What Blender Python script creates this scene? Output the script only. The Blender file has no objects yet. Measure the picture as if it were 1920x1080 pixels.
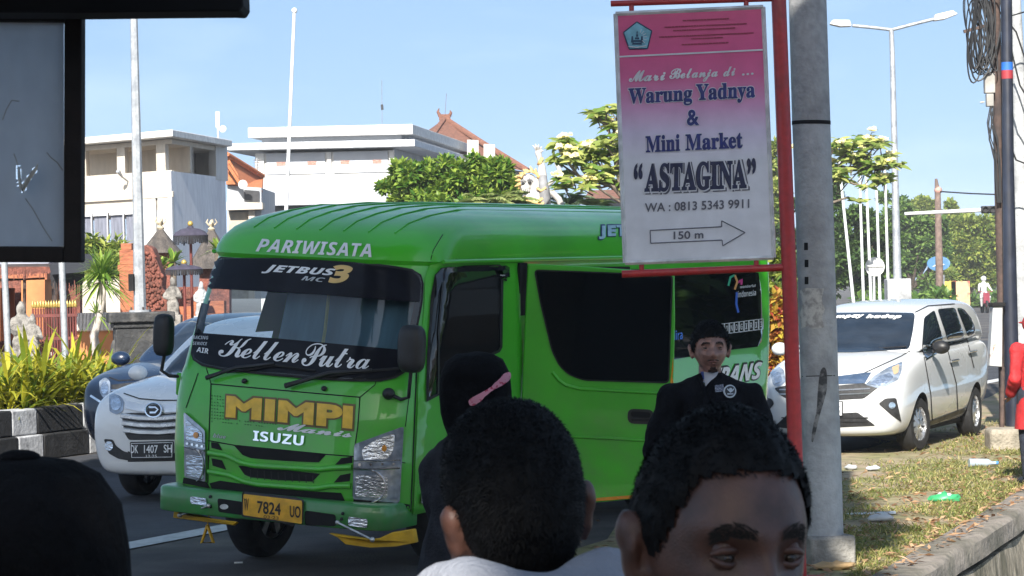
import bpy, bmesh, math, random
from mathutils import Vector, Matrix, Euler, noise
from mathutils.bvhtree import BVHTree
R = math.radians
SC = bpy.context.scene
COL = SC.collection
# ---------------------------------------------------------------- camera
FPX, CAMH, ROLL, HOFF = 4770.0, 1.94, R(1.3), 10.0   # focal length in photo pixels, eye height, roll, horizon offset
CR, SR = math.cos(ROLL), math.sin(ROLL)
cam = bpy.data.cameras.new('camera'); camo = bpy.data.objects.new('camera', cam); COL.objects.link(camo)
cam.sensor_width = 36; cam.lens = 36 * FPX / 1920; cam.clip_start = 0.1; cam.clip_end = 3000
pit = -math.atan(HOFF / FPX)
fw = Vector((0, math.cos(pit), math.sin(pit))); up = Vector((0, -math.sin(pit), math.cos(pit))); rt = Vector((1, 0, 0))
cx = rt * CR - up * SR; cy = rt * SR + up * CR
M = Matrix((cx, cy, -fw)).transposed().to_4x4(); M.translation = (0, 0, CAMH)
camo.matrix_world = M
cam.dof.use_dof = True; cam.dof.focus_distance = 17.0; cam.dof.aperture_fstop = 89.4 / 2.6
SC.camera = camo
# ---------------------------------------------------------------- world, sun, exposure
SUN = Vector((-0.12, -0.81, 0.57)).normalized()
SELEV = math.asin(SUN.z); SAZ = math.atan2(SUN.x, SUN.y)
w = bpy.data.worlds.new("World"); SC.world = w; w.use_nodes = True
nt = w.node_tree; bg = nt.nodes['Background']
sky = nt.nodes.new('ShaderNodeTexSky'); sky.sky_type = 'NISHITA'; sky.sun_disc = False
sky.sun_elevation = SELEV; sky.sun_rotation = SAZ; sky.air_density = 1.0; sky.dust_density = 1.0; sky.ozone_density = 2.0
tc = nt.nodes.new('ShaderNodeTexCoord'); cl = nt.nodes.new('ShaderNodeTexNoise'); cl.inputs['Scale'].default_value = 5; cl.inputs['Detail'].default_value = 5
mp = nt.nodes.new('ShaderNodeMapping'); mp.inputs['Scale'].default_value = (1, 1, 4)
rp = nt.nodes.new('ShaderNodeMapRange'); rp.inputs[1].default_value = .5; rp.inputs[2].default_value = .8; rp.inputs[3].default_value = 0; rp.inputs[4].default_value = .2
mx = nt.nodes.new('ShaderNodeMixRGB'); mx.inputs[2].default_value = (6.5, 7.0, 7.6, 1)
nt.links.new(tc.outputs['Generated'], mp.inputs[0]); nt.links.new(mp.outputs[0], cl.inputs['Vector'])
nt.links.new(cl.outputs[0], rp.inputs[0]); nt.links.new(rp.outputs[0], mx.inputs[0]); tn = nt.nodes.new('ShaderNodeMixRGB'); tn.blend_type = 'MULTIPLY'; tn.inputs[0].default_value = 1; tn.inputs[2].default_value = (1.0, 1.0, .90, 1)
nt.links.new(sky.outputs[0], tn.inputs[1]); nt.links.new(tn.outputs[0], mx.inputs[1])
nt.links.new(mx.outputs[0], bg.inputs[0])
va = nt.nodes.new('ShaderNodeVectorMath'); va.operation = 'ADD'; va.inputs[1].default_value = (0, 0, .34); vm = nt.nodes.new('ShaderNodeVectorMath'); vm.operation = 'NORMALIZE'
nt.links.new(tc.outputs['Generated'], va.inputs[0]); nt.links.new(va.outputs[0], vm.inputs[0]); nt.links.new(vm.outputs[0], sky.inputs[0]); bg.inputs[1].default_value = 0.125
sl = bpy.data.lights.new('sun', 'SUN'); sl.energy = 4.8; sl.angle = R(0.53); sl.color = (1, .95, .86)
so = bpy.data.objects.new('sun', sl); COL.objects.link(so); so.rotation_euler = SUN.to_track_quat('Z', 'Y').to_euler()
vs = SC.view_settings; vs.view_transform = 'Standard'; vs.look = 'None'; vs.gamma = 1; vs.use_curve_mapping = False; vs.exposure = 1.15
SC.cycles.use_denoising = True; SC.cycles.max_bounces = 8; SC.cycles.transparent_max_bounces = 12
SC.cycles.sample_clamp_indirect = 6; SC.cycles.caustics_reflective = False; SC.cycles.caustics_refractive = False
random.seed(7)
# ---------------------------------------------------------------- where a photo pixel lies in the place
def W(px, py, Y):
    dx, dy = px - 960, py - 540
    return Vector(((dx * CR - dy * SR) / FPX * Y, Y, CAMH + (-dx * SR - dy * CR - HOFF) / FPX * Y))
def G(px, py, z=0.0):
    dx, dy = px - 960, py - 540
    return W(px, py, (z - CAMH) / ((-dx * SR - dy * CR - HOFF) / FPX))
def S(Y): return FPX / Y          # photo pixels per metre at distance Y
def ray(px, py):
    return (W(px, py, 1.0) - Vector((0, 0, CAMH))).normalized()
# ---------------------------------------------------------------- materials
MATS = {}
def mat(name, col, rough=.6, metal=0., var=.12, scale=6., bump=0., coat=0., spec=.5, col2=None, lo=.4, hi=.65, detail=6., stretch=(1, 1, 1), trans=0., sheen=0., bscale=None, alpha=1.):
    """Principled surface whose base colour drifts with a noise; col2 shows in blotches between lo and hi."""
    if name in MATS: return MATS[name]
    m = bpy.data.materials.new(name); m.use_nodes = True; n = m.node_tree; N = n.nodes; L = n.links
    b = N['Principled BSDF']; b.inputs['Roughness'].default_value = rough; b.inputs['Metallic'].default_value = metal
    b.inputs['Specular IOR Level'].default_value = spec; b.inputs['Coat Weight'].default_value = coat; b.inputs['Coat Roughness'].default_value = .03
    if trans:
        b.inputs['Transmission Weight'].default_value = 0
    c = tuple(col) + (1,)
    t = N.new('ShaderNodeTexCoord'); mp = N.new('ShaderNodeMapping'); mp.inputs['Scale'].default_value = stretch
    no = N.new('ShaderNodeTexNoise'); no.inputs['Scale'].default_value = scale; no.inputs['Detail'].default_value = detail
    L.new(t.outputs['Object'], mp.inputs[0]); L.new(mp.outputs[0], no.inputs['Vector'])
    mr = N.new('ShaderNodeMapRange'); mr.inputs[1].default_value = lo; mr.inputs[2].default_value = hi
    L.new(no.outputs[0], mr.inputs[0])
    mx = N.new('ShaderNodeMixRGB'); L.new(mr.outputs[0], mx.inputs[0])
    if col2 is None:
        mx.inputs[1].default_value = tuple(max(0, x * (1 - var)) for x in col) + (1,); mx.inputs[2].default_value = tuple(min(1, x * (1 + var)) for x in col) + (1,)
    else:
        mx.inputs[1].default_value = c; mx.inputs[2].default_value = tuple(col2) + (1,)
    last = mx
    if col2 is not None and var:
        n2 = N.new('ShaderNodeTexNoise'); n2.inputs['Scale'].default_value = scale * 5; n2.inputs['Detail'].default_value = 4; L.new(mp.outputs[0], n2.inputs['Vector'])
        hs = N.new('ShaderNodeHueSaturation'); m2 = N.new('ShaderNodeMapRange'); m2.inputs[1].default_value = .3; m2.inputs[2].default_value = .7
        m2.inputs[3].default_value = 1 - var; m2.inputs[4].default_value = 1 + var; L.new(n2.outputs[0], m2.inputs[0]); L.new(m2.outputs[0], hs.inputs['Value']); L.new(mx.outputs[0], hs.inputs['Color']); last = hs
    L.new(last.outputs[0], b.inputs['Base Color'])
    rn = N.new('ShaderNodeTexNoise'); rn.inputs['Scale'].default_value = scale * .7; rn.inputs['Detail'].default_value = 6; L.new(t.outputs['Object'], rn.inputs['Vector']); rm = N.new('ShaderNodeMapRange'); rm.inputs[1].default_value = .35; rm.inputs[2].default_value = .7; rm.inputs[3].default_value = max(0, rough - .04); rm.inputs[4].default_value = min(1, rough * 1.25 + .03); L.new(rn.outputs[0], rm.inputs[0]); L.new(rm.outputs[0], b.inputs['Roughness'])
    if bump:
        bn = N.new('ShaderNodeTexNoise'); bn.inputs['Scale'].default_value = bscale or scale * 6; bn.inputs['Detail'].default_value = 5; L.new(mp.outputs[0], bn.inputs['Vector'])
        bp = N.new('ShaderNodeBump'); bp.inputs['Strength'].default_value = bump; bp.inputs['Distance'].default_value = .02
        L.new(bn.outputs[0], bp.inputs['Height']); L.new(bp.outputs[0], b.inputs['Normal'])
    if alpha < 1: b.inputs['Alpha'].default_value = alpha
    MATS[name] = m; return m
def glassmat(name, tint=(.5, .55, .55), refl=1.0, dark=0.0):
    """Thin pane: tinted see-through mixed with a mirror by Fresnel."""
    if name in MATS: return MATS[name]
    m = bpy.data.materials.new(name); m.use_nodes = True; n = m.node_tree; N = n.nodes; L = n.links
    for x in list(N): N.remove(x)
    o = N.new('ShaderNodeOutputMaterial'); tr = N.new('ShaderNodeBsdfTransparent'); tr.inputs[0].default_value = tuple(tint) + (1,)
    gl = N.new('ShaderNodeBsdfGlossy'); gl.inputs['Roughness'].default_value = .015; gl.inputs[0].default_value = (refl, refl, refl, 1)
    fr = N.new('ShaderNodeFresnel'); fr.inputs[0].default_value = 1.55
    mx = N.new('ShaderNodeMixShader'); L.new(fr.outputs[0], mx.inputs[0]); L.new(tr.outputs[0], mx.inputs[1]); L.new(gl.outputs[0], mx.inputs[2])
    L.new(mx.outputs[0], o.inputs[0]); MATS[name] = m; return m
# ---------------------------------------------------------------- mesh builder
class MB:
    def __init__(s): s.v = []; s.f = []; s.m = []
    def add(s, vs, fs, m=0):
        o = len(s.v); s.v += [tuple(v) for v in vs]; s.f += [tuple(i + o for i in f) for f in fs]; s.m += [m] * len(fs); return s
    def box(s, c, d, rot=None, m=0, taper=1.0):
        x, y, z = d[0] / 2, d[1] / 2, d[2] / 2; c = Vector(c)
        vs = [Vector((a * x * (taper if k > 0 else 1), b * y * (taper if k > 0 else 1), k * z)) for k in (-1, 1) for a, b in ((-1, -1), (1, -1), (1, 1), (-1, 1))]
        if rot is not None:
            q = rot if isinstance(rot, Matrix) else (Matrix.Rotation(rot, 3, 'Z') if isinstance(rot, (int, float)) else Euler(rot).to_matrix())
            vs = [q @ v for v in vs]
        return s.add([v + c for v in vs], [(3, 2, 1, 0), (4, 5, 6, 7), (0, 1, 5, 4), (1, 2, 6, 5), (2, 3, 7, 6), (3, 0, 4, 7)], m)
    def tube(s, path, r, n=8, m=0, cap=True, squash=1.0):
        P = [Vector(p) for p in path]; rs = r if isinstance(r, (list, tuple)) else [r] * len(P); vs = []; fs = []; ref = None
        for i, p in enumerate(P):
            d = (P[min(i + 1, len(P) - 1)] - P[max(i - 1, 0)]).normalized()
            if ref is None: ref = Vector((0, 0, 1)) if abs(d.z) < .9 else Vector((1, 0, 0))
            a = (ref - d * ref.dot(d)).normalized(); b = d.cross(a); ref = a
            for k in range(n):
                t = 2 * math.pi * k / n; vs.append(p + (a * math.cos(t) * squash + b * math.sin(t)) * rs[i])
        for i in range(len(P) - 1):
            for k in range(n):
                fs.append((i * n + k, i * n + (k + 1) % n, (i + 1) * n + (k + 1) % n, (i + 1) * n + k))
        if cap: fs += [tuple(range(n - 1, -1, -1)), tuple((len(P) - 1) * n + k for k in range(n))]
        return s.add(vs, fs, m)
    def lathe(s, prof, c=(0, 0, 0), n=16, m=0, axis='Z', cap=True):
        c = Vector(c); vs = []; fs = []
        for r, z in prof:
            for k in range(n):
                t = 2 * math.pi * k / n; a, b = r * math.cos(t), r * math.sin(t)
                vs.append(c + (Vector((a, b, z)) if axis == 'Z' else Vector((z, a, b)) if axis == 'X' else Vector((b, z, a))))
        for i in range(len(prof) - 1):
            for k in range(n): fs.append((i * n + k, i * n + (k + 1) % n, (i + 1) * n + (k + 1) % n, (i + 1) * n + k))
        if cap: fs += [tuple(range(n - 1, -1, -1)), tuple((len(prof) - 1) * n + k for k in range(n))]
        return s.add(vs, fs, m)
    def prism(s, pts, d, m=0):
        """pts: planar 3-D outline; d: extrusion vector."""
        d = Vector(d); P = [Vector(p) for p in pts]; n = len(P)
        return s.add(P + [p + d for p in P], [tuple(range(n - 1, -1, -1)), tuple(range(n, 2 * n))] + [(i, (i + 1) % n, n + (i + 1) % n, n + i) for i in range(n)], m)
    def loft(s, rings, m=0, cap=True, closed=True):
        n = len(rings[0]); vs = [v for r in rings for v in r]; fs = []
        for i in range(len(rings) - 1):
            for k in range(n if closed else n - 1): fs.append((i * n + k, i * n + (k + 1) % n, (i + 1) * n + (k + 1) % n, (i + 1) * n + k))
        if cap: fs += [tuple(range(n - 1, -1, -1)), tuple((len(rings) - 1) * n + k for k in range(n))]
        return s.add(vs, fs, m)
    def ball(s, c, r, n=12, k=8, m=0, rot=None):
        c = Vector(c); rr = Vector(r) if not isinstance(r, (int, float)) else Vector((r, r, r)); vs = []; fs = []
        for i in range(k + 1):
            e = -math.pi / 2 + math.pi * i / k
            for j in range(n):
                t = 2 * math.pi * j / n; p = Vector((rr.x * math.cos(e) * math.cos(t), rr.y * math.cos(e) * math.sin(t), rr.z * math.sin(e)))
                if rot is not None: p = rot @ p
                vs.append(c + p)
        for i in range(k):
            for j in range(n): fs.append((i * n + j, i * n + (j + 1) % n, (i + 1) * n + (j + 1) % n, (i + 1) * n + j))
        return s.add(vs, fs, m)
    def build(s, name, mats, parent=None, smooth=35, bevel=0., seg=2, merge=False):
        me = bpy.data.meshes.new(name); me.from_pydata([tuple(v) for v in s.v], [], s.f); 
        if not isinstance(mats, (list, tuple)): mats = [mats]
        for x in mats: me.materials.append(x)
        if len(mats) > 1: me.polygons.foreach_set('material_index', s.m)
        return finish(name, me, parent, smooth, bevel, seg, merge)
def finish(name, me, parent=None, smooth=35, bevel=0., seg=2, merge=False, fixn=True):
    if merge or fixn:
        b = bmesh.new(); b.from_mesh(me)
        if merge: bmesh.ops.remove_doubles(b, verts=b.verts, dist=1e-5)
        if fixn and len(b.faces) < 60000: bmesh.ops.recalc_face_normals(b, faces=b.faces)
        b.to_mesh(me); b.free()
    if smooth:
        me.polygons.foreach_set('use_smooth', [True] * len(me.polygons))
        if smooth < 180: me.set_sharp_from_angle(angle=R(smooth))
    me.update(); o = bpy.data.objects.new(name, me); COL.objects.link(o)
    if parent is not None: o.parent = parent
    if bevel:
        md = o.modifiers.new('bevel', 'BEVEL'); md.width = bevel; md.segments = seg; md.limit_method = 'ANGLE'; md.angle_limit = R(40); md.harden_normals = False
    return o
def bake(o):
    """apply modifiers"""
    dg = bpy.context.evaluated_depsgraph_get(); dg.update(); me = bpy.data.meshes.new_from_object(o.evaluated_get(dg)); o.modifiers.clear(); o.data = me; return o
def thing(name, label, cat, loc=(0, 0, 0), rot=(0, 0, 0), group=None):
    o = bpy.data.objects.new(name, None); COL.objects.link(o); o.location = loc; o.rotation_euler = rot if isinstance(rot, tuple) else (0, 0, rot)
    o.empty_display_size = .1; o['label'] = label; o['category'] = cat
    if group: o['group'] = group
    return o
def tag(o, label, cat, group=None):
    o['label'] = label; o['category'] = cat
    if group: o['group'] = group
    return o
def kind(o, k): o['kind'] = k; return o
def dup(o, loc=None, rot=None, label=None, scale=None):
    def cp(x, p):
        c = x.copy(); COL.objects.link(c)
        if p is not None: c.parent = p
        for ch in list(x.children): cp(ch, c)
        return c
    r = cp(o, None)
    if loc is not None: r.location = loc
    if rot is not None: r.rotation_euler = rot if isinstance(rot, tuple) else (0, 0, rot)
    if scale: r.scale = scale if not isinstance(scale, (int, float)) else (scale,) * 3
    if label: r['label'] = label
    return r
# ---------------------------------------------------------------- lettering
STY = {'sansbold': (0x1D5D4, 0x1D7EC), 'sansital': (0x1D63C, 0x1D7EC), 'serif': (0x1D400, 0x1D7CE), 'script': (0x1D4D0, 0x1D7CE), 'sans': None}
def styled(t, st):
    if STY[st] is None: return t
    a, d = STY[st]; o = ''
    for c in t:
        if 'A' <= c <= 'Z': o += chr(a + ord(c) - 65)
        elif 'a' <= c <= 'z': o += chr(a + 26 + ord(c) - 97)
        elif '0' <= c <= '9': o += chr(d + ord(c) - 48)
        else: o += c
    return o
def text2d(t, st='sansbold', fat=0., shear=0., space=1.):
    """lettering as 2-D triangles scaled to the box 0..1 x 0..1; fat widens every stroke with a rim"""
    c = bpy.data.curves.new('lettering', 'FONT'); c.body = styled(t, st); c.size = 1; c.shear = shear; c.space_character = space * (1 + fat * 1.1); c.resolution_u = 4
    o = bpy.data.objects.new('lettering', c); COL.objects.link(o)
    me = bpy.data.meshes.new_from_object(o); b = bmesh.new(); b.from_mesh(me)
    bpy.data.objects.remove(o); bpy.data.curves.remove(c); bpy.data.meshes.remove(me)
    bmesh.ops.remove_doubles(b, verts=b.verts, dist=1e-5)
    if fat:
        bmesh.ops.recalc_face_normals(b, faces=b.faces); out = {}
        bd = [e for e in b.edges if len(e.link_faces) == 1]
        for e in bd:
            v0, v1 = e.verts; d = v1.co - v0.co; n = Vector((d.y, -d.x, 0)); m = (v0.co + v1.co) / 2
            if n.length < 1e-9: continue
            n.normalize()
            if n.dot(e.link_faces[0].calc_center_median() - m) > 0: n = -n
            for v in (v0, v1): out.setdefault(v, []).append(n)
        nv = {}
        for v, ns in out.items():
            n = sum(ns, Vector())
            n = n.normalized() if n.length > 1e-6 else ns[0]
            nv[v] = b.verts.new(v.co + n * fat * (1.0 / max(.6, n.dot(ns[0]))))
        for e in bd:
            v0, v1 = e.verts
            if v0 in nv and v1 in nv:
                try: b.faces.new([v0, v1, nv[v1], nv[v0]])
                except ValueError: pass
    b.verts.index_update(); V = [(v.co.x, v.co.y) for v in b.verts]; F = [tuple(v.index for v in f.verts) for f in b.faces]; b.free()
    x0 = min(v[0] for v in V); x1 = max(v[0] for v in V); y0 = min(v[1] for v in V); y1 = max(v[1] for v in V)
    return [((x - x0) / (x1 - x0), (y - y0) / (y1 - y0)) for x, y in V], F
def quadmap(q, a, b):
    """q: four corners lower-left, lower-right, upper-right, upper-left"""
    q = [Vector(p) for p in q]; return (q[0] * (1 - a) + q[1] * a) * (1 - b) + (q[3] * (1 - a) + q[2] * a) * b
def poly2d(pts, res):
    """triangulated polygon with edges no longer than res"""
    b = bmesh.new(); vs = [b.verts.new((p[0], p[1], 0)) for p in pts]; f = b.faces.new(vs); bmesh.ops.triangulate(b, faces=[f])
    for _ in range(7):
        es = [e for e in b.edges if e.calc_length() > res]
        if not es: break
        bmesh.ops.subdivide_edges(b, edges=es, cuts=1); bmesh.ops.triangulate(b, faces=b.faces[:])
    b.verts.index_update(); V = [(v.co.x, v.co.y) for v in b.verts]; F = [tuple(v.index for v in f.verts) for f in b.faces]; b.free(); return V, F
def split2d(V, F, res):
    b = bmesh.new(); vs = [b.verts.new((x, y, 0)) for x, y in V]
    for f in F:
        try: b.faces.new([vs[i] for i in f])
        except ValueError: pass
    for _ in range(4):
        es = [e for e in b.edges if e.calc_length() > res]
        if not es: break
        bmesh.ops.subdivide_edges(b, edges=es, cuts=1); bmesh.ops.triangulate(b, faces=[f for f in b.faces if len(f.verts) > 3])
    b.verts.index_update(); V = [(v.co.x, v.co.y) for v in b.verts]; F = [tuple(v.index for v in f.verts) for f in b.faces]; b.free(); return V, F
def smoothpoly(pts, k=2, closed=True):
    """Chaikin corner cutting"""
    for _ in range(k):
        n = len(pts); q = []
        for i in range(n if closed else n - 1):
            a, b = pts[i], pts[(i + 1) % n]; q += [(a[0] * .75 + b[0] * .25, a[1] * .75 + b[1] * .25), (a[0] * .25 + b[0] * .75, a[1] * .25 + b[1] * .75)]
        pts = q if closed else [pts[0]] + q + [pts[-1]]
    return pts
def rnd(pts, r):
    """round each corner of a polygon with radius-like distance r"""
    o = []; n = len(pts)
    for i in range(n):
        a, b, c = Vector(pts[i - 1]), Vector(pts[i]), Vector(pts[(i + 1) % n])
        d1 = min(r, (a - b).length * .45); d2 = min(r, (c - b).length * .45); p = b + (a - b).normalized() * d1; q = b + (c - b).normalized() * d2
        for t in (0, .25, .5, .75, 1): o.append(tuple(p * (1 - t) ** 2 + b * 2 * t * (1 - t) + q * t * t))
    return o
class Skin:
    """drapes flat outlines (photo pixels) on the surface of a built body, in the body's local frame"""
    def __init__(s, V, F, mw): s.b = BVHTree.FromPolygons([tuple(v) for v in V], F); s.mi = mw.inverted(); s.o = s.mi @ Vector((0, 0, CAMH)); s.r = s.mi.to_3x3()
    def at(s, px, py, off=.004):
        d = (s.r @ ray(px, py)).normalized(); h, n, i, dist = s.b.ray_cast(s.o, d)
        if h is None: return None
        if n.dot(d) > 0: n = -n
        return h + n * off
    def drape(s, V, F, off=.004, skirt=0.):
        P = [s.at(x, y, off) for x, y in V]; idx = {}; vs = []
        for i, p in enumerate(P):
            if p is not None: idx[i] = len(vs); vs.append(p)
        fs = [tuple(idx[i] for i in f) for f in F if all(i in idx for i in f)]
        if skirt:
            from collections import Counter
            c = Counter(); ed = {}
            for f in fs:
                for a, b in zip(f, f[1:] + f[:1]): c[frozenset((a, b))] += 1; ed[frozenset((a, b))] = (a, b)
            n0 = len(vs); mp = {}
            for i, p in enumerate(list(vs)): pass
            for k, n in c.items():
                if n == 1:
                    a, b = ed[k]
                    for x in (a, b):
                        if x not in mp: mp[x] = len(vs); vs.append(vs[x] + (vs[x] - s.o).normalized() * skirt)
                    fs.append((b, a, mp[a], mp[b]))
        return vs, fs
    def panel(s, name, pts, m, parent, off=.004, res=14, skirt=0., smooth=40):
        V, F = poly2d(pts, res); vs, fs = s.drape(V, F, off, skirt)
        return MB().add(vs, fs).build(name, m, parent, smooth)
    def text(s, name, t, q, m, parent, st='sansbold', off=.006, fat=0., shear=0., space=1.):
        V, F = text2d(t, st, fat, shear, space); V, F = split2d([tuple(quadmap(q, a, b)) for a, b in V], F, 9); vs, fs = s.drape(V, F, off)
        return MB().add(vs, fs).build(name, m, parent, 0)
    def line(s, name, pts, wd, m, parent, off=.004, step=8):
        """a thin groove or trim strip, wd in photo pixels"""
        P = []
        for a, b in zip(pts, pts[1:]):
            n = max(1, int(math.dist(a, b) / step)); P += [(a[0] + (b[0] - a[0]) * i / n, a[1] + (b[1] - a[1]) * i / n) for i in range(n)]
        P.append(pts[-1]); V = []; F = []
        for i, p in enumerate(P):
            a = P[max(i - 1, 0)]; b = P[min(i + 1, len(P) - 1)]; d = Vector((b[0] - a[0], b[1] - a[1])).normalized(); V += [(p[0] - d.y * wd / 2, p[1] + d.x * wd / 2), (p[0] + d.y * wd / 2, p[1] - d.x * wd / 2)]
            if i: F.append((2 * i - 2, 2 * i - 1, 2 * i + 1, 2 * i))
        vs, fs = s.drape(V, F, off); return MB().add(vs, fs).build(name, m, parent, 40)
    def tube(s, name, pts, r, m, parent, off=.02, n=6):
        P = [s.at(x, y, off if not isinstance(off, (list, tuple)) else off[i]) for i, (x, y) in enumerate(pts)]; P = [p for p in P if p is not None]
        return MB().tube(P, r, n).build(name, m, parent, 60)
# ================================================================ ground, road, kerb, verge
RA = R(24); RDV = Vector((math.sin(RA), math.cos(RA), 0)); RNV = Vector((-math.cos(RA), math.sin(RA), 0)); RO = Vector((-2.93, 19.1, 0))
def RD(s, t, z=0.): return RO + RDV * s + RNV * t + Vector((0, 0, z))
WA = R(19.6); WDV = Vector((math.sin(WA), math.cos(WA), 0)); WNV = Vector((-math.cos(WA), math.sin(WA), 0)); WO = Vector((1.20, 13.0, 0))
def WDp(s, t, z=0.): return WO + WDV * s + WNV * t + Vector((0, 0, z))     # along the ditch wall: t > 0 is the verge side
def st(p): q = Vector((p[0], p[1], 0)) - RO; return q.dot(RDV), q.dot(RNV)
def sheet(name, rects, z, m, k='structure'):
    b = MB()
    for s0, s1, t0, t1 in rects: b.add([RD(s0, t0, z), RD(s1, t0, z), RD(s1, t1, z), RD(s0, t1, z)], [(0, 1, 2, 3)])
    return kind(b.build(name, m, None, 0), k)
M_asph = mat('worn asphalt', (.040, .043, .052), rough=.85, col2=(.027, .029, .036), scale=1.3, var=.22, bump=.5, bscale=60)
M_shold = mat('dusty shoulder', (.048, .046, .047), rough=.95, col2=(.13, .115, .105), lo=.46, hi=.70, scale=.5, var=.28, bump=.8, bscale=40)
M_dirt = mat('dry earth', (.30, .235, .16), rough=1, col2=(.20, .19, .085), lo=.42, hi=.62, scale=1.1, var=.3, bump=1, bscale=30)
b = MB()
for s0, s1, t0, t1 in ((-1, 600, -.06, 500), (-220, -1, -500, 500), (-1, 600, -500, -4.5)): b.add([WDp(s0, t0), WDp(s1, t0), WDp(s1, t1), WDp(s0, t1)], [(0, 1, 2, 3)])
kind(b.build('ground', M_shold, None, 0), 'structure')
sheet('road', [(-190, 590, .05, 6.55)], .004, M_asph)
M_line = mat('road paint', (.50, .51, .52), rough=.8, col2=(.26, .26, .27), lo=.5, hi=.8, scale=5, var=.1)
sheet('edge_line', [(-100, 490, -.02, .27)], .009, M_line)
sheet('lane_line', [(8 + 9 * i, 12 + 9 * i, 3.25, 3.37) for i in range(-4, 40)], .009, M_line)
M_ditch = mat('ditch silt', (.12, .10, .075), rough=1, col2=(.07, .08, .03), scale=2, var=.3, bump=1)
b = MB().add([WDp(-1, -4.5, -.85), WDp(300, -4.5, -.85), WDp(300, -.06, -.85), WDp(-1, -.06, -.85)], [(0, 1, 2, 3)]); kind(b.build('ditch_floor', M_ditch, None, 0), 'structure')
# verge sheet with a ragged road-side edge
b = MB(); vs = []; n = 60
for i in range(n + 1):
    s = -.5 + i * 1.0; e = 2.3 + i * .03 + .55 * noise.noise((s * .35, 1, 2)) + .3 * noise.noise((s * 1.3, 5, 2)); vs += [WDp(s, .02, .006), WDp(s, e, .006)]
b.add(vs, [(2 * i, 2 * i + 2, 2 * i + 3, 2 * i + 1) for i in range(n)]); kind(b.build('verge', M_dirt, None, 0), 'structure')
# retaining wall of the ditch
M_wall = mat('weathered concrete', (.23, .20, .17), rough=.95, col2=(.10, .095, .07), lo=.42, hi=.70, scale=2.4, var=.22, bump=.9, bscale=22)
rw = thing('retaining_wall', 'long cracked concrete retaining wall edging the grassy verge above a ditch', 'wall', WDp(-.6, -.155, 0), (0, 0, R(90 - 19.6)))
b = MB(); rng = random.Random(5); L = 70
rings = []
for i in range(0, 141):
    x = i * .5; j = .02 * noise.noise((x * .9, 3, 1)); k = .02 * noise.noise((x * 1.7, 7, 1))
    rings.append([Vector((x, .155 + j, -.1)), Vector((x, .14 + j, .075 + k * .5)), Vector((x, .115 + j, .095 + k * .5)), Vector((x, -.115 + k, .085 + k * .5)), Vector((x, -.15 + k, .06)), Vector((x, -.158 + k, -.07)), Vector((x, -.05, -.09))])
b.loft(rings); b.build('coping', M_wall, rw, 50)
M_stone = mat('rubble masonry', (.30, .26, .20), rough=1, col2=(.11, .10, .07), lo=.42, hi=.66, scale=3.5, var=.3, bump=1, bscale=14, stretch=(1, 1, .6))
b = MB(); rings = []
for i in range(0, 281):
    x = i * .25; rings.append([Vector((x, .1, -.11)), Vector((x, -.14 + .03 * noise.noise((x, 0, 9)), -.115 + .012 * noise.noise((x * 3, 0, 4)))), Vector((x, -.17 + .05 * noise.noise((x * 2, 4, 9)), -.35)), Vector((x, -.20 + .05 * noise.noise((x * 2, 8, 9)), -.6)), Vector((x, -.23 + .04 * noise.noise((x * 2, 2, 9)), -.9)), Vector((x, .1, -.9))])
b.loft(rings); b.build('wall_face', M_stone, rw, 60)
# median kerb: two courses of painted blocks
M_kw = mat('kerb white paint', (.42, .43, .45), rough=.85, col2=(.14, .14, .15), lo=.52, hi=.74, scale=4, var=.15, bump=.4)
M_kb = mat('kerb black paint', (.014, .014, .015), rough=.8, col2=(.04, .04, .042), lo=.5, hi=.8, scale=5, var=.2, bump=.4)
kb = thing('median_kerb', 'tall two-course kerb painted in black and white blocks along the planted median', 'kerb', RD(0, 6.6, 0), (0, 0, R(90 - 24)))
x = -26.0; i = 0; ctr = (RD(0, 6.6)); 
cs, _ = st(G(78, 848)); x = cs - .24 - 1.45 * 26; i = 0
while x < 17:
    for w_, m_ in ((.5, M_kw), (.95, M_kb)):
        b = MB(); b.box((x + w_ / 2, .17, .15), (w_ - .012, .30, .30)); b.box((x + w_ / 2 - .05, .21, .455), (w_ - .012, .28, .30)); b.build('kerb_block', m_, kb, 30, bevel=.018); x += w_
M_soil = mat('median soil', (.07, .05, .035), rough=1, var=.3)
sheet('median_bed', [(-30, 17, 6.95, 9.4)], .45, M_soil)
sheet('forecourt', [(-30, 30, 9.4, 60)], .30, mat('forecourt paving', (.28, .25, .22), rough=.9, var=.2, scale=2))
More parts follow.
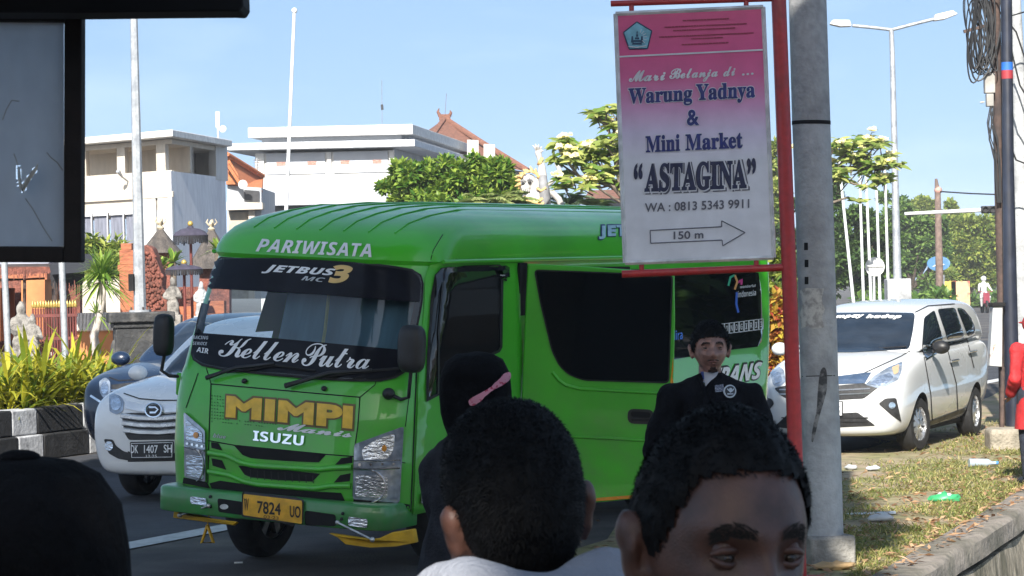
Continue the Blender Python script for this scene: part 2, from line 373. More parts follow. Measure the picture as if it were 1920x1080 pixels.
# ================================================================ the green minibus
M_green = mat('green paint', (.062, .48, .021), rough=.34, coat=.55, var=.10, scale=1.4)
M_green2 = mat('green bumper paint', (.03, .26, .05), rough=.35, coat=.4, var=.14, scale=3)
def dust(m, z0, z1, amt):
    """road dust caked on the lower panels"""
    N = m.node_tree.nodes; L = m.node_tree.links; b = N['Principled BSDF']; src = b.inputs['Base Color'].links[0].from_socket; t = N.new('ShaderNodeTexCoord'); sx = N.new('ShaderNodeSeparateXYZ'); L.new(t.outputs['Object'], sx.inputs[0])
    mr = N.new('ShaderNodeMapRange'); mr.inputs[1].default_value = z1; mr.inputs[2].default_value = z0; L.new(sx.outputs[2], mr.inputs[0]); no = N.new('ShaderNodeTexNoise'); no.inputs['Scale'].default_value = 5; no.inputs['Detail'].default_value = 9; no.inputs['Roughness'].default_value = .7; L.new(t.outputs['Object'], no.inputs[0])
    n2 = N.new('ShaderNodeMapRange'); n2.inputs[1].default_value = .35; n2.inputs[2].default_value = .75; n2.inputs[4].default_value = amt; L.new(no.outputs[0], n2.inputs[0]); mu = N.new('ShaderNodeMath'); mu.operation = 'MULTIPLY'; L.new(mr.outputs[0], mu.inputs[0]); L.new(n2.outputs[0], mu.inputs[1])
    mx = N.new('ShaderNodeMixRGB'); mx.inputs[2].default_value = (.15, .14, .11, 1); L.new(mu.outputs[0], mx.inputs[0]); L.new(src, mx.inputs[1]); L.new(mx.outputs[0], b.inputs['Base Color'])
dust(M_green, .4, 1.5, .6); dust(M_green2, .3, .8, .6)
M_black = mat('black plastic', (.013, .013, .015), rough=.45, var=.3, scale=9)
M_rubber = mat('black rubber', (.012, .012, .013), rough=.7, var=.3, scale=14, bump=.1)
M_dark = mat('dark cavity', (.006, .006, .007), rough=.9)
M_tint = mat('tinted glass', (.006, .007, .008), rough=.02, var=.2, spec=.5, coat=.3)
M_chrome = mat('chrome', (.75, .76, .78), rough=.12, metal=1, var=.1, scale=8)
M_refl = mat('lamp reflector', (.66, .71, .78), rough=.12, metal=.9, var=.25, scale=14, bump=.35, bscale=26, stretch=(1, 1, 2.5), coat=.8)
M_lamp = mat('lamp housing', (.34, .39, .46), rough=.15, metal=.5, var=.35, scale=10, bump=.08, coat=1, bscale=20)
M_white_l = mat('white lettering', (.84, .85, .86), rough=.5, var=.06)
M_grey_l = mat('silver lettering', (.50, .53, .55), rough=.5, var=.06)
M_amber = mat('amber lettering', (.85, .52, .05), rough=.45, var=.12, scale=12)
M_tan = mat('tan lettering', (.75, .50, .18), rough=.45, var=.08)
M_yellow = mat('yellow paint', (.62, .36, .015), rough=.5, var=.15, scale=9)
M_plate = mat('yellow plate', (.72, .38, .02), rough=.5, var=.15, scale=14)
M_orange = mat('orange lens', (.75, .28, .02), rough=.25, coat=.6)
M_glass = glassmat('clear glass', (.72, .80, .82))
M_band = mat('sun strip film', (.010, .011, .016), rough=.12, var=.2, spec=.12)
M_steel = mat('bright steel', (.55, .55, .53), rough=.35, metal=.8, var=.2, scale=20)
M_int = mat('cab lining', (.05, .055, .06), rough=.9)
bus = thing('minibus', 'bright green minibus with yellow and white lettering, its side door swung open', 'minibus', (-1.677, 17.087, 0), (R(.5), R(3.82), -R(24.8)))
bpy.context.view_layer.update(); BMW = bus.matrix_world.copy(); BMI = BMW.inverted()
def bl(p): return BMI @ p
def busplane(px, py, v=None, u=None, wz=None):
    o = BMI @ Vector((0, 0, CAMH)); d = BMI.to_3x3() @ ray(px, py); i = 0 if u is not None else 1 if v is not None else 2; t = (u if u is not None else v if v is not None else wz)
    return o + d * ((t - o[i]) / d[i])
LB = 7.6
PROF = [(.46, .10, .90, .30), (.52, .05, .925, .30), (.80, .035, .94, .30), (1.10, .055, .945, .30), (1.30, .10, .945, .31), (1.36, .135, .945, .32), (1.55, .20, .94, .34), (1.75, .28, .93, .36), (1.95, .36, .915, .38), (2.08, .41, .90, .40),
        (2.12, .42, .90, .40), (2.15, .405, .915, .40), (2.20, .42, .91, .40), (2.26, .46, .895, .42), (2.33, .55, .865, .44), (2.395, .72, .82, .46), (2.45, 1.0, .73, .46), (2.495, 1.35, .60, .44), (2.52, 1.8, .42, .35), (2.532, 2.4, .22, .2)]
def bring(w, vf, b, dep):
    P = []; n = 2.7; NF = 30; NS = 26; vr = LB - max(0, w - 2.2) * 1.6 - (.12 if w < .6 else 0)
    if w > 2.5: vr = LB - .5 - (w - 2.5) * 12
    vr = max(vr, vf + 1.2)
    def fr(u): return dep * (1 - max(0, 1 - abs(u / b) ** n) ** (1 / n))
    for i in range(NF + 1):
        a = -1 + 2 * i / NF; u = b * math.sin(a * math.pi / 2) if abs(a) < 1 else b * a
        P.append(Vector((u, vf + fr(u), w)))
    for i in range(1, NS): P.append(Vector((b, vf + dep + (vr - .3 - vf - dep) * i / NS, w)))
    for i in range(NF + 1):
        a = 1 - 2 * i / NF; u = b * math.sin(a * math.pi / 2); P.append(Vector((u, vr - .3 + .3 * max(0, 1 - abs(u / b) ** 3) ** (1 / 3), w)))
    for i in range(1, NS): P.append(Vector((-b, vr - .3 + (vf + dep - vr + .3) * i / NS, w)))
    return P
def lerp_prof(w):
    for a, c in zip(PROF, PROF[1:]):
        if a[0] <= w <= c[0]:
            t = (w - a[0]) / (c[0] - a[0]); return tuple(x + (y - x) * t for x, y in zip(a, c))
ws = []
for a, c in zip(PROF, PROF[1:]):
    k = max(1, int(round((c[0] - a[0]) / .055))); ws += [a[0] + (c[0] - a[0]) * i / k for i in range(k)]
ws.append(PROF[-1][0])
rings = [bring(*lerp_prof(w)) for w in ws]
mb = MB().loft(rings)
BSK = Skin(mb.v, mb.f, BMW)
# windscreen and cab windows are real openings: drop the shell faces behind their glass
WS_OUT = [(417, 482), (520, 482), (603, 486), (666, 490), (739, 499), (773, 505), (789, 516), (794, 533), (792, 569), (783, 615), (773, 663), (763, 697), (742, 710), (714, 717), (666, 717), (603, 714), (509, 706), (414, 695), (380, 687), (364, 676), (360, 663), (366, 632), (374, 594), (384, 556), (396, 512), (406, 489)]
def inset(pts, k):
    c = Vector((sum(p[0] for p in pts) / len(pts), sum(p[1] for p in pts) / len(pts))); n = len(pts); o = []
    for i in range(n):
        a, b, d = Vector(pts[i - 1]), Vector(pts[i]), Vector(pts[(i + 1) % n]); t = (d - a).normalized(); nn = Vector((-t.y, t.x))
        if nn.dot(c - b) < 0: nn = -nn
        o.append(tuple(b + nn * k))
    return o
def inpoly(p, P):
    r = False; n = len(P)
    for i in range(n):
        a, b = P[i], P[i - 1]
        if (a[1] > p[1]) != (b[1] > p[1]) and p[0] < (b[0] - a[0]) * (p[1] - a[1]) / (b[1] - a[1]) + a[0]: r = not r
    return r
def topx(p):
    q = BMW @ Vector(p); X = q.x / q.y * FPX; Z = (q.z - CAMH) / q.y * FPX + HOFF
    return (960 + CR * X - SR * Z, 540 - SR * X - CR * Z)
WSI = inset(WS_OUT, 10); keep = []
NF_FRONT = 31
for fi, f in enumerate(mb.f):
    c = sum((Vector(mb.v[i]) for i in f), Vector()) / len(f); drop = False
    if len(f) == 4:
        if c.y < .95 and inpoly(topx(c), WSI) and c.z > 1.3: drop = True
        if c.x < -.85 and .62 < c.y < 1.45 and 1.42 < c.z < 2.02: drop = True        # driver's window
        for wv in (1.12, 5.0):
            if abs(c.x) > .8 and math.hypot(c.y - wv, c.z - .40) < .46: drop = True    # wheel arches
    if not drop: keep.append(fi)
sh = MB(); sh.v = mb.v; sh.f = [mb.f[i] for i in keep]; sh.m = [0] * len(keep)
shell = sh.build('body', [M_green], bus, 40)
# roof ribs: seven raised beads running back over the dome
rb = MB()
for k in range(9):
    u = -.74 + k * .185; pth = []
    for w in [x for x in ws if x > 2.265]:
        vf, b, dep = lerp_prof(w)[1:]
        if abs(u) < b * .93: pth.append(Vector((u, vf + dep * (1 - (1 - abs(u / b) ** 2.7) ** (1 / 2.7)), w + .004)))
    if len(pth) > 3: pth.append(Vector((u, 5.5, pth[-1].z + .004))); rb.tube(pth, .0055, 6)
rb.build('roof_rib', M_green, bus, 60)
# drip rail round the roof edge
dr = MB(); pth = [p + Vector((.012 if p.x > 0 else -.012, -.012, 0)) for p in bring(*lerp_prof(2.15)) if True]
pr = [p for p in pth if p.y < LB - .4 and p.x > 0 and p.y > .62]; dr.tube(pr, .016, 6)
pr = [p for p in pth if p.y < LB - .4 and p.x < 0 and p.y > .62]; dr.tube(sorted(pr, key=lambda p: p.y), .016, 6); dr.build('drip_rail', M_green, bus, 60)
# cab interior: lining, dash, bench, wheel
it = MB(); it.box((0, 1.75, 1.3), (1.72, .04, 1.5)); it.box((0, 1.0, .72), (1.7, 1.5, .04)); it.build('cab_lining', M_int, bus); MB().box((.30, .52, 1.70), (1.10, .02, .84), rot=(R(-20), 0, 0)).build('painted_reflection_panel', mat('painted blue grey reflection', (.15, .26, .35), rough=.9, var=.12, scale=3, stretch=(4, 1, .4)), bus); MB().tube([(.12, .50, 1.95), (.14, .42, 1.66), (.13, .40, 1.52)], .012, 5).build('hanging_tassel', mat('tassel', (.5, .5, .25), .8), bus, 60)  # added panel behind the glass; its blue grey stands in for windscreen reflections
MB().box((0, .55, 1.18), (1.66, .5, .26), rot=(R(-12), 0, 0)).build('dashboard', M_black, bus, bevel=.04)
for u in (-.5, .12, .58):
    sea = MB(); sea.box((u, 1.30, 1.0), (.42, .45, .16)); sea.box((u, 1.52, 1.36), (.42, .14, .62), rot=(R(-8), 0, 0)); sea.box((u, 1.57, 1.78), (.24, .1, .18)); sea.build('seat', mat('seat cloth', (.07, .08, .10), rough=.9, scale=30), bus, bevel=.03)
sw = MB(); cpt = Vector((-.5, .92, 1.34))
sw.tube([cpt + Vector((.21 * math.cos(t), -.10 * math.sin(t), .185 * math.sin(t))) for t in [i * math.pi / 12 for i in range(25)]], .014, 6); sw.tube([cpt, cpt + Vector((0, -.22, -.22))], .03, 6); sw.build('steering_wheel', M_black, bus, 60)
# windscreen
seal = WS_OUT; V, F = poly2d(seal, 14); F = [f for f in F]; inn = inset(seal, 5)
def ringpanel(skin, name, out, inn, m, parent, off):
    n = len(out); V = list(out) + list(inn); F = [(i, (i + 1) % n, n + (i + 1) % n, n + i) for i in range(n)]; vs, fs = skin.drape(V, F, off, .02); return MB().add(vs, fs).build(name, m, parent, 40)
def dense(P, k=3):
    o = []
    for i in range(len(P)):
        a, b = P[i], P[(i + 1) % len(P)]; o += [(a[0] + (b[0] - a[0]) * j / k, a[1] + (b[1] - a[1]) * j / k) for j in range(k)]
    return o
so_ = dense(seal); ringpanel(BSK, 'windscreen_seal', so_, inset(so_, 15), M_rubber, bus, .012)
ws_o = BSK.panel('windscreen', inset(seal, 4), M_glass, bus, .018, 16); ws_o['label'] = 'windscreen showing pale reflections between two dark strips'
BSK.panel('sun_strip', [(392, 522), (400, 500), (414, 488), (440, 487), (520, 487), (600, 491), (666, 495), (738, 504), (772, 510), (784, 520), (788, 535), (786, 568), (743, 566), (600, 554), (411, 544), (387, 544)], M_band, ws_o, .006 + .018, 14)
BSK.panel('name_strip', [(371, 626), (388, 627), (528, 637), (743, 657), (770, 660), (759, 694), (741, 704), (713, 711), (666, 711), (603, 708), (509, 700), (415, 689), (384, 682), (369, 673), (365, 663)], M_band, ws_o, .006 + .018, 14)
T = BSK.text
T('lettering', 'JETBUS', [(494, 515), (630, 523), (634, 507), (499, 498)], M_white_l, ws_o, 'sansital', .03, fat=.02, shear=.1)
T('lettering', '3', [(617, 534), (650, 533), (670, 501), (630, 497)], M_tan, ws_o, 'sansbold', .03, fat=.04)
T('lettering', 'MC', [(568, 528), (611, 532), (614, 524), (572, 520)], M_grey_l, ws_o, 'sansital', .03)
T('lettering', 'Kellen', [(413, 670), (562, 684), (572, 646), (420, 633)], M_white_l, ws_o, 'script', .03, fat=.003, space=.9)
T('lettering', 'Putra', [(568, 688), (693, 695), (700, 658), (573, 643)], M_white_l, ws_o, 'script', .03, fat=.003, space=.9)
for y, wd in ((633, 28), (644, 26)):
    T('lettering', 'RACING' if y < 640 else 'SERVICE', [(368, y + 5), (368 + wd, y + 6), (368 + wd, y), (368, y - 1)], M_grey_l, ws_o, 'sansital', .03)
T('lettering', 'AIR', [(374, 662), (396, 666), (396, 656), (374, 653)], M_white_l, ws_o, 'sansital', .03)
# wipers and washer jets
wp = [BSK.at(395.6, 711, .05), BSK.at(450, 697, .06), BSK.at(521, 685, .05)]
wo = MB().tube(wp, [.016, .012, .008], 6).build('wiper', M_black, bus, 60); MB().tube([BSK.at(430, 703, .035), BSK.at(520, 688, .04), BSK.at(595, 698, .035)], .009, 5).build('wiper_blade', M_rubber, wo, 60)
wp = [BSK.at(541, 726, .05), BSK.at(622, 704, .06), BSK.at(700, 697, .05)]
wo = MB().tube(wp, [.018, .013, .009], 6).build('wiper', M_black, bus, 60); MB().tube([BSK.at(600, 712, .04), BSK.at(700, 698, .04), BSK.at(772, 691, .04)], .010, 5).build('wiper_blade', M_rubber, wo, 60)
for x, y in ((460, 715), (609, 729)): MB().ball(BSK.at(x, y, .012), (.022, .018, .018), 10, 6).build('washer_jet', M_black, bus, 60)
# lettering on the nose and the brow
T('lettering', 'PARIWISATA', [(480, 472), (697, 483), (697, 458), (487, 448)], M_white_l, bus, 'sansital', .006, fat=.008, space=1.08)
T('lettering_outline', 'MIMPI', [(421, 785), (664, 809), (667, 758), (423, 738)], mat('brown outline', (.16, .11, .04), .5), bus, 'sans', .005, fat=.09)
T('lettering', 'MIMPI', [(424, 782), (661, 804), (663, 762), (426, 742)], M_amber, bus, 'sans', .009, fat=.055)
T('lettering', 'Manis', [(520, 806), (660, 821), (664, 807), (528, 791)], M_white_l, bus, 'script', .012, fat=.02)
T('maker_badge', 'ISUZU', [(476, 826), (570, 836), (572, 817), (477, 807)], M_chrome, bus, 'sansbold', .014, fat=.005)
T('lettering', 'blue', [(400, 820), (424, 823), (425, 816), (401, 812)], M_grey_l, bus, 'sansital', .006)
# halftone dots round the big lettering
hd = MB(); rng = random.Random(3)
for i in range(24):
    for j in range(9):
        x = 398 + i * 5.2; y = 742 + j * 6.0 + i * .5
        if (x < 420) or (y > 786 + (x - 424) * .09 and x < 520 and y < 800):
            p = BSK.at(x, y, .005); 
            if rng.random() < .85: hd.lathe([(.0045, 0), (.0045, .001)], p, 6, axis='Y')
kind(hd.build('halftone_print', mat('dark green print', (.012, .10, .012), .5), bus, 0), 'stuff')
# panel gaps
for pts, wd in (([(396, 720), (540, 733), (675, 745)], 2.2), ([(396, 720), (393, 790), (390, 905)], 2.0), ([(675, 745), (671, 800), (664, 850), (662, 930)], 2.0), ([(387, 690), (396, 720)], 1.6), ([(675, 745), (703, 722), (705, 716)], 1.6),
                ([(781, 690), (775, 830), (769, 983)], 2.4), ([(390, 826), (440, 835), (612, 852), (664, 856)], 2.2), ([(664, 856), (760, 868)], 1.6), ([(349, 765), (372, 700)], 1.6), ([(806, 492), (812, 470), (830, 440)], 1.4), ([(760, 800), (772, 700), (782, 660)], 1.4)):
    BSK.line('panel_gap', pts, wd, M_dark, bus, .003)
# grille
for pts in ([(440, 836), (612, 852), (598, 867), (530, 864), (471, 859), (455, 853)], [(447, 873), (601, 888), (586, 903), (520, 900), (471, 895), (459, 890)], [(396, 829), (410, 831), (418, 845), (397, 840)], [(397, 859), (417, 863), (425, 881), (399, 873)],
            [(661, 856), (661, 868), (628, 872), (640, 859)], [(658, 887), (656, 902), (626, 905), (638, 891)], [(413, 901), (460, 908), (580, 921), (640, 924), (650, 945), (520, 935), (400, 922), (393, 906)]):
    BSK.panel('grille_opening', pts, M_dark, bus, .004, 16)
for pts in ([(392, 849), (425, 854), (455, 868), (480, 873), (600, 880), (625, 877), (660, 876)], [(392, 884), (430, 890), (460, 903), (485, 908), (590, 916), (620, 911), (658, 911)]):
    BSK.tube('grille_bar', pts, .020, M_green, bus, .006, 8)
for i in range(10):
    x = 470 + i * 13; BSK.line('grille_slat', [(x, 877 + (x - 447) * .1), (x + 1, 898 + (x - 470) * .07)], 1.5, M_black, bus, .006)
# headlamps
def circ(cx_, cy_, rx, ry=None, n=20): return [(cx_ + rx * math.cos(2 * math.pi * i / n), cy_ + (ry or rx) * math.sin(2 * math.pi * i / n)) for i in range(n)]
def headlamp(poly, up_c, up_r, lo_c, lo_r, div, up_q, lo_q):
    h = BSK.panel('headlight', poly, M_lamp, bus, .022, 12, .03)
    BSK.panel('upper_reflector', rnd(up_q, 6), M_refl, h, .026, 8); BSK.panel('lower_reflector', rnd(lo_q, 6), M_refl, h, .026, 8)
    BSK.panel('bulb', circ(up_c[0] + up_r[0] * .35, up_c[1] + up_r[1] * .2, 4.5, 6), M_orange, h, .030, 5)
    BSK.tube('divider', div, .008, M_chrome, h, .026); BSK.tube('divider', [(x, y - 14) for x, y in div], .004, M_chrome, h, .026)
    BSK.tube('lamp_rim', [*lo_c_arc(lo_c, lo_r)], .006, M_chrome, h, .03)
    for i in range(4):
        t = (i + .5) / 4; x = div[0][0] + (div[-1][0] - div[0][0]) * t; y = div[0][1] + (div[-1][1] - div[0][1]) * t - 7; BSK.panel('marker_bulb', circ(x, y, 2.5, 2.5, 8), M_chrome, h, .028, 9)
def lo_c_arc(c, r): return [(c[0] + r[0] * 1.12 * math.cos(t), c[1] + r[1] * 1.12 * math.sin(t)) for t in [R(-80 + i * 16) for i in range(11)]]
headlamp(rnd([(666, 833), (756, 799), (748, 942), (663, 935)], 6), (712, 836), (26, 21), (693, 911), (27, 27), [(666, 878), (705, 879), (748, 876)], [(680, 842), (706, 824), (740, 812), (738, 840), (728, 860), (682, 862)], [(669, 888), (728, 892), (726, 934), (668, 929)])
headlamp(rnd([(349, 772), (388, 807), (389, 903), (350, 894)], 5), (368, 812), (13, 20), (371, 872), (14, 26), [(352, 838), (370, 842), (388, 845)], [(353, 786), (368, 798), (384, 812), (384, 832), (354, 826)], [(354, 850), (386, 855), (386, 898), (354, 890)])
BSK.panel('sill_shadow_gap', [(663, 936), (748, 943), (768, 946), (768, 953), (662, 944)], M_dark, bus, .004); BSK.panel('sill_shadow_gap', [(345, 895), (389, 904), (395, 916), (343, 906)], M_dark, bus, .004)
# bumper, a wrapped channel with its own lamps and slots
def bpath(w, o): 
    vf, b, dep = -.075 - o, .885 + o, .20
    P = []
    for i in range(41):
        a = -1 + 2 * i / 40; u = b * math.sin(a * math.pi / 2); P.append(Vector((u, vf + dep * (1 - max(0, 1 - abs(u / b) ** 4) ** .25), w)))
    return [Vector((-b, .40, w))] + P + [Vector((b, .40, w))]
bb = MB(); prof = [(.385, -.05), (.385, .006), (.392, .012), (.535, .012), (.548, .004), (.555, -.012), (.555, -.10), (.385, -.10)]
rows = [bpath(w, o) for w, o in prof]; bb.loft([list(x) for x in zip(*rows)])
bump_o = bb.build('bumper', M_green2, bus, 50); KSK = Skin(bb.v, bb.f, BMW)
for pts in ([(408, 934), (456, 941), (456, 966), (410, 960)], [(572, 957), (630, 965), (630, 987), (572, 984)]): KSK.panel('bumper_slot', rnd(pts, 5), M_dark, bump_o, .004)
KSK.panel('slot_dent', circ(421, 950, 8, 5), M_steel, bump_o, .007)
for pts in ([(358, 930), (388, 934), (389, 948), (359, 944)], [(654, 968), (690, 973), (689, 990), (654, 985)]): KSK.panel('fog_light', rnd(pts, 4), M_refl, bump_o, .012, 8, .01)
for x, y in ((395, 931), (643, 963), (395, 950), (641, 973)): MB().ball(KSK.at(x, y, .006), .012, 8, 6).build('bolt', M_black, bump_o, 60)
pl = KSK.panel('number_plate', rnd([(456, 926), (572, 939), (571, 985), (456, 968)], 3), M_black, bus, .020, 20, .018)
KSK.panel('plate_face', rnd([(459, 929), (570, 942), (569, 982), (459, 965)], 3), M_plate, pl, .024, 20); M_ink = mat('plate ink', (.02, .018, .015), .6)
T = KSK.text
T('plate_text', 'W', [(461, 956), (470, 957), (470, 934), (461, 933)], M_ink, pl, 'sans', .027, fat=.012); T('plate_text', '7824', [(486, 962), (530, 966), (530, 943), (486, 938)], M_ink, pl, 'sans', .027, fat=.02); T('plate_text', 'UO', [(547, 969), (567, 971), (567, 949), (547, 947)], M_ink, pl, 'sans', .027, fat=.02)
T('plate_text', '03·23', [(498, 971), (526, 974), (526, 968), (498, 965)], M_ink, pl, 'sans', .027)
T = BSK.text
# tie rods, yellow lip, warning triangle
for a, b in (((337, 966), (394, 948)), ((635, 979), (698, 1012))):
    p, q = KSK.at(*b, .02) if a[0] < 400 else KSK.at(*a, .02), None
    q = busplane(*(a if a[0] < 400 else b), v=p.y - .06 if a[0] > 400 else .02); tr = MB().tube([p, q], .0075, 8).build('tie_rod', M_steel, bump_o, 60); MB().ball(q, .018, 8, 6).build('rod_end', M_steel, tr, 60); MB().ball(p, .016, 8, 6).build('rod_end', M_steel, tr, 60)
P = [busplane(x, y, v=-.10 + max(0, (x - 690) / 80) * .26) for x, y in ((615, 1000), (642, 1004), (693, 1012), (711, 1009), (735, 998), (774, 992), (779, 1018), (742, 1025), (693, 1027), (647, 1021), (632, 1008))]
MB().prism(P, (0, .05, 0)).build('yellow_lip', M_yellow, bump_o, 30, bevel=.006)
P = [busplane(x, y, v=v) for x, y, v in ((334, 944, .25), (327, 951, .2), (324, 970, .1), (436, 984, -.09), (444, 978, -.09), (356, 967, -.02), (336, 962, .1))]
MB().prism(P, (0, .03, -.01)).build('yellow_lip', M_yellow, bump_o, 30, bevel=.004)
tp = [busplane(x, y, v=.05) for x, y in ((389, 985), (378, 1018), (400, 1017))]; tt = MB().tube([tp[0], tp[1], tp[2], tp[0]], .013, 6); tt.tube([tp[0], tp[0] + Vector((0, .02, .10))], .006, 6); tt.build('tow_triangle', M_yellow, bus, 60)
# mirrors
def mirror(c, d, arm, name='mirror'):
    mo = MB().ball(c, (d[0] / 2, .06, d[1] / 2), 20, 14).build(name, M_black, bus, 60)
    for v in mo.data.vertices:   # square the oval off
        q = v.co - c; k = 1.0
        e = (abs(q.x / (d[0] / 2)) ** 4 + abs(q.z / (d[1] / 2)) ** 4 + abs(q.y / .06) ** 4) ** .25
        l = math.sqrt((q.x / (d[0] / 2)) ** 2 + (q.z / (d[1] / 2)) ** 2 + (q.y / .06) ** 2)
        if e > 1e-6: v.co = c + q * (l / e) * .98
    MB().tube(arm, .013, 8).build('mirror_arm', M_black, mo, 60); return mo
c = busplane(772, 654, v=.10); mirror(c, (.185, .32), [c + Vector((0, .03, -.1)), busplane(770, 700, v=.14), busplane(766, 745, v=.16), busplane(752, 749, v=.16), BSK.at(728, 738, .01)])
MB().ball(BSK.at(729, 739, .02), (.04, .05, .04), 12, 8).build('mirror_mount', M_black, bus, 60)
c = busplane(307, 628, v=.30); mirror(c, (.135, .30), [c + Vector((0, .02, -.12)), busplane(303, 695, v=.32), busplane(318, 705, v=.34), busplane(345, 706, v=.40)])
MB().box(busplane(346, 720, v=.42), (.09, .1, .16)).build('mirror_mount', M_green, bus, bevel=.015)
# cab door glass, rain visor
DW = [(813, 517), (823, 503), (866, 495), (932, 493), (945, 501), (946, 521), (939, 524), (937, 651), (932, 660), (915, 668), (816, 742), (795, 753), (794, 732), (800, 626), (806, 556)]
cd = BSK.panel('cab_door', [(797, 520), (806, 495), (835, 490), (972, 492), (974, 740), (974, 940), (900, 975), (772, 984), (784, 690), (794, 580)], M_green, bus, .012, 18, .012)
ringpanel(BSK, 'window_seal', dense(DW), inset(dense(DW), 5), M_rubber, cd, .022); BSK.panel('cab_door_window', inset(DW, 3), M_tint, cd, .018, 14)
BSK.panel('rain_visor', [(812, 520), (822, 504), (866, 495), (932, 493), (945, 501), (946, 521), (936, 519), (930, 508), (866, 508), (836, 513), (822, 532), (812, 560)], mat('smoked visor', (.012, .014, .02), rough=.08, coat=.6), cd, .045, 10, .025)
T('lettering', 'mugen', [(926, 519), (935, 519), (935, 516), (926, 516)], M_white_l, cd, 'sansital', .05)
BSK.line('window_division', [(826, 530), (818, 620), (816, 738)], 3, M_black, cd, .024)
BSK.panel('side_marker_lamp', rnd([(783, 924), (808, 922), (810, 938), (805, 944), (783, 944)], 4), M_refl, bus, .03, 6, .025); BSK.panel('side_marker_lens', rnd([(798, 924), (808, 923), (809, 938), (800, 942)], 3), M_orange, bus, .034, 6)
# rear quarter seen past the open door
QW = [(1180, 505), (1400, 508), (1420, 512), (1425, 543), (1428, 621), (1426, 640), (1418, 650), (1357, 657), (1180, 688)]
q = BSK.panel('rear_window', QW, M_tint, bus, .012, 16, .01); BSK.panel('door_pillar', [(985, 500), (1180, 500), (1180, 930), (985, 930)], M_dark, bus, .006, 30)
T('lettering', 'wonderful', [(1384, 541), (1413, 538), (1413, 533), (1384, 535)], M_grey_l, q, 'sansbold', .018); T('lettering', 'indonesia', [(1380, 558), (1414, 554), (1414, 543), (1380, 546)], M_grey_l, q, 'sansbold', .018)
for col, pts in (((.02, .35, .2), [(1362, 536), (1366, 520), (1374, 516)]), ((.6, .3, .1), [(1374, 516), (1379, 528), (1374, 543)]), ((.5, .03, .2), [(1380, 530), (1388, 524), (1386, 534)]), ((.03, .12, .55), [(1378, 548), (1377, 570), (1381, 586)])):
    BSK.line('emblem_stroke', pts, 4, mat('emblem %.2f' % col[0], col, .5), q, .018, 5)
for i, ch in enumerate('WONOGIRI3'):
    x = 1346 + i * 9.2; y = 627 - i * 1.15
    BSK.line('sticker_frame', [(x, y), (x + 8, y - 1), (x + 8, y - 20), (x, y - 19), (x, y)], 1.6, M_grey_l, q, .018, 4); T('lettering', ch, [(x + 2, y - 4), (x + 6, y - 5), (x + 6, y - 16), (x + 2, y - 15)], M_grey_l, q, 'sansbold', .018)
T('lettering', 'dira', [(1257, 638), (1276, 636), (1276, 618), (1257, 620)], mat('blue lettering', (.05, .22, .75), .5), q, 'sansbold', .018)
T('lettering_outline', 'TRANS', [(1326, 730), (1427, 711), (1430, 674), (1334, 688)], M_black, bus, 'sansital', .006, fat=.05); T('lettering', 'TRANS', [(1328, 727), (1425, 709), (1428, 678), (1336, 691)], M_white_l, bus, 'sansital', .010, fat=.02)
T('lettering_outline', 'JETBUS', [(1120, 451), (1240, 449), (1240, 420), (1120, 421)], mat('navy outline', (.02, .05, .12), .5), bus, 'sansbold', .005, fat=.06); T('lettering', 'JETBUS', [(1122, 449), (1238, 447), (1238, 423), (1122, 424)], mat('pale blue lettering', (.35, .55, .62), .5), bus, 'sansbold', .009, fat=.03)
# the swung-open passenger door: a slab hinged at the pillar
hp = BSK.at(981, 620, 0); Yh = (BMW @ hp).y
def dp(x, y, dy=0): return bl(W(x, y, Yh - .05 - (x - 981) / 280 * .12 + dy))
DO = [(989, 494), (1090, 499), (1265, 511), (1266, 600), (1262, 760), (1254, 930), (1115, 943), (977, 947), (978, 740), (984, 600)]
dd = MB().prism([dp(*p) for p in DO], BMI.to_3x3() @ Vector((0, .055, 0)))
door = dd.build('passenger_door', M_green, bus, 30, bevel=.012, seg=3); DSK = Skin(dd.v, [f for f in dd.f], BMW)
DG = rnd([(1001, 505), (1262, 515), (1255, 719), (1094, 714), (1066, 703), (1048, 686), (1034, 658), (1013, 570)], 10)
DSK.panel('door_window', DG, M_tint, door, .006, 16, .004); ringpanel(DSK, 'window_seal', dense(DG, 2), inset(dense(DG, 2), 3), M_rubber, door, .009)
for pts, r, o in (([(1036, 698), (1048, 713), (1060, 722), (1086, 729), (1160, 733), (1253, 738)], .013, .002), ([(978, 815), (1105, 820), (1250, 828)], .012, .002)): DSK.tube('door_crease', pts, r, M_green, door, o, 8)
DSK.line('orange_stripe', [(980, 941), (1115, 937), (1254, 926)], 6, M_orange, door, .005); DSK.panel('door_edge_strip', [(1262, 668), (1266, 668), (1258, 800), (1251, 800), (1252, 770)], M_orange, door, .005)
hd_ = DSK.panel('door_handle', rnd([(1177, 766), (1226, 768), (1226, 796), (1177, 794)], 12), M_black, door, .012, 8, .01); DSK.panel('handle_recess', rnd([(1183, 771), (1220, 773), (1220, 783), (1183, 781)], 5), M_dark, hd_, .015, 8); DSK.tube('handle_grip', [(1184, 786), (1202, 787), (1219, 787)], .010, M_black, hd_, .016)
MB().lathe([(.018, -.01), (.018, .012), (.006, .014)], DSK.at(1227, 801, 0), 12, axis='Y').build('door_lock', M_chrome, door, 40)
gp = MB().prism([busplane(x, y, u=.93) for x, y in ((974, 493), (989, 493), (984, 600), (980, 740), (976, 940), (973, 940))], (-.02, 0, 0)); gp.build('door_gap', M_dark, bus)
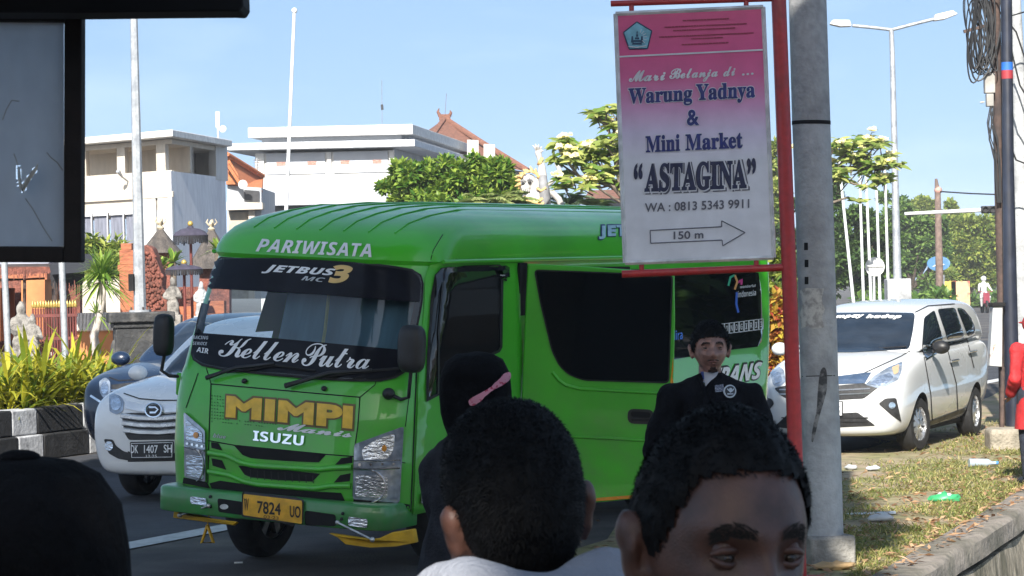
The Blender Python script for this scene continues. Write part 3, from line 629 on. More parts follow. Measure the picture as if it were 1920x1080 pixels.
# wheels
def wheel(parent, c, r, wd, rimmat, name='wheel', axis='X', yaw=0, spokes=8, dual=False):
    o = thing(name, '', ''); del o['label']; del o['category']; o.parent = parent; o.location = c; o.rotation_euler = (0, 0, yaw)
    h = wd / 2; MB().lathe([(r * .60, -h * .8), (r * .64, -h), (r * .9, -h), (r * .98, -h * .72), (r, -h * .3), (r, h * .3), (r * .98, h * .72), (r * .9, h), (r * .64, h), (r * .60, h * .8)], n=36, axis='X', cap=False).build('tyre', M_rubber, o, 40)
    rm = MB(); rm.lathe([(r * .64, -h * .85), (r * .61, -h * .9), (r * .58, -h * .4), (r * .58, h * .4), (r * .61, h * .9), (r * .64, h * .85)], n=28, axis='X', cap=False)
    for sd in (-1, 1):
        rm.lathe([(r * .2, sd * h * .78), (r * .12, sd * h * .85), (.001, sd * h * .85)], n=14, axis='X', cap=False)
        for k in range(spokes):
            t = 2 * math.pi * k / spokes; d = Vector((0, math.cos(t), math.sin(t))); p = Vector((0, -math.sin(t), math.cos(t)))
            a = d * r * .12; b = d * r * .6; wv = p * r * .07; x1 = Vector((sd * h * .80, 0, 0)); x2 = Vector((sd * h * .72, 0, 0))
            rm.add([a - wv + x1, a + wv + x1, b + wv * 1.3 + x2, b - wv * 1.3 + x2, a - wv + x1 * .6, a + wv + x1 * .6, b + wv * 1.3 + x2 * .6, b - wv * 1.3 + x2 * .6], [(0, 1, 2, 3), (7, 6, 5, 4), (0, 4, 5, 1), (1, 5, 6, 2), (2, 6, 7, 3), (3, 7, 4, 0)])
        rm.lathe([(r * .58, sd * h * .2), (.001, sd * h * .2)], n=20, axis='X', cap=False, m=1)
    rm.build('rim', [rimmat, M_dark], o, 40); return o
for u in (-.72, .72):
    for v in (1.12, 5.0):
        q = BMW @ Vector((u, v, .37)); zc = .37 - q.z
        wheel(bus, Vector((u, v, .37 + .37 - q.z)), .37, .22, M_steel, yaw=R(0), spokes=6)
ax = MB(); ax.tube([(-.7, 1.12, .38), (.7, 1.12, .38)], .06, 8); ax.tube([(-.7, 5.0, .38), (.7, 5.0, .38)], .07, 8); ax.box((0, 3.3, .52), (.8, 6.2, .14)); ax.build('chassis', M_dark, bus)
# ================================================================ cars
M_wcar = mat('white car paint', (.78, .79, .80), rough=.25, coat=.8, var=.05, scale=1.5)
M_scar = mat('pearl silver paint', (.60, .61, .62), rough=.25, coat=.9, var=.05, scale=1.2)
M_ncar = mat('dark blue car paint', (.006, .015, .038), rough=.3, coat=.6, var=.2, scale=2)
M_cglass = mat('car glass', (.012, .018, .028), rough=.02, var=.2, coat=.5)
M_alloy = mat('alloy rim', (.62, .63, .65), rough=.25, metal=.9, var=.1)
M_dplast = mat('dark grille plastic', (.022, .022, .024), rough=.5, var=.3, scale=30)
def spl(T, x):
    for a, c in zip(T, T[1:]):
        if a[0] <= x <= c[0]:
            t = (x - a[0]) / (c[0] - a[0]); t = t * t * (3 - 2 * t) if len(a) > 99 else t; return [p + (q - p) * t for p, q in zip(a, c)]
    return list(T[0] if x < T[0][0] else T[-1])
def carbody(name, st_, gh, mpaint, parent, arches, wr):
    """st_: stations (v, z_low, z_belt, half width low, half width max, crown); gh: greenhouse stations (v, z_roof, half width belt, half width roof)"""
    rings = []
    for v, zl, zb, wl, wm, cr in st_:
        zm = zl + (zb - zl) * .45; h = [(0, zl), (wl * .8, zl), (wl, zl + .05), (wm, zm), (wm * .985, zb - .10), (wm * .93, zb - .02), (wm * .72, zb + cr * .55), (0, zb + cr)]
        rings.append([Vector((-a, v, z)) for a, z in h[1:-1]] [::1] + [Vector((0, v, h[-1][1]))] + [Vector((a, v, z)) for a, z in reversed(h[1:-1])] + [Vector((0, v, h[0][1]))])
    o = MB().loft(rings).build(name, mpaint, parent, 180)
    sd = o.modifiers.new('s', 'SUBSURF'); sd.levels = sd.render_levels = 3
    cut = MB()
    for v in arches:
        for sg in (-1, 1): cut.lathe([(wr * 1.13, sg * .5), (wr * 1.13, sg * 1.2)] if sg > 0 else [(wr * 1.13, -1.2), (wr * 1.13, -.5)], (0, v, wr * 1.02), 40, axis='X')
    co = cut.build('cutter', M_dark, parent, 0); bo = o.modifiers.new('b', 'BOOLEAN'); bo.object = co; bo.operation = 'DIFFERENCE'; bo.solver = 'EXACT'; bo.material_mode = 'TRANSFER'
    bake(o); bpy.data.objects.remove(co); o.data.polygons.foreach_set('use_smooth', [True] * len(o.data.polygons)); o.data.set_sharp_from_angle(angle=R(40))
    g = None
    if gh:
        rings = []
        for v, zb, zr, wb, wt in gh:
            d = zr - zb; rings.append([Vector((-wb, v, zb)), Vector((-(wb * .5 + wt * .5) - .02, v, zb + d * .5)), Vector((-wt, v, zr - d * .12)), Vector((-wt * .8, v, zr - d * .02)), Vector((0, v, zr)), Vector((wt * .8, v, zr - d * .02)), Vector((wt, v, zr - d * .12)), Vector(((wb * .5 + wt * .5) + .02, v, zb + d * .5)), Vector((wb, v, zb)), Vector((0, v, zb))])
        g = MB().loft(rings).build('cabin', mpaint, o, 180); sd = g.modifiers.new('s', 'SUBSURF'); sd.levels = sd.render_levels = 3; bake(g); g.data.polygons.foreach_set('use_smooth', [True] * len(g.data.polygons))
    return o, g
def carskin(obs, mw):
    V = []; F = []
    for o in obs:
        n = len(V); V += [tuple(v.co) for v in o.data.vertices]; F += [tuple(i + n for i in p.vertices) for p in o.data.polygons]
    return Skin(V, F, mw)
# ---- silver people carrier on the verge
sg = thing('silver_car', 'silver people carrier with white windscreen banner, parked behind the concrete pole', 'car')
SGA = R(24); P0 = G(1712, 846); dS = Vector((math.sin(SGA), math.cos(SGA), 0)); rS = Vector((math.cos(SGA), -math.sin(SGA), 0))
sg.rotation_euler = (0, 0, -SGA); sg.location = P0 - rS * .70 - dS * .80
bpy.context.view_layer.update(); SGM = sg.matrix_world.copy()
body, cab = carbody('body', [(0.0, .40, .66, .40, .50, .01), (.03, .24, .74, .56, .64, .02), (.12, .20, .84, .68, .755, .03), (.30, .19, .93, .74, .805, .04), (.60, .19, 1.0, .76, .825, .045), (.95, .19, 1.06, .76, .83, .05), (1.3, .19, 1.08, .76, .83, .05), (2.4, .20, 1.10, .76, .83, .05), (3.4, .22, 1.12, .75, .825, .05), (3.9, .26, 1.14, .74, .82, .05), (4.12, .32, 1.12, .70, .77, .04), (4.2, .45, 1.0, .6, .68, .02)],
    [(.98, 1.04, 1.07, .72, .68), (1.25, 1.05, 1.27, .755, .66), (1.6, 1.05, 1.50, .77, .63), (1.95, 1.06, 1.60, .78, .66), (2.5, 1.07, 1.64, .78, .68), (3.2, 1.08, 1.65, .78, .68), (3.8, 1.08, 1.63, .77, .67), (4.02, 1.08, 1.52, .75, .64), (4.12, 1.06, 1.14, .72, .6)], M_scar, sg, (.80, 3.325), .30)
K = carskin([body, cab], SGM)
for u in (-.70, .70):
    for v in (.80, 3.325): wheel(sg, Vector((u, v, .30)), .30, .19, M_alloy, spokes=10, yaw=R(-8) if v < 1 else 0)
wsn = K.panel('windscreen', rnd([(1500, 588), (1560, 587), (1640, 586), (1716, 587), (1712, 620), (1705, 655), (1600, 661), (1490, 661), (1480, 650)], 8), M_cglass, sg, .006, 12, .004)
K.text('lettering', 'mpay', [(1566, 600), (1618, 598), (1621, 591), (1568, 593)], M_white_l, wsn, 'sansital', .012, fat=.03); K.text('lettering', 'hadep', [(1623, 600), (1688, 600), (1692, 591), (1626, 591)], M_white_l, wsn, 'sansital', .012, fat=.03)
K.line('wiper', [(1570, 656), (1640, 655), (1700, 651)], 2.5, M_black, wsn, .014)
for pts in ([(1732, 596), (1748, 584), (1752, 583), (1772, 650), (1735, 674), (1728, 650)], [(1757, 580), (1790, 577), (1809, 634), (1780, 647)], [(1793, 577), (1806, 579), (1823, 600), (1828, 618), (1826, 628), (1815, 632)]):
    K.panel('side_window', rnd(pts, 5), M_cglass, sg, .006, 10, .004)
K.line('belt_trim', [(1735, 675), (1775, 650), (1828, 630)], 1.8, M_chrome, sg, .008)
hl = K.panel('headlight', rnd([(1622, 722), (1640, 705), (1665, 690), (1692, 679), (1690, 697), (1684, 712), (1660, 725), (1645, 728)], 4), M_lamp, sg, .008, 8, .006); K.panel('reflector', rnd([(1630, 721), (1648, 707), (1668, 700), (1676, 708), (1660, 721), (1646, 724)], 4), M_refl, hl, .011, 5); K.panel('turn_lens', rnd([(1672, 690), (1686, 684), (1684, 700), (1676, 704)], 3), mat('amber bulb', (.5, .35, .2), rough=.2, coat=1), hl, .011, 5)
hl = K.panel('headlight', rnd([(1443, 690), (1452, 684), (1470, 694), (1474, 716), (1462, 726), (1450, 722)], 4), M_lamp, sg, .008, 8, .006); K.panel('reflector', rnd([(1447, 696), (1464, 700), (1468, 716), (1455, 720)], 4), M_refl, hl, .011, 5)
K.panel('bonnet_trim', [(1480, 712), (1570, 706), (1618, 700), (1634, 699), (1622, 719), (1570, 721), (1480, 724)], M_chrome, sg, .007, 10, .005)
gr = K.panel('grille', rnd([(1452, 728), (1480, 722), (1570, 723), (1620, 719), (1647, 727), (1620, 747), (1570, 750), (1478, 749), (1465, 742)], 4), M_dplast, sg, .006, 10, .005)
for y in (731, 739): K.line('grille_slat', [(1462, y), (1570, y + 1), (1632, y - 2)], 2.5, mat('slat chrome', (.25, .26, .28), rough=.25, metal=.8), gr, .012)
gr = K.panel('lower_grille', rnd([(1452, 800), (1478, 776), (1573, 775), (1608, 773), (1642, 798), (1570, 801), (1478, 803)], 4), M_dplast, sg, .006, 10, .005)
for y in (783, 791): K.line('grille_slat', [(1466, y), (1570, y), (1628, y)], 2, M_black, gr, .012)
fg = K.panel('fog_surround', rnd([(1647, 757), (1660, 747), (1680, 746), (1690, 792), (1672, 779)], 4), M_dplast, sg, .006, 8, .005); K.panel('fog_light', circ(1672, 760, 6), M_chrome, fg, .012, 4)
fg = K.panel('fog_surround', rnd([(1434, 775), (1436, 745), (1448, 748), (1452, 757), (1442, 770)], 3), M_dplast, sg, .006, 8, .005)
pl = K.panel('number_plate', [(1500, 754), (1582, 752), (1582, 780), (1500, 782)], M_black, sg, .03, 20, .02); K.panel('plate_face', [(1502, 756), (1580, 754), (1580, 778), (1502, 780)], M_white_l, pl, .034, 20)
K.text('plate_text', '1536', [(1520, 776), (1556, 775), (1556, 760), (1520, 761)], M_ink, pl, 'sans', .037, fat=.01); K.text('plate_text', 'ES', [(1562, 775), (1577, 775), (1577, 760), (1562, 760)], M_ink, pl, 'sans', .037, fat=.01)
for pts in ([(1730, 655), (1745, 740), (1748, 790)], [(1775, 651), (1793, 720), (1796, 775)], [(1620, 700), (1690, 668), (1706, 658)], [(1812, 633), (1826, 690)]): K.line('panel_gap', pts, 1.6, M_dark, sg, .004)
for x, y in ((1787, 677), (1821, 660)): K.tube('door_handle', [(x - 7, y + 1), (x + 7, y - 2)], .014, M_chrome, sg, .02)
K.panel('sill_trim', [(1740, 790), (1817, 762), (1817, 769), (1740, 798)], M_black, sg, .008, 10)
def sgp(u, v, z): return Vector((u, v, z))
for u, nm in ((.93, 1), (-.93, 0)):
    m = MB().ball((u, 1.22, 1.12), (.10, .07, .075), 14, 10).build('mirror', [M_black if u > 0 else M_scar], sg, 60); MB().tube([(u * .9, 1.22, 1.08), (u, 1.22, 1.09)], .025, 6).build('mirror_arm', M_black, m, 60)
b = MB(); 
for u in (-.66, .66): b.box((u, 3.66, .22), (.2, .012, .26))
b.build('mud_flap', M_black, sg)
MB().box((0, 2.0, .24), (1.35, 3.2, .1)).build('underbody', M_dark, sg)
K.line('roof_gutter', [(1716, 586), (1740, 574), (1790, 570)], 2.0, M_black, sg, .004)
# ---- white people carrier in the near lane
av = thing('white_car', 'white people carrier with chrome grille and black number plate, in the lane beside the minibus', 'car')
P0 = G(265, 929); AVA = R(22); dA = Vector((math.sin(AVA), math.cos(AVA), 0)); rA = Vector((math.cos(AVA), -math.sin(AVA), 0))
av.rotation_euler = (0, 0, -AVA); av.location = P0 + rA * .70 - dA * .77
bpy.context.view_layer.update(); AVM = av.matrix_world.copy()
body, cab = carbody('body', [(0.0, .34, .74, .58, .66, .01), (.03, .26, .86, .69, .76, .02), (.12, .24, .95, .75, .81, .03), (.28, .24, 1.02, .77, .83, .05), (.55, .24, 1.06, .77, .83, .06), (.95, .24, 1.12, .77, .83, .06), (1.4, .24, 1.13, .77, .83, .05), (3.4, .26, 1.15, .76, .83, .05), (4.0, .32, 1.15, .70, .79, .05), (4.15, .45, 1.0, .5, .6, .02)],
    [(.95, 1.10, 1.13, .70, .66), (1.3, 1.10, 1.36, .74, .64), (1.7, 1.10, 1.62, .76, .61), (2.2, 1.10, 1.69, .77, .61), (3.3, 1.10, 1.67, .76, .6), (3.9, 1.10, 1.5, .70, .55), (4.08, 1.08, 1.2, .64, .5)], M_wcar, av, (.77, 3.43), .30)
K = carskin([body, cab], AVM)
for u in (-.70, .70):
    for v in (.77, 3.43): wheel(av, Vector((u, v, .30)), .30, .19, M_alloy, spokes=7)
K.panel('windscreen', [(305, 702), (322, 680), (340, 662), (365, 640), (420, 640), (420, 705), (340, 706)], M_cglass, av, .006, 10, .004)
K.line('bonnet_edge', [(221, 727), (232, 738), (262, 748), (300, 751), (350, 751)], 2.0, M_dark, av, .004)
hl = K.panel('headlight', rnd([(205, 742), (212, 738), (226, 744), (233, 752), (231, 772), (220, 778), (206, 772)], 4), M_lamp, av, .008, 7, .006); K.panel('reflector', circ(218, 758, 10, 12, 14), M_refl, hl, .011, 5)
K.panel('chrome_bar', [(233, 752), (262, 759), (300, 761), (352, 756), (352, 771), (300, 775), (262, 772), (236, 767)], mat('bright bar', (.80, .81, .83), rough=.2, metal=.35, coat=.6), av, .012, 10, .01)
gr = K.panel('grille', rnd([(228, 775), (262, 774), (300, 777), (352, 772), (352, 824), (242, 825), (234, 812)], 4), M_dplast, av, .006, 10, .005)
for y, x0 in ((784, 229), (797, 231), (810, 234)): K.tube('grille_slat', [(x0, y - 4), (262, y), (300, y + 1), (352, y - 3)], .026, mat('bright slat', (.80, .81, .83), rough=.25, metal=.35, coat=.5), gr, .012, 6)
em = K.tube('oval_badge', [(291 + 15 * math.cos(t), 771 + 12 * math.sin(t)) for t in [i * math.pi / 10 for i in range(21)]], .011, M_chrome, av, .03); K.panel('badge_field', circ(291, 771, 13, 10, 16), M_dplast, em, .026, 6); K.line('badge_mark', [(282, 766), (294, 766), (299, 770), (294, 775), (284, 775)], 3.0, M_chrome, em, .033, 4)
fg = K.panel('fog_surround', rnd([(195, 823), (212, 824), (218, 836), (232, 846), (248, 850), (246, 864), (222, 860), (204, 850)], 4), M_dplast, av, .006, 8, .005); K.panel('fog_light', circ(205, 836, 8, 9, 14), M_refl, fg, .012, 4)
K.panel('lower_grille', [(240, 846), (262, 851), (352, 849), (352, 864), (240, 866)], M_dplast, av, .005, 10)
pl = K.panel('number_plate', rnd([(247, 828), (330, 826), (329, 859), (248, 860)], 3), M_black, av, .035, 20, .025)
K.line('plate_border', [(250, 831), (327, 829), (326, 856), (251, 857), (250, 831)], 1.0, M_white_l, pl, .039, 10)
K.text('plate_text', 'DK', [(249.5, 849), (263, 849), (263, 834), (249.5, 834)], M_white_l, pl, 'sans', .040, fat=.015); K.text('plate_text', '1407', [(274, 849), (300, 849), (300, 834), (274, 834)], M_white_l, pl, 'sans', .040, fat=.015); K.text('plate_text', 'SH', [(311, 848), (326, 848), (326, 833), (311, 833)], M_white_l, pl, 'sans', .040, fat=.015); K.text('plate_text', '12·25', [(278, 857), (298, 857), (298, 852), (278, 852)], M_white_l, pl, 'sans', .040)
for u in (.93, -.93): MB().ball((u, 1.15, 1.15), (.10, .07, .075), 14, 10).build('mirror', M_wcar, av, 60)
MB().box((0, 2.0, .27), (1.35, 3.2, .1)).build('underbody', M_dark, av)
# ---- dark blue car beyond it
nv = thing('dark_car', 'dark blue glossy car half hidden behind the white people carrier, next to the median kerb', 'car')
P0 = G(205, 832) ; dN = dA; nv.rotation_euler = (0, 0, -AVA); nv.location = RD(7.7, 4.75, 0)
bpy.context.view_layer.update(); NVM = nv.matrix_world.copy()
body, cab = carbody('body', [(0.0, .38, .66, .42, .55, .01), (.03, .27, .78, .60, .70, .02), (.12, .24, .90, .74, .82, .03), (.30, .24, 1.0, .80, .87, .05), (.65, .24, 1.06, .82, .89, .06), (1.05, .24, 1.11, .82, .89, .06), (1.5, .24, 1.12, .82, .89, .05), (3.6, .26, 1.14, .80, .88, .05), (4.3, .32, 1.12, .72, .80, .05), (4.45, .45, 1.0, .5, .6, .02)],
    [(1.05, 1.08, 1.11, .74, .70), (1.4, 1.09, 1.34, .78, .66), (1.85, 1.09, 1.60, .80, .63), (2.4, 1.09, 1.68, .81, .63), (3.5, 1.09, 1.64, .79, .6), (4.15, 1.09, 1.4, .72, .55), (4.35, 1.07, 1.15, .66, .5)], M_ncar, nv, (.85, 3.55), .33)
K = carskin([body, cab], NVM)
for u in (-.75, .75):
    for v in (.85, 3.55): wheel(nv, Vector((u, v, .33)), .33, .2, M_alloy, spokes=7)
K.panel('windscreen', [(296, 664), (318, 640), (345, 612), (380, 585), (420, 585), (420, 668)], M_cglass, nv, .006, 10, .004)
K.line('bonnet_edge', [(205, 708), (222, 714), (262, 712), (320, 700)], 2.2, M_dark, nv, .004)
hl = K.panel('headlight', rnd([(186, 716), (198, 708), (207, 716), (208, 742), (196, 748), (188, 738)], 4), M_lamp, nv, .008, 7, .006); K.panel('reflector', circ(197, 728, 7, 12, 12), M_refl, hl, .011, 5)
K.panel('grille', [(209, 722), (262, 716), (300, 712), (300, 748), (212, 750)], M_dplast, nv, .006, 9, .004); K.line('grille_bar', [(209, 733), (262, 729)], 3, M_chrome, nv, .012); K.line('bumper_trim', [(170, 742), (186, 752), (205, 765)], 4, M_chrome, nv, .008)
for u in (1.0, -1.0): MB().ball((u, 1.3, 1.16), (.12, .09, .085), 14, 10).build('mirror', M_ncar, nv, 60)
MB().box((0, 2.1, .27), (1.4, 3.4, .1)).build('underbody', M_dark, nv)
# ================================================================ sign, posts, poles, boards
M_red = mat('weathered red paint', (.40, .022, .025), rough=.45, col2=(.24, .03, .03), lo=.5, hi=.8, scale=5, var=.15, coat=.2)
M_conc = mat('pale concrete', (.38, .39, .40), rough=.95, col2=(.22, .225, .235), lo=.48, hi=.72, scale=2.6, var=.14, bump=.5, bscale=30)
SY = 16.0
def sp(x, y, d=0.): return W(x, y, SY - d)
def ext(o, p): return [q - o for q in p]
def flat_text(name, t, q, m, parent, o, Y, st='sansbold', fat=0., shear=0., space=1., th=.002):
    V, F = text2d(t, st, fat, shear, space); vs = [W(*quadmap(q, a, b), Y) - o for a, b in V]
    return MB().add(vs, F).build(name, m, parent, 0)
o = sp(1307, 500)
so_ = thing('shop_sign', 'tall pink and white advertising sign with navy lettering and an arrow below', 'sign', o)
C4 = [(1172, 493), (1451, 483), (1431, 13), (1154, 26)]
fr = MB()
for a, c in zip(C4, C4[1:] + C4[:1]): fr.tube([sp(*a) - o, sp(*c) - o], .014, 4)
fr.build('frame', mat('white sign frame', (.62, .62, .62), rough=.5, var=.2, scale=9), so_, 30)
ms = bpy.data.materials.new('printed sign face'); ms.use_nodes = True; N = ms.node_tree.nodes; L = ms.node_tree.links; bs = N['Principled BSDF']; bs.inputs['Roughness'].default_value = .35
t_ = N.new('ShaderNodeTexCoord'); sx = N.new('ShaderNodeSeparateXYZ'); mr = N.new('ShaderNodeMapRange'); mr.inputs[1].default_value = (sp(1180, 495) - o).z; mr.inputs[2].default_value = (sp(1300, 20) - o).z
L.new(t_.outputs['Object'], sx.inputs[0]); L.new(sx.outputs[2], mr.inputs[0]); cr = N.new('ShaderNodeValToRGB'); L.new(mr.outputs[0], cr.inputs[0])
el = cr.color_ramp.elements; el[0].position = 0; el[0].color = (.66, .67, .72, 1); el[1].position = 1; el[1].color = (.60, .06, .19, 1)
for p, c in ((.40, (.66, .66, .72, 1)), (.52, (.60, .52, .68, 1)), (.62, (.58, .28, .48, 1)), (.74, (.57, .09, .25, 1)), (.84, (.60, .06, .22, 1))): e = el.new(p); e.color = c
nz = N.new('ShaderNodeTexNoise'); nz.inputs['Scale'].default_value = 7; nz.inputs['Detail'].default_value = 8; L.new(t_.outputs['Object'], nz.inputs[0]); hs = N.new('ShaderNodeHueSaturation'); m2 = N.new('ShaderNodeMapRange'); m2.inputs[1].default_value = .3; m2.inputs[2].default_value = .7; m2.inputs[3].default_value = .9; m2.inputs[4].default_value = 1.08
L.new(nz.outputs[0], m2.inputs[0]); L.new(m2.outputs[0], hs.inputs['Value']); L.new(cr.outputs[0], hs.inputs['Color']); L.new(hs.outputs[0], bs.inputs['Base Color'])
MB().prism([sp(x, y) - o for x, y in ((1174, 491), (1449, 481), (1429, 15), (1157, 28))], (0, .02, 0)).build('sign_face', ms, so_, 0)
M_navy = mat('navy print', (.018, .026, .16), .5, var=.25, scale=30); M_navy2 = mat('ink print', (.014, .018, .06), .5, var=.25, scale=30); M_wp = mat('white print', (.62, .62, .66), .5, var=.1); M_grp = mat('grey print', (.10, .10, .13), .5)
SYf = SY - .004
def ftx(t, q, m, st, fat=0., halo=0., sh=0., lv=1, space=1., nm='lettering'):
    if halo: flat_text(nm + '_outline', t, [(q[0][0] - 1, q[0][1] + 1), (q[1][0] + 1, q[1][1] + 1), (q[2][0] + 1, q[2][1] - 1), (q[3][0] - 1, q[3][1] - 1)], M_wp, so_, o, SYf - .001, st, fat + halo, sh, space)
    return flat_text(nm, t, q, m, so_, o, SYf - .003, st, fat, sh, space)
ftx('Mari', [(1179, 154), (1248, 151), (1248, 130), (1179, 133)], M_wp, 'script', .02); ftx('Belanja', [(1255, 157), (1346, 152), (1346, 125), (1255, 129)], M_wp, 'script', .02); ftx('di', [(1356, 144), (1379, 142), (1379, 124), (1356, 126)], M_wp, 'script', .02); ftx('...', [(1391, 142), (1413, 140), (1413, 136), (1391, 138)], M_wp, 'sansbold', .01)
ftx('Warung', [(1178, 203), (1298, 197), (1298, 160), (1178, 166)], M_navy, 'serif', .022, .035); ftx('Yadnya', [(1305, 197), (1416, 191), (1416, 153), (1305, 158)], M_navy, 'serif', .022, .035)
ftx('&', [(1288, 236), (1311, 235), (1310, 205), (1287, 206)], M_navy, 'serif', .03, .03)
ftx('Mini', [(1211, 286), (1275, 283), (1275, 251), (1210, 255)], M_navy, 'serif', .025, .02); ftx('Market', [(1285, 283), (1393, 278), (1392, 247), (1285, 252)], M_navy, 'serif', .025, .02)
flat_text('lettering_shadow', 'ASTAGINA', [(1210, 366), (1406, 358), (1405, 298), (1212, 307)], M_grp, so_, o, SYf - .001, 'serif', .035)
flat_text('lettering_outline', 'ASTAGINA', [(1206, 364), (1403, 356), (1402, 296), (1208, 304)], M_wp, so_, o, SYf - .002, 'serif', .06); ftx('ASTAGINA', [(1208, 361), (1400, 354), (1399, 299), (1210, 307)], M_navy2, 'serif', .035)
ftx('“', [(1188, 337), (1205, 336), (1205, 305), (1188, 306)], M_navy2, 'serif', .03, .03); ftx('”', [(1401, 328), (1418, 327), (1417, 296), (1400, 297)], M_navy2, 'serif', .03, .03)
ftx('WA : 0813 5343 9911', [(1209, 398), (1405, 390), (1405, 373), (1209, 381)], M_grp, 'sans', .018)
ftx('150 m', [(1263, 449), (1319, 447), (1319, 432), (1263, 434)], M_grp, 'sans', .02)
ar = [(1219, 432), (1353, 425), (1353, 414), (1397, 436), (1355, 461), (1354, 450), (1220, 456)]
b = MB()
for a, c in zip(ar, ar[1:] + ar[:1]): b.tube([W(*a, SYf - .003) - o, W(*c, SYf - .003) - o], .0028, 4)
b.build('arrow', M_grp, so_, 0)
MB().prism([W(x, y, SYf - .004) - o for x, y in ((1160, 108), (1430, 95), (1430, 92), (1160, 105))], (0, .003, 0)).build('divider_line', M_wp, so_, 0)
PN = [(1194, 41), (1222, 58), (1214, 91), (1180, 92), (1169, 61)]
em = MB().prism([W(x, y, SYf - .003) - o for x, y in PN], (0, .002, 0)).build('crest', mat('crest blue', (.18, .42, .52), .5, var=.2, scale=20), so_, 0); M_cr = mat('crest ink', (.02, .06, .12), .5)
b = MB()
for a, c in zip(PN, PN[1:] + PN[:1]): b.tube([W(*a, SYf - .004) - o, W(*c, SYf - .004) - o], .0035, 4)
for (x0, x1, y0, y1) in ((1185, 1204, 80, 84), (1187, 1202, 75, 79), (1190, 1199, 70, 74), (1192, 1197, 64, 69), (1193, 1196, 58, 63), (1183, 1188, 68, 80), (1201, 1206, 68, 80)): b.prism([W(x, y, SYf - .005) - o for x, y in ((x0, y1), (x1, y1), (x1 - 1, y0), (x0 + 1, y0))], (0, .002, 0))
b.build('crest_temple', M_cr, em, 0); b = MB()
for i in range(6):
    t = R(-70 + i * 22); b.tube([W(1197 + 9 * math.cos(t), 70 + 9 * math.sin(t), SYf - .005) - o, W(1197 + 16 * math.cos(t), 70 + 16 * math.sin(t), SYf - .005) - o], .002, 4)
b.tube([W(1178, 87, SYf - .005) - o, W(1194, 89, SYf - .005) - o, W(1212, 86, SYf - .005) - o], .004, 4); b.build('crest_rays', M_wp, em, 0)
rng = random.Random(2); M_fade = mat('faded red print', (.27, .03, .06), .6)
for y, x0, x1 in ((37, 1280, 1366), (48, 1246, 1398), (55, 1262, 1378), (66, 1236, 1412), (72, 1296, 1352), (82, 1278, 1366)):
    x = x0; b = MB()
    while x < x1:
        wd = rng.uniform(2, 7); yy = y - (x - 1290) * .045; b.prism([W(px_, py_, SYf - .003) - o for px_, py_ in ((x, yy + 2.2), (x + wd, yy + 2.1), (x + wd, yy), (x, yy))], (0, .001, 0)); x += wd + rng.uniform(.3, .9)
    b.build('faded_line', M_fade, so_, 0)
# red post with two arms
base = Vector((W(1500, 1098, SY).x, SY + .02, 0))
rp = thing('red_post', 'red painted steel post with two arms holding the advertising sign', 'post', base)
def rpt(x, y, d=0.): return W(x, y, SY + .02 - d) - base
pp = MB().tube([Vector((0, 0, 0)), rpt(1493, 900), rpt(1479, 500), rpt(1460, 0), rpt(1452, -200)], .047, 18).build('pole', M_red, rp, 60)
for nm, pts, r in (('arm', [(1145, 7), (1458, -3)], .019), ('arm', [(1166, 514), (1478, 501)], .0235)):
    a = MB().tube([rpt(*pts[0]), rpt(*pts[1])], r, 14).build(nm, M_red, rp, 60)
    for x, y0, y1 in (((1184, 5, 26), (1399, -2, 15)) if pts[0][1] < 100 else ((1203, 492, 511), (1418, 485, 503))): MB().tube([rpt(x, y0), rpt(x, y1)], .016, 8).build('clamp', M_red, a, 60)
MB().box((0, 0, .02), (.3, .3, .04)).build('foot_plate', M_red, rp, bevel=.004)
# concrete pole
cb = G(1549, 1062); cb.y += .14
cp_ = thing('concrete_pole', 'thick pale concrete pole with patches of torn paper and a dark drip stain', 'utility pole', (cb.x, cb.y, 0)); CY = cb.y
def cpt_(x, y): return W(x, y, CY) - cb
zz = [(1545, 1000), (1541, 850), (1536, 700), (1528, 420), (1521, 232)]
MB().tube([Vector((0, 0, .05))] + [cpt_(*p) for p in zz], [.133, .131, .130, .128, .128, .128], 28).build('lower_pole', M_conc, cp_, 60)
MB().tube([cpt_(1521, 230), cpt_(1514, 0), cpt_(1500, -500)], [.129, .127, .12], 28).build('upper_pole', mat('grey concrete', (.34, .345, .35), rough=.95, col2=(.22, .22, .225), lo=.5, hi=.75, scale=4, var=.14, bump=.5, bscale=30), cp_, 60)
MB().tube([cpt_(1521, 234), cpt_(1521, 227)], .131, 28).build('joint_band', M_dark, cp_, 60)
MB().box((0, 0, .10), (.33, .33, .20), rot=R(20)).build('plinth', mat('plinth concrete', (.25, .24, .22), rough=1, var=.25, scale=7, bump=.8), cp_, bevel=.02)
cobs = [c for c in cp_.children]; bpy.context.view_layer.update(); CK = carskin([c for c in cobs if 'pole' in c.name], Matrix.Translation(cb))
for x, y in ((1508, 462), (1509, 494), (1509, 526), (1511, 553)): CK.panel('slot', [(x, y - 7), (x + 7, y - 7), (x + 7, y + 7), (x, y + 7)], M_dark, cp_, .002, 10)
rng = random.Random(9); P = [(1500, 545), (1512, 540), (1545, 541), (1540, 560), (1546, 580), (1541, 596), (1545, 614), (1525, 617), (1515, 611), (1503, 616), (1500, 590), (1506, 570)]
CK.panel('torn_paper', P, mat('torn paper', (.50, .49, .46), rough=.9, col2=(.30, .29, .28), lo=.45, hi=.6, scale=22, var=.1), cp_, .003, 6)
CK.panel('drip_stain', smoothpoly([(1538, 690), (1550, 688), (1551, 730), (1545, 752), (1538, 775), (1532, 800), (1526, 828), (1521, 830), (1524, 800), (1532, 770), (1533, 735)], 2), mat('black stain', (.05, .05, .052), rough=.9, col2=(.24, .235, .23), lo=.42, hi=.62, scale=18, var=.1), cp_, .002, 6)
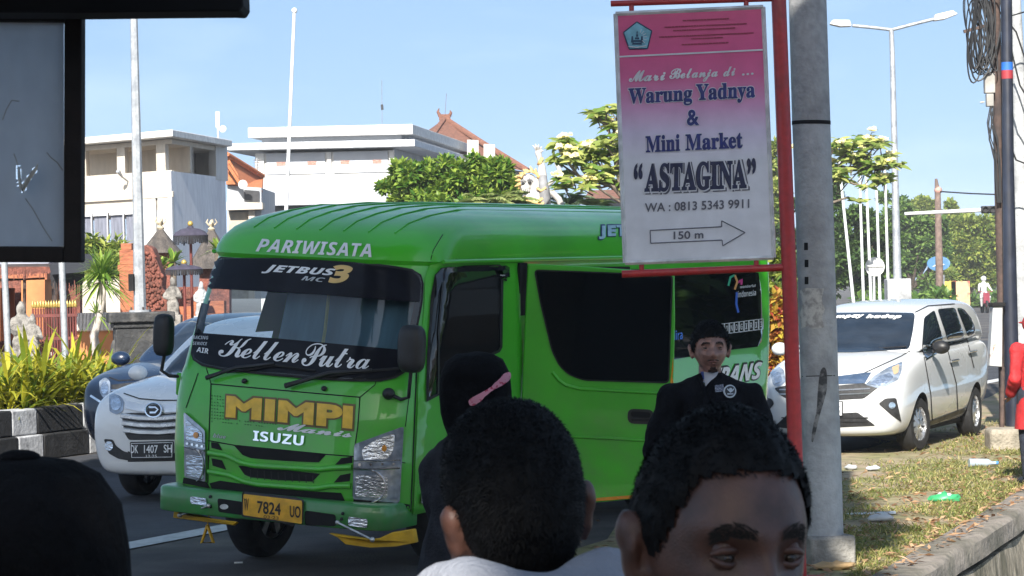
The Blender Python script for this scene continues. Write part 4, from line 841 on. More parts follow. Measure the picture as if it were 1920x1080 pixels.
CK.line('joint_line', [(1496, 706), (1530, 705), (1574, 704)], 1.6, M_dark, cp_, .002)
# utility poles at the verge
UY = 32.0; ub = Vector((W(1886, 800, UY).x, UY, 0)); M_rust = mat('rusty brown steel', (.085, .055, .045), rough=.8, col2=(.04, .03, .03), scale=4, var=.3); M_nsteel = mat('navy steel', (.018, .022, .038), rough=.4, var=.2, coat=.3); M_cable = mat('black cable', (.012, .013, .016), rough=.6)
def uthing(nm, lab, cat, x, y0=805, Y=UY):
    b0 = W(x, y0, Y); b0.z = 0; return thing(nm, lab, cat, b0), b0
u1, b1 = uthing('steel_pole', 'rust brown steel pole carrying coiled cables, standing close beside the navy pole', 'utility pole', 1884)
MB().tube([Vector((0, 0, 0)), W(1880, 600, UY) - b1, W(1873, 300, UY) - b1, W(1865, 0, UY) - b1, W(1858, -300, UY) - b1], .066, 14).build('pole', M_rust, u1, 60)
MB().prism([W(x, y, UY - .05) - b1 for x, y in ((1879, 380), (1893, 380), (1897, 640), (1912, 770), (1914, 812), (1880, 812))], (0, .06, 0)).build('stay_plate', M_nsteel, u1, 30)
u2, b2 = uthing('navy_pole', 'navy blue steel pole with a blue and a red painted band', 'utility pole', 1900, Y=UY - .25)
Yn = UY - .25
MB().tube([Vector((0, 0, 0)), W(1895, 600, Yn) - b2, W(1890, 300, Yn) - b2, W(1887, 0, Yn) - b2, W(1884, -300, Yn) - b2], [.095, .09, .073, .070, .068], 16).build('pole', M_nsteel, u2, 60)
MB().tube([W(1888, 117, Yn) - b2, W(1888, 132, Yn) - b2], .074, 16).build('blue_band', mat('blue band', (.02, .12, .45), .5), u2, 60); MB().tube([W(1888, 132, Yn) - b2, W(1888.5, 148, Yn) - b2], .074, 16).build('red_band', mat('red band', (.30, .03, .04), .5), u2, 60)
u3, b3 = uthing('grey_pole', 'mottled grey concrete pole standing behind the navy pole at the picture edge', 'utility pole', 1925, 790, UY + 1.2); Y3 = UY + 1.2
MB().tube([Vector((0, 0, 0)), W(1917, 500, Y3) - b3, W(1910, 150, Y3) - b3, W(1904, 0, Y3) - b3, W(1896, -300, Y3) - b3], [.15, .13, .085, .07, .06], 16).build('pole', M_conc, u3, 60)
u3['label'] = 'mottled grey concrete pole standing behind the navy steel pole with painted bands'
cc = W(1840, 62, UY - .2); co = thing('cable_coil', 'bundle of black cables coiled in long loops hanging beside the rusty pole', 'cables', cc); rng = random.Random(4)
b = MB()
for i in range(16):
    a = rng.uniform(.05, .17); h = rng.uniform(.42, .60); ox = rng.uniform(-.07, .06); oz = rng.uniform(-.05, .12); y_ = rng.uniform(-.06, .06); lean = rng.uniform(-.12, .12)
    b.tube([Vector((ox + a * math.cos(t) + lean * math.sin(t), y_, oz + h * math.sin(t))) for t in [k * math.pi / 14 for k in range(29)]], rng.uniform(.007, .013), 5, cap=False)
b.build('loops', M_cable, co, 60); b = MB()
b.tube([W(1820, 118, UY - .2) - cc, W(1834, 60, UY - .2) - cc, W(1842, -10, UY - .2) - cc], .010, 5); b.tube([W(1835, 0, UY - .2) - cc, W(1838, 60, UY - .2) - cc, W(1837, 140, UY - .2) - cc], .024, 6); b.tube([W(1846, -5, UY - .2) - cc, W(1858, 30, UY - .2) - cc, W(1860, 90, UY - .2) - cc, W(1850, 110, UY - .2) - cc], .03, 6)
b.build('cable_tail', M_cable, co, 60); MB().box(W(1827, 54, UY - .2) - cc, (.28, .05, .04), rot=(0, R(-14), 0)).build('bracket', M_rust, co)
jb = thing('junction_box', 'grey metal junction box strapped to the side of the rusty pole', 'junction box', W(1855, 167, UY - .12)); o2 = W(1855, 167, UY - .12)
MB().box((0, 0, .07), (.13, .12, .25)).build('upper_box', mat('grey enamel', (.32, .31, .29), rough=.6, var=.2), jb, bevel=.01); MB().box((.0, 0, -.14), (.09, .1, .16)).build('lower_box', mat('grey enamel', (.3, .3, .3)), jb, bevel=.01); MB().tube([(-.07, 0, -.16), (-.12, 0, -.165)], .012, 8).build('hook', M_steel, jb, 60)
cbl = MB()
for i in range(9):
    x0 = 1858 + rng.uniform(-2, 6); pts = [(x0, 200), (x0 + rng.uniform(-8, 2), 230), (x0 + rng.uniform(-4, 8), 262), (x0 + 10 + rng.uniform(-4, 4), 300), (x0 + 14, 380)]; cbl.tube([W(x, y, UY - .15) for x, y in pts], .007, 5)
tag(cbl.build('loose_cables', M_cable, None, 60), 'tangle of thin black cables running down the rusty pole below the junction box', 'cables')
b = MB()
for pts in ([(1872, 20), (1905, 60), (1925, 120)], [(1890, 70), (1912, 160), (1930, 190)], [(1880, 240), (1905, 300), (1930, 310)], [(1868, -10), (1895, 30), (1930, 20)]): b.tube([W(x, y, UY + .3) for x, y in pts], .012, 5)
tag(b.build('strung_cables', M_cable, None, 60), 'loose black cables strung across between the navy pole and grey pole', 'cables')
kbx = W(1869, 640, UY - .4); kb_ = thing('meter_cabinet', 'pale grey metal cabinet with a rusty lower edge, fixed beside the dark pole', 'cabinet', kbx)
MB().prism([W(x, y, UY - .4) - kbx for x, y in ((1862, 575), (1880, 572), (1879, 688), (1855, 686), (1858, 640))], (0, .2, 0)).build('housing', mat('pale enamel', (.42, .43, .43), rough=.6, col2=(.22, .12, .07), lo=.62, hi=.7, scale=9, var=.1), kb_, 30, bevel=.008)
MB().box(W(1869, 571, UY - .3) - kbx, (.17, .26, .05)).build('lid', M_dark, kb_, bevel=.01); MB().tube([W(1880, 688, UY - .3) - kbx, Vector((.05, .05, -kbx.z))], .03, 8).build('leg', M_rust, kb_, 60)
gb = G(1898, 846); MB_ = MB(); bk = MB_.box((0, 0, .10), (.46, .4, .28)).build('concrete_block', mat('rough block', (.33, .29, .23), rough=1, col2=(.2, .18, .14), scale=6, var=.2, bump=1), None, 30, bevel=.05, seg=3); bk.location = (gb.x, gb.y + .2, 0); tag(bk, 'rough pale concrete block lying on the grass at the foot of the poles', 'block')
# blank notice board and beam of the shelter close to the camera
BY = 5.0; bo = W(153, 490, BY); M_wood = mat('blackened wood', (.016, .012, .011), rough=.85, col2=(.05, .030, .022), lo=.5, hi=.75, scale=3, var=.3, bump=.4)
nb = thing('notice_board', 'blank grey notice board with torn sheeting in a thick black frame', 'board', bo)
def bp_(x, y, d=0.): return W(x, y, BY - d) - bo
for pts in ([(120, 22), (153, 22), (152, 492), (119, 492)], [(-520, 460), (119, 462), (119, 492), (-520, 490)], [(-520, 18), (120, 22), (120, 40), (-520, 36)], [(-560, 18), (-520, 18), (-520, 490), (-560, 490)]): MB().prism([bp_(*p) for p in pts], (0, .05, 0)).build('frame_rail', M_wood, nb, 30, bevel=.004)
M_sheet = mat('grey sheeting', (.50, .53, .57), rough=.6, col2=(.74, .74, .73), lo=.52, hi=.80, scale=4.5, var=.12, stretch=(1.4, 1, .8))
nn_ = M_sheet.node_tree; tl_ = nn_.nodes.new('ShaderNodeBsdfTranslucent'); tl_.inputs[0].default_value = (.62, .66, .72, 1); ml_ = nn_.nodes.new('ShaderNodeMixShader'); ml_.inputs[0].default_value = .55
nn_.links.new(nn_.nodes['Principled BSDF'].outputs[0], ml_.inputs[1]); nn_.links.new(tl_.outputs[0], ml_.inputs[2]); nn_.links.new(ml_.outputs[0], nn_.nodes['Material Output'].inputs['Surface'])
P = [(-520, 36), (120, 39), (120, 462), (-520, 461)]
V, F = poly2d(P, 12); hole = [[(33, 309), (38, 318), (40, 340), (44, 362), (36, 352), (33, 330)], [(40, 348), (60, 320), (72, 306), (70, 318), (50, 350), (44, 362)]]
MB().add([bp_(x, y, -.03) for x, y in V], [f for f in F if not any(inpoly((sum(V[i][0] for i in f) / 3, sum(V[i][1] for i in f) / 3), h) for h in hole)]).build('sheeting', M_sheet, nb, 0)
for h in hole: MB().prism([bp_(x, y, -.026 + k * .012) for k, (x, y) in enumerate(h)], (0, .001, 0)).build('torn_flap', mat('pale torn sheet', (.62, .60, .55), .7), nb, 0)
for pts in ([(88, 286), (96, 296), (108, 305), (118, 320)], [(48, 372), (62, 392), (82, 428), (98, 452)], [(26, 288), (30, 298), (33, 309)], [(5, 225), (12, 205), (22, 188), (36, 190)]): MB().tube([bp_(x, y, -.025) for x, y in pts], .0012, 4).build('crease', mat('pale scratch', (.42, .42, .42), .8), nb, 60)
bm0 = W(-300, 0, 4.9); be = thing('shelter', 'dark roadside shelter whose black beam end juts out overhead above the notice board', 'shelter', (bm0.x, bm0.y, 0)); b0 = Vector((bm0.x, bm0.y, 0))
P = [(-900, -70), (448, -52), (455, -20), (456, 10), (449, 22), (430, 21), (300, 22), (153, 24), (-900, 20)]
MB().prism([W(x, y, 4.88) - b0 for x, y in P], (0, .13, 0)).build('beam', mat('black timber', (.008, .008, .009), .9), be, 30, bevel=.004)
M_shel = mat('smoky boards', (.05, .045, .04), rough=1, var=.3, scale=5, stretch=(8, 1, 1))
for c_, d_, nm in (((-2.0, 4.4, 2.72), (3.0, 1.1, .05), 'roof_sheet'),): MB().box(Vector(c_) - b0, d_).build(nm, M_shel, be)
for x, y in ((-2.9, 4.9), (-2.9, 4.0)): MB().box(Vector((x, y, 1.35)) - b0, (.10, .10, 2.7)).build('post', M_wood, be)
# galvanised street light pole on a dark stone pedestal
M_galv = mat('galvanised steel', (.40, .42, .44), rough=.5, metal=.4, col2=(.28, .30, .33), lo=.45, hi=.65, scale=5, var=.15)
LY = 36.0; lb = W(265, 690, LY); lb.z = .45
ped = thing('stone_pedestal', 'carved black volcanic stone pedestal under the galvanised pole on the median', 'pedestal', (lb.x, lb.y, .45)); M_lava = mat('black lava stone', (.035, .036, .038), rough=.95, col2=(.11, .105, .10), lo=.5, hi=.75, scale=4, var=.3, bump=1, bscale=25)
hgt = W(265, 585, LY).z - .45
def pbox(nm, wd, z0, z1): MB().box((0, 0, (z0 + z1) / 2), (wd, wd, z1 - z0), rot=R(12)).build(nm, M_lava, ped, bevel=.02)
pbox('base', .95, 0, .18); pbox('shaft', .74, .18, hgt - .22); pbox('neck', .80, hgt - .22, hgt - .14); pbox('cap', .92, hgt - .14, hgt)
for a in (R(12), R(102), R(-78)):
    d = Vector((math.sin(a), -math.cos(a), 0)); MB().ball(d * .37 + Vector((0, 0, hgt * .45)), (.22, .07, .28), 12, 8, rot=Matrix.Rotation(a, 3, 'Z')).build('carved_boss', M_lava, ped, 30)
lp = thing('light_pole', 'tall tapered galvanised pole rising from the black stone pedestal', 'light pole', (lb.x, lb.y, .45 + hgt)); lo_ = Vector((lb.x, lb.y, .45 + hgt))
tp = W(246, -150, LY) - lo_; m1 = W(251, 25, LY) - lo_; MB().tube([Vector((0, 0, 0)), m1, tp, tp + Vector((0, 0, 1.2))], [.088, .052, .048, .045], 8).build('shaft', M_galv, lp, 20); MB().tube([(0, 0, 0), (0, 0, .03)], .16, 12).build('flange', M_galv, lp, 30); MB().box((-.10, -.09, .42), (.07, .1, .24)).build('switch_box', M_dark, lp)
for k in range(4): MB().tube([(.13 * math.cos(k * 1.571 + .5), .13 * math.sin(k * 1.571 + .5), 0), (.13 * math.cos(k * 1.571 + .5), .13 * math.sin(k * 1.571 + .5), .07)], .014, 6).build('bolt', M_rust, lp, 40)
# thin posts behind the notice board
for x0, x1, lab in ((116, 124, 'slim grey steel post rising from the plants nearest the spiky dracaena'), (8, 18, 'slim grey steel post rising from the plants farther from the dracaena')):
    p0 = W(x1, 690, 34); p0.z = .45; pp = thing('steel_post', lab, 'post', p0); MB().tube([Vector((0, 0, 0)), W(x0, 495, 34) - p0, W(x0 - 6, 250, 34) - p0], .045, 10).build('post', M_galv, pp, 60); MB().ball(W(x0 - 6, 250, 34) - p0, .05, 8, 6).build('cap', M_galv, pp, 60)
# flag poles
M_wpole = mat('white pole paint', (.66, .67, .68), rough=.5, var=.08)
def flagpole(nm, lab, x0, y0, x1, y1, Y, r, grp=None):
    a = W(x0, y0, Y); bb_ = W(x1, y1, Y); d = (a - bb_).normalized(); bot = a + d * ((a.z) / -d.z) if d.z < 0 else a; t = thing(nm, lab, 'flagpole', bot, group=grp)
    MB().tube([Vector((0, 0, 0)), bb_ - bot], [r, r * .7], 10).build('pole', M_wpole, t, 60); MB().ball(bb_ - bot, r * 1.3, 8, 6).build('finial', M_wpole, t, 60)
flagpole('tall_flagpole', 'very tall thin white flagpole standing between the two white buildings', 537, 390, 552, 20, 50, .045)
for (x0, x1), lab in zip(((1619, 1611), (1633, 1623), (1650, 1642), (1666, 1659)), ('white flagpole at the far end of the row from the double lamp post', 'white flagpole second in the row counted from the frangipani tree', 'white flagpole second in the row counted from the double lamp post', 'white flagpole in the row standing closest to the double lamp post')):
    flagpole('flagpole', lab, x0, 560, x1, 308, 78, .05, 'white flagpoles in a row')
flagpole('flagpole', 'short slanting white flagpole touching the frangipani branches beside the concrete pole', 1588, 448, 1573, 304, 70, .05, 'white flagpoles in a row')
# double lamp post
DY = 75.0; db = W(1684, 575, DY); db.z = 0; dl = thing('double_lamp_post', 'tall white street lamp with two arms spreading in opposite directions', 'street lamp', db)
def dp_(x, y): return W(x, y, DY) - db
MB().tube([Vector((0, 0, 0)), dp_(1682, 500), dp_(1673, 100), dp_(1671, 54)], [.14, .12, .075, .07], 10).build('pole', M_galv, dl, 60)
for pts, hd in (([(1672, 56), (1640, 52), (1598, 48)], [(1596, 50), (1592, 38), (1560, 38), (1555, 46), (1575, 51)]), ([(1672, 56), (1710, 46), (1750, 36)], [(1750, 40), (1752, 28), (1785, 20), (1795, 27), (1770, 37)])):
    a = MB().tube([dp_(*p) for p in pts], .05, 8).build('arm', M_galv, dl, 60); MB().prism([dp_(*p) + Vector((0, -.15, 0)) for p in hd], (0, .3, 0)).build('lamp_head', mat('pale lamp housing', (.6, .58, .57), .5), a, 60, bevel=.03)
MB().box((0, 0, .9), (.7, .7, 1.8)).build('footing', M_conc, dl, bevel=.03)
# round sign seen from behind, oval sign, boards
rY = 62; ro = W(1639, 580, rY); ro.z = 0; rs = thing('round_sign', 'white round traffic sign seen from its back, on a thin post by the flagpoles', 'traffic sign', ro)
MB().tube([Vector((0, 0, 0)), W(1638, 484, rY) - ro], .03, 8).build('post', M_wpole, rs, 60); cq = W(1640, 500, rY) - ro; MB().lathe([(.001, -.03), (.235, -.03), (.235, -.045), (.001, -.045)], cq, 28, axis='Y').build('disc', mat('white enamel', (.62, .63, .63), .5), rs, 30); MB().box(cq + Vector((0, -.06, 0)), (.42, .02, .03)).build('cross_bar', M_steel, rs)
oY = 110; oo = W(1768, 560, oY); oo.z = 0; os_ = thing('oval_sign', 'blue oval roadside sign with a white swirl, half behind the brown pole', 'sign', oo); cq = W(1760, 494, oY) - oo
b = MB(); ring = [Vector((.50 * math.cos(t), 0, .32 * math.sin(t))) for t in [i * math.pi / 16 for i in range(32)]]; b.prism([cq + p for p in ring], (0, .10, 0)); b.build('panel', mat('blue enamel', (.05, .16, .32), .5, col2=(.2, .30, .38), lo=.5, hi=.6, scale=1.2), os_, 30)
b = MB(); b.prism([cq + Vector((x * .5, -.03, z * .5)) for x, z in ((-.6, -.3), (-.2, -.05), (0, .3), (.3, .42), (.1, .1), (.5, -.1), (.1, -.25), (-.3, -.2))], (0, .02, 0)); b.build('swirl', M_white_l, os_, 0); MB().tube([Vector((0, .1, 0)), cq + Vector((.2, .1, -.5))], .07, 8).build('post', M_galv, os_, 60)
# brown utility pole with wire, traffic signal arm
bY = 100; po = W(1762, 560, bY); po.z = 0; bpz = thing('brown_pole', 'brown utility pole with a short spike on top crossing the traffic light arm', 'utility pole', po)
MB().tube([Vector((0, 0, 0)), W(1762, 540, bY) - po, W(1758, 360, bY) - po, W(1755, 335, bY) - po], [.17, .16, .12, .05], 10).build('pole', mat('brown pole', (.17, .12, .10), .9, var=.25), bpz, 60); MB().ball(W(1759, 357, bY) - po, .16, 8, 6).build('insulator', mat('insulator pink', (.45, .25, .2), .6), bpz, 60)
wr_ = MB().tube([W(1760, 359, bY), W(1820, 363, bY - 2), W(1900, 366, bY - 6), W(2100, 362, bY - 12)], .03, 5).build('overhead_wire', M_cable, None, 60); tag(wr_, 'thin dark overhead wire leading from the top of the brown pole', 'wire')
tY = 70; to_ = W(1899, 560, tY); to_.z = 0; tl = thing('traffic_light', 'traffic light with two dark lenses at the end of a long white mast arm', 'traffic light', to_)
MB().tube([Vector((0, 0, 0)), W(1893, 385, tY) - to_], .09, 10).build('mast', M_galv, tl, 60); MB().tube([W(1893, 391, tY) - to_, W(1838, 394, tY) - to_, W(1696, 401, tY) - to_], [.06, .06, .045], 8).build('arm', M_wpole, tl, 60)
hb = MB().box(W(1854, 393, tY - .3) - to_, (.42, .2, .2)).build('signal_head', M_black, tl, bevel=.03)
for x in (1847, 1861): MB().lathe([(.085, .0), (.085, -.1), (.075, -.1), (.075, -.02), (.001, -.02)], W(x, 393, tY - .4) - to_, 14, axis='Y', cap=False).build('lens_hood', M_black, hb, 40)
for x, lab, c in ((1775, 'small yellow roadside board with red print near the brown pole', (.6, .42, .06)), (1801, 'small pale orange roadside board standing beyond the silver car', (.6, .36, .2))):
    q = W(x, 551, 130); bd = thing('roadside_board', lab, 'board', (q.x, q.y, 0)); MB().box((0, 0, q.z), (.95, .06, 1.3)).build('panel', mat('board %d' % x, c, .6, col2=(.55, .1, .08), lo=.55, hi=.62, scale=1.5), bd); MB().tube([(0, .05, 0), (0, .05, q.z)], .05, 6).build('post', M_galv, bd, 60)
# ================================================================ people
def remesh(o, vox, sm=3, f=.5):
    r = o.modifiers.new('r', 'REMESH'); r.mode = 'VOXEL'; r.voxel_size = vox; r.use_smooth_shade = True
    s_ = o.modifiers.new('s', 'SMOOTH'); s_.factor = f; s_.iterations = sm; bake(o); o.data.polygons.foreach_set('use_smooth', [True] * len(o.data.polygons)); return o
def g2(x, y, sx, sy): return math.exp(-(x / sx) ** 2 / 2 - (y / sy) ** 2 / 2)
def headpt(d, face=True):
    """point of the head in direction d (face looks to -Y), metres"""
    x, y, z = .074 * d.x, .094 * d.y, .118 * d.z
    if z < 0:
        k = min(1, -z / .118); x *= 1 - .30 * k ** 1.6; 
        if y > 0: y *= 1 - .38 * k
        else: y -= .012 * k * (1 - abs(d.x))
    else:
        x *= 1 + .05 * math.sin(min(1, z / .118) * math.pi); 
        if y > 0: y *= 1.06
    if face and d.y < .1:
        w_ = min(1, max(0, (.1 - d.y) / .5)); ax = abs(x)
        dy = -.020 * g2(x, z + .018, .010 - .12 * min(0, z + .0), .017) - .009 * g2(x, z - .008, .007, .018) - .006 * g2(ax - .012, z + .026, .006, .006)
        dy += -.006 * g2(ax - .024, z - .034, .020, .007) + .012 * g2(ax - .031, z - .012, .014, .010) - .007 * g2(ax - .043, z + .022, .016, .015)
        dy += -.010 * g2(x, z + .053, .017, .006) - .009 * g2(x, z + .067, .015, .006) + .006 * g2(x, z + .060, .022, .0025) + .004 * g2(x, z + .041, .004, .006) + .005 * g2(x, z + .080, .02, .006) - .010 * g2(x, z + .097, .018, .012)
        y += dy * w_
    return Vector((x, y, z))
def headmesh(mb, xf, n=72, k=54):
    vs = []; fs = []
    for i in range(k + 1):
        e = -math.pi / 2 + math.pi * i / k
        for j in range(n):
            t = 2 * math.pi * j / n; vs.append(xf @ headpt(Vector((math.cos(e) * math.cos(t), math.cos(e) * math.sin(t), math.sin(e)))))
    for i in range(k):
        for j in range(n): fs.append((i * n + j, i * n + (j + 1) % n, (i + 1) * n + (j + 1) % n, (i + 1) * n + j))
    mb.add(vs, fs)
    for sg_ in (-1, 1):      # ears
        for p, r in ((Vector((.083 * sg_, .014, -.004)), (.010, .020, .033)), (Vector((.088 * sg_, .021, .010)), (.010, .017, .020)), (Vector((.080 * sg_, .004, -.032)), (.009, .011, .014))): mb.ball(xf @ p, r, 12, 8, rot=xf.to_3x3() @ Matrix.Rotation(R(18) * sg_, 3, 'Z'))
def skinmat(n, c): return mat(n, c, rough=.38, var=.3, scale=26, bump=.12, bscale=420, spec=.55)
def limb(mb, pts, rs, n=12):
    mb.tube(pts, rs, n)
    for p, r in zip(pts, rs): mb.ball(p, r, 12, 8)
def person(label, loc, yaw, H, skin, top, legm, hrot=(0, 0, 0), vox=.009, hw=1., arms=None, grp=None, hoff=(0, 0, 0), sleeve=1.0, lean=0., shoe=None):
    k = H / 1.72; root = thing('person', label, 'person', loc, yaw, grp)
    P = lambda x, y, z: Vector((x * k, (y + lean * max(0, z - .9)) * k, z * k))
    hx = Matrix.Translation(P(*(Vector((0, -.012, 1.598)) + Vector(hoff)))) @ Euler(hrot).to_matrix().to_4x4() @ Matrix.Scale(k, 4) @ Matrix.Diagonal((hw, 1, 1, 1))
    mb = MB(); headmesh(mb, hx)
    limb(mb, [P(0, .02, 1.40), P(0, .018, 1.47), hx @ Vector((0, .018, -.07))], [.075 * k, .057 * k, .056 * k], 16)
    limb(mb, [P(0, .0, .95), P(0, 0, 1.15), P(0, .005, 1.30), P(0, .01, 1.39)], [.135 * k, .125 * k, .14 * k, .10 * k], 18)
    arms = arms or {1: [(.19, .01, 1.385), (.25, .03, 1.10), (.25, -.08, .86)], -1: [(-.19, .01, 1.385), (-.25, .03, 1.10), (-.25, -.08, .86)]}
    for sg_, a in arms.items():
        A = [P(*q) for q in a]; limb(mb, [P(.07 * sg_, .01, 1.38)] + A, [.07 * k, .055 * k, .042 * k, .028 * k])
        d = (A[2] - A[1]).normalized(); s_ = d.cross(Vector((0, 1, 0)) if abs(d.y) < .8 else Vector((0, 0, 1))).normalized(); nn = s_.cross(d)
        pc = A[2] + d * .05 * k; mb.ball(pc, (.04 * k, .018 * k, .05 * k), 10, 8, rot=Matrix((s_, nn, d)).transposed())
        for q in range(4):
            f0 = A[2] + d * .088 * k + s_ * (.027 - .018 * q) * k; l = (.066, .074, .070, .055)[q] * k; mb.tube([f0, f0 + d * l * .5 - nn * .006 * k, f0 + d * l - nn * .022 * k], [.0095 * k, .009 * k, .0075 * k], 8)
        mb.tube([A[2] + d * .03 * k + s_ * .034 * k, A[2] + d * .065 * k + s_ * .058 * k - nn * .012 * k, A[2] + d * .095 * k + s_ * .058 * k - nn * .022 * k], [.011 * k, .010 * k, .008 * k], 8)
    for sg_ in (-1, 1): limb(mb, [P(.09 * sg_, 0, .90), P(.10 * sg_, -.01, .48), P(.10 * sg_, .02, .09)], [.10 * k, .062 * k, .042 * k]); limb(mb, [P(.10 * sg_, .03, .04), P(.11 * sg_, -.12, .03)], [.038 * k, .032 * k])
    body = remesh(mb.build('body', skin, root, 0), vox, 2)
    mb = MB()
    limb(mb, [P(0, 0, .84), P(0, 0, 1.0), P(0, -.005, 1.18), P(0, 0, 1.31), P(0, .008, 1.385)], [.165 * k, .158 * k, .160 * k, .165 * k, .115 * k], 20)
    for sg_, a in arms.items():
        A = [P(*q) for q in a]; e = A[1] + (A[2] - A[1]) * .9 if sleeve >= 1 else A[0] + (A[1] - A[0]) * .8
        limb(mb, [P(.06 * sg_, .01, 1.365), A[0], *( [A[1], e] if sleeve >= 1 else [e])], [.105 * k, .085 * k, *([.066 * k, .052 * k] if sleeve >= 1 else [.078 * k])])
    o = remesh(mb.build('top', top, root, 0), .012, 4)
    for v in o.data.vertices:
        q = v.co; f = noise.noise(q * 9) * .012 + noise.noise(Vector((q.x * 14, q.y * 14, q.z * 5 + 7))) * .011 + abs(noise.noise(Vector((q.x * 22, q.y * 10, q.z * 16)))) * .008; v.co = q + v.normal * f
        v.co.x *= 1.0; 
    mb = MB()
    for sg_ in (-1, 1): limb(mb, [P(.075 * sg_, 0, .92), P(.10 * sg_, -.008, .50), P(.10 * sg_, .02, .10)], [.125 * k, .085 * k, .068 * k])
    mb.tube([P(0, 0, .82), P(0, 0, .98)], .155 * k, 18)
    remesh(mb.build('trousers', legm, root, 0), .016, 3)
    mb = MB()
    for sg_ in (-1, 1): mb.ball(P(.105 * sg_, -.05, .045), (.05 * k, .14 * k, .045 * k), 14, 8)
    mb.build('shoes', shoe or M_black, root, 60); return root, hx, k, o
def hairline(d, front=.62, side=.05, nape=-.52):
    """True where hair grows (direction d on the head, face to -Y)"""
    a = math.atan2(d.x, -d.y); t = abs(a) / math.pi       # 0 in front, 1 behind
    if t < .30: lim = front - .10 * (t / .30) ** 2
    elif t < .42: lim = front - .10 - (front - .10 - side) * ((t - .30) / .12)
    elif t < .62: lim = side + .0 - (.25) * ((t - .42) / .2)
    else: lim = side - .25 + (nape - side + .25) * min(1, (t - .62) / .18)
    return d.z - lim
def hair(root, hx, m, k=1., thick=.012, strands=3000, ln=.03, seed=1, front=.62, side=.05, nape=-.52, up_=.6, wdt=.0012, label=None, top=0., spread=.5, corner=0.):
    rng = random.Random(seed); n = 72; kk = 54; vs = []; fs = []; val = []
    def hp(d, o): 
        q = headpt(d, False); h = hairline(d, front, side, nape); e = max(0., min(1., h / .22)); return q + Vector((d.x, d.y, d.z)) * (thick * e + top * max(0, d.z) ** 2 + corner * (2 * abs(d.x) * max(0, d.z)) ** 1.5 + .001)
    for i in range(kk + 1):
        e = -math.pi / 2 + math.pi * i / kk
        for j in range(n):
            t = 2 * math.pi * j / n; d = Vector((math.cos(e) * math.cos(t), math.cos(e) * math.sin(t), math.sin(e))); q = hp(d, 0); q += d * noise.noise(d * 9) * .003; vs.append(hx @ q); val.append(hairline(d, front, side, nape) + noise.noise(d * 24) * .05)
    for i in range(kk):
        for j in range(n):
            f = (i * n + j, i * n + (j + 1) % n, (i + 1) * n + (j + 1) % n, (i + 1) * n + j)
            if sum(val[q] for q in f) / 4 > 0: fs.append(f)
    mb = MB().add(vs, fs); c = 0; hr = hx.to_3x3()
    while c < strands:
        d = Vector((rng.gauss(0, 1), rng.gauss(0, 1), rng.gauss(0, 1))).normalized(); h = hairline(d, front, side, nape) + noise.noise(d * 24) * .05
        if h < -.03: continue
        p = hp(d, 0) - d * .002; flow = Vector((d.x * .3, d.y * .3 + .0, .0)) + Vector((rng.gauss(0, spread), rng.gauss(0, spread), rng.gauss(0, spread))) * .6 + Vector((0, -.15, up_ * (1 if d.z > .3 else -.6)))
        tdir = (flow - d * flow.dot(d)).normalized(); l = ln * rng.uniform(.5, 1.25) * (.45 + .55 * min(1, max(0, h) / .4)); out = d * (.35 + .5 * max(0, d.z))
        p1 = p + (tdir * .75 + out) * l * .5; p2 = p1 + (tdir + out * .3 + Vector((0, 0, -.25))) * l * .5
        s_ = tdir.cross(d).normalized() * wdt; o_ = len(mb.v); mb.v += [tuple(hx @ (p - s_)), tuple(hx @ (p + s_)), tuple(hx @ (p1 + s_ * .8)), tuple(hx @ (p1 - s_ * .8)), tuple(hx @ p2)]; mb.f += [(o_, o_ + 1, o_ + 2, o_ + 3), (o_ + 3, o_ + 2, o_ + 4)]; mb.m += [0, 0]; c += 1
    me = bpy.data.meshes.new('hair'); me.from_pydata(mb.v, [], mb.f); me.materials.append(m); o = finish('hair', me, root, 180, fixn=False)
    return o
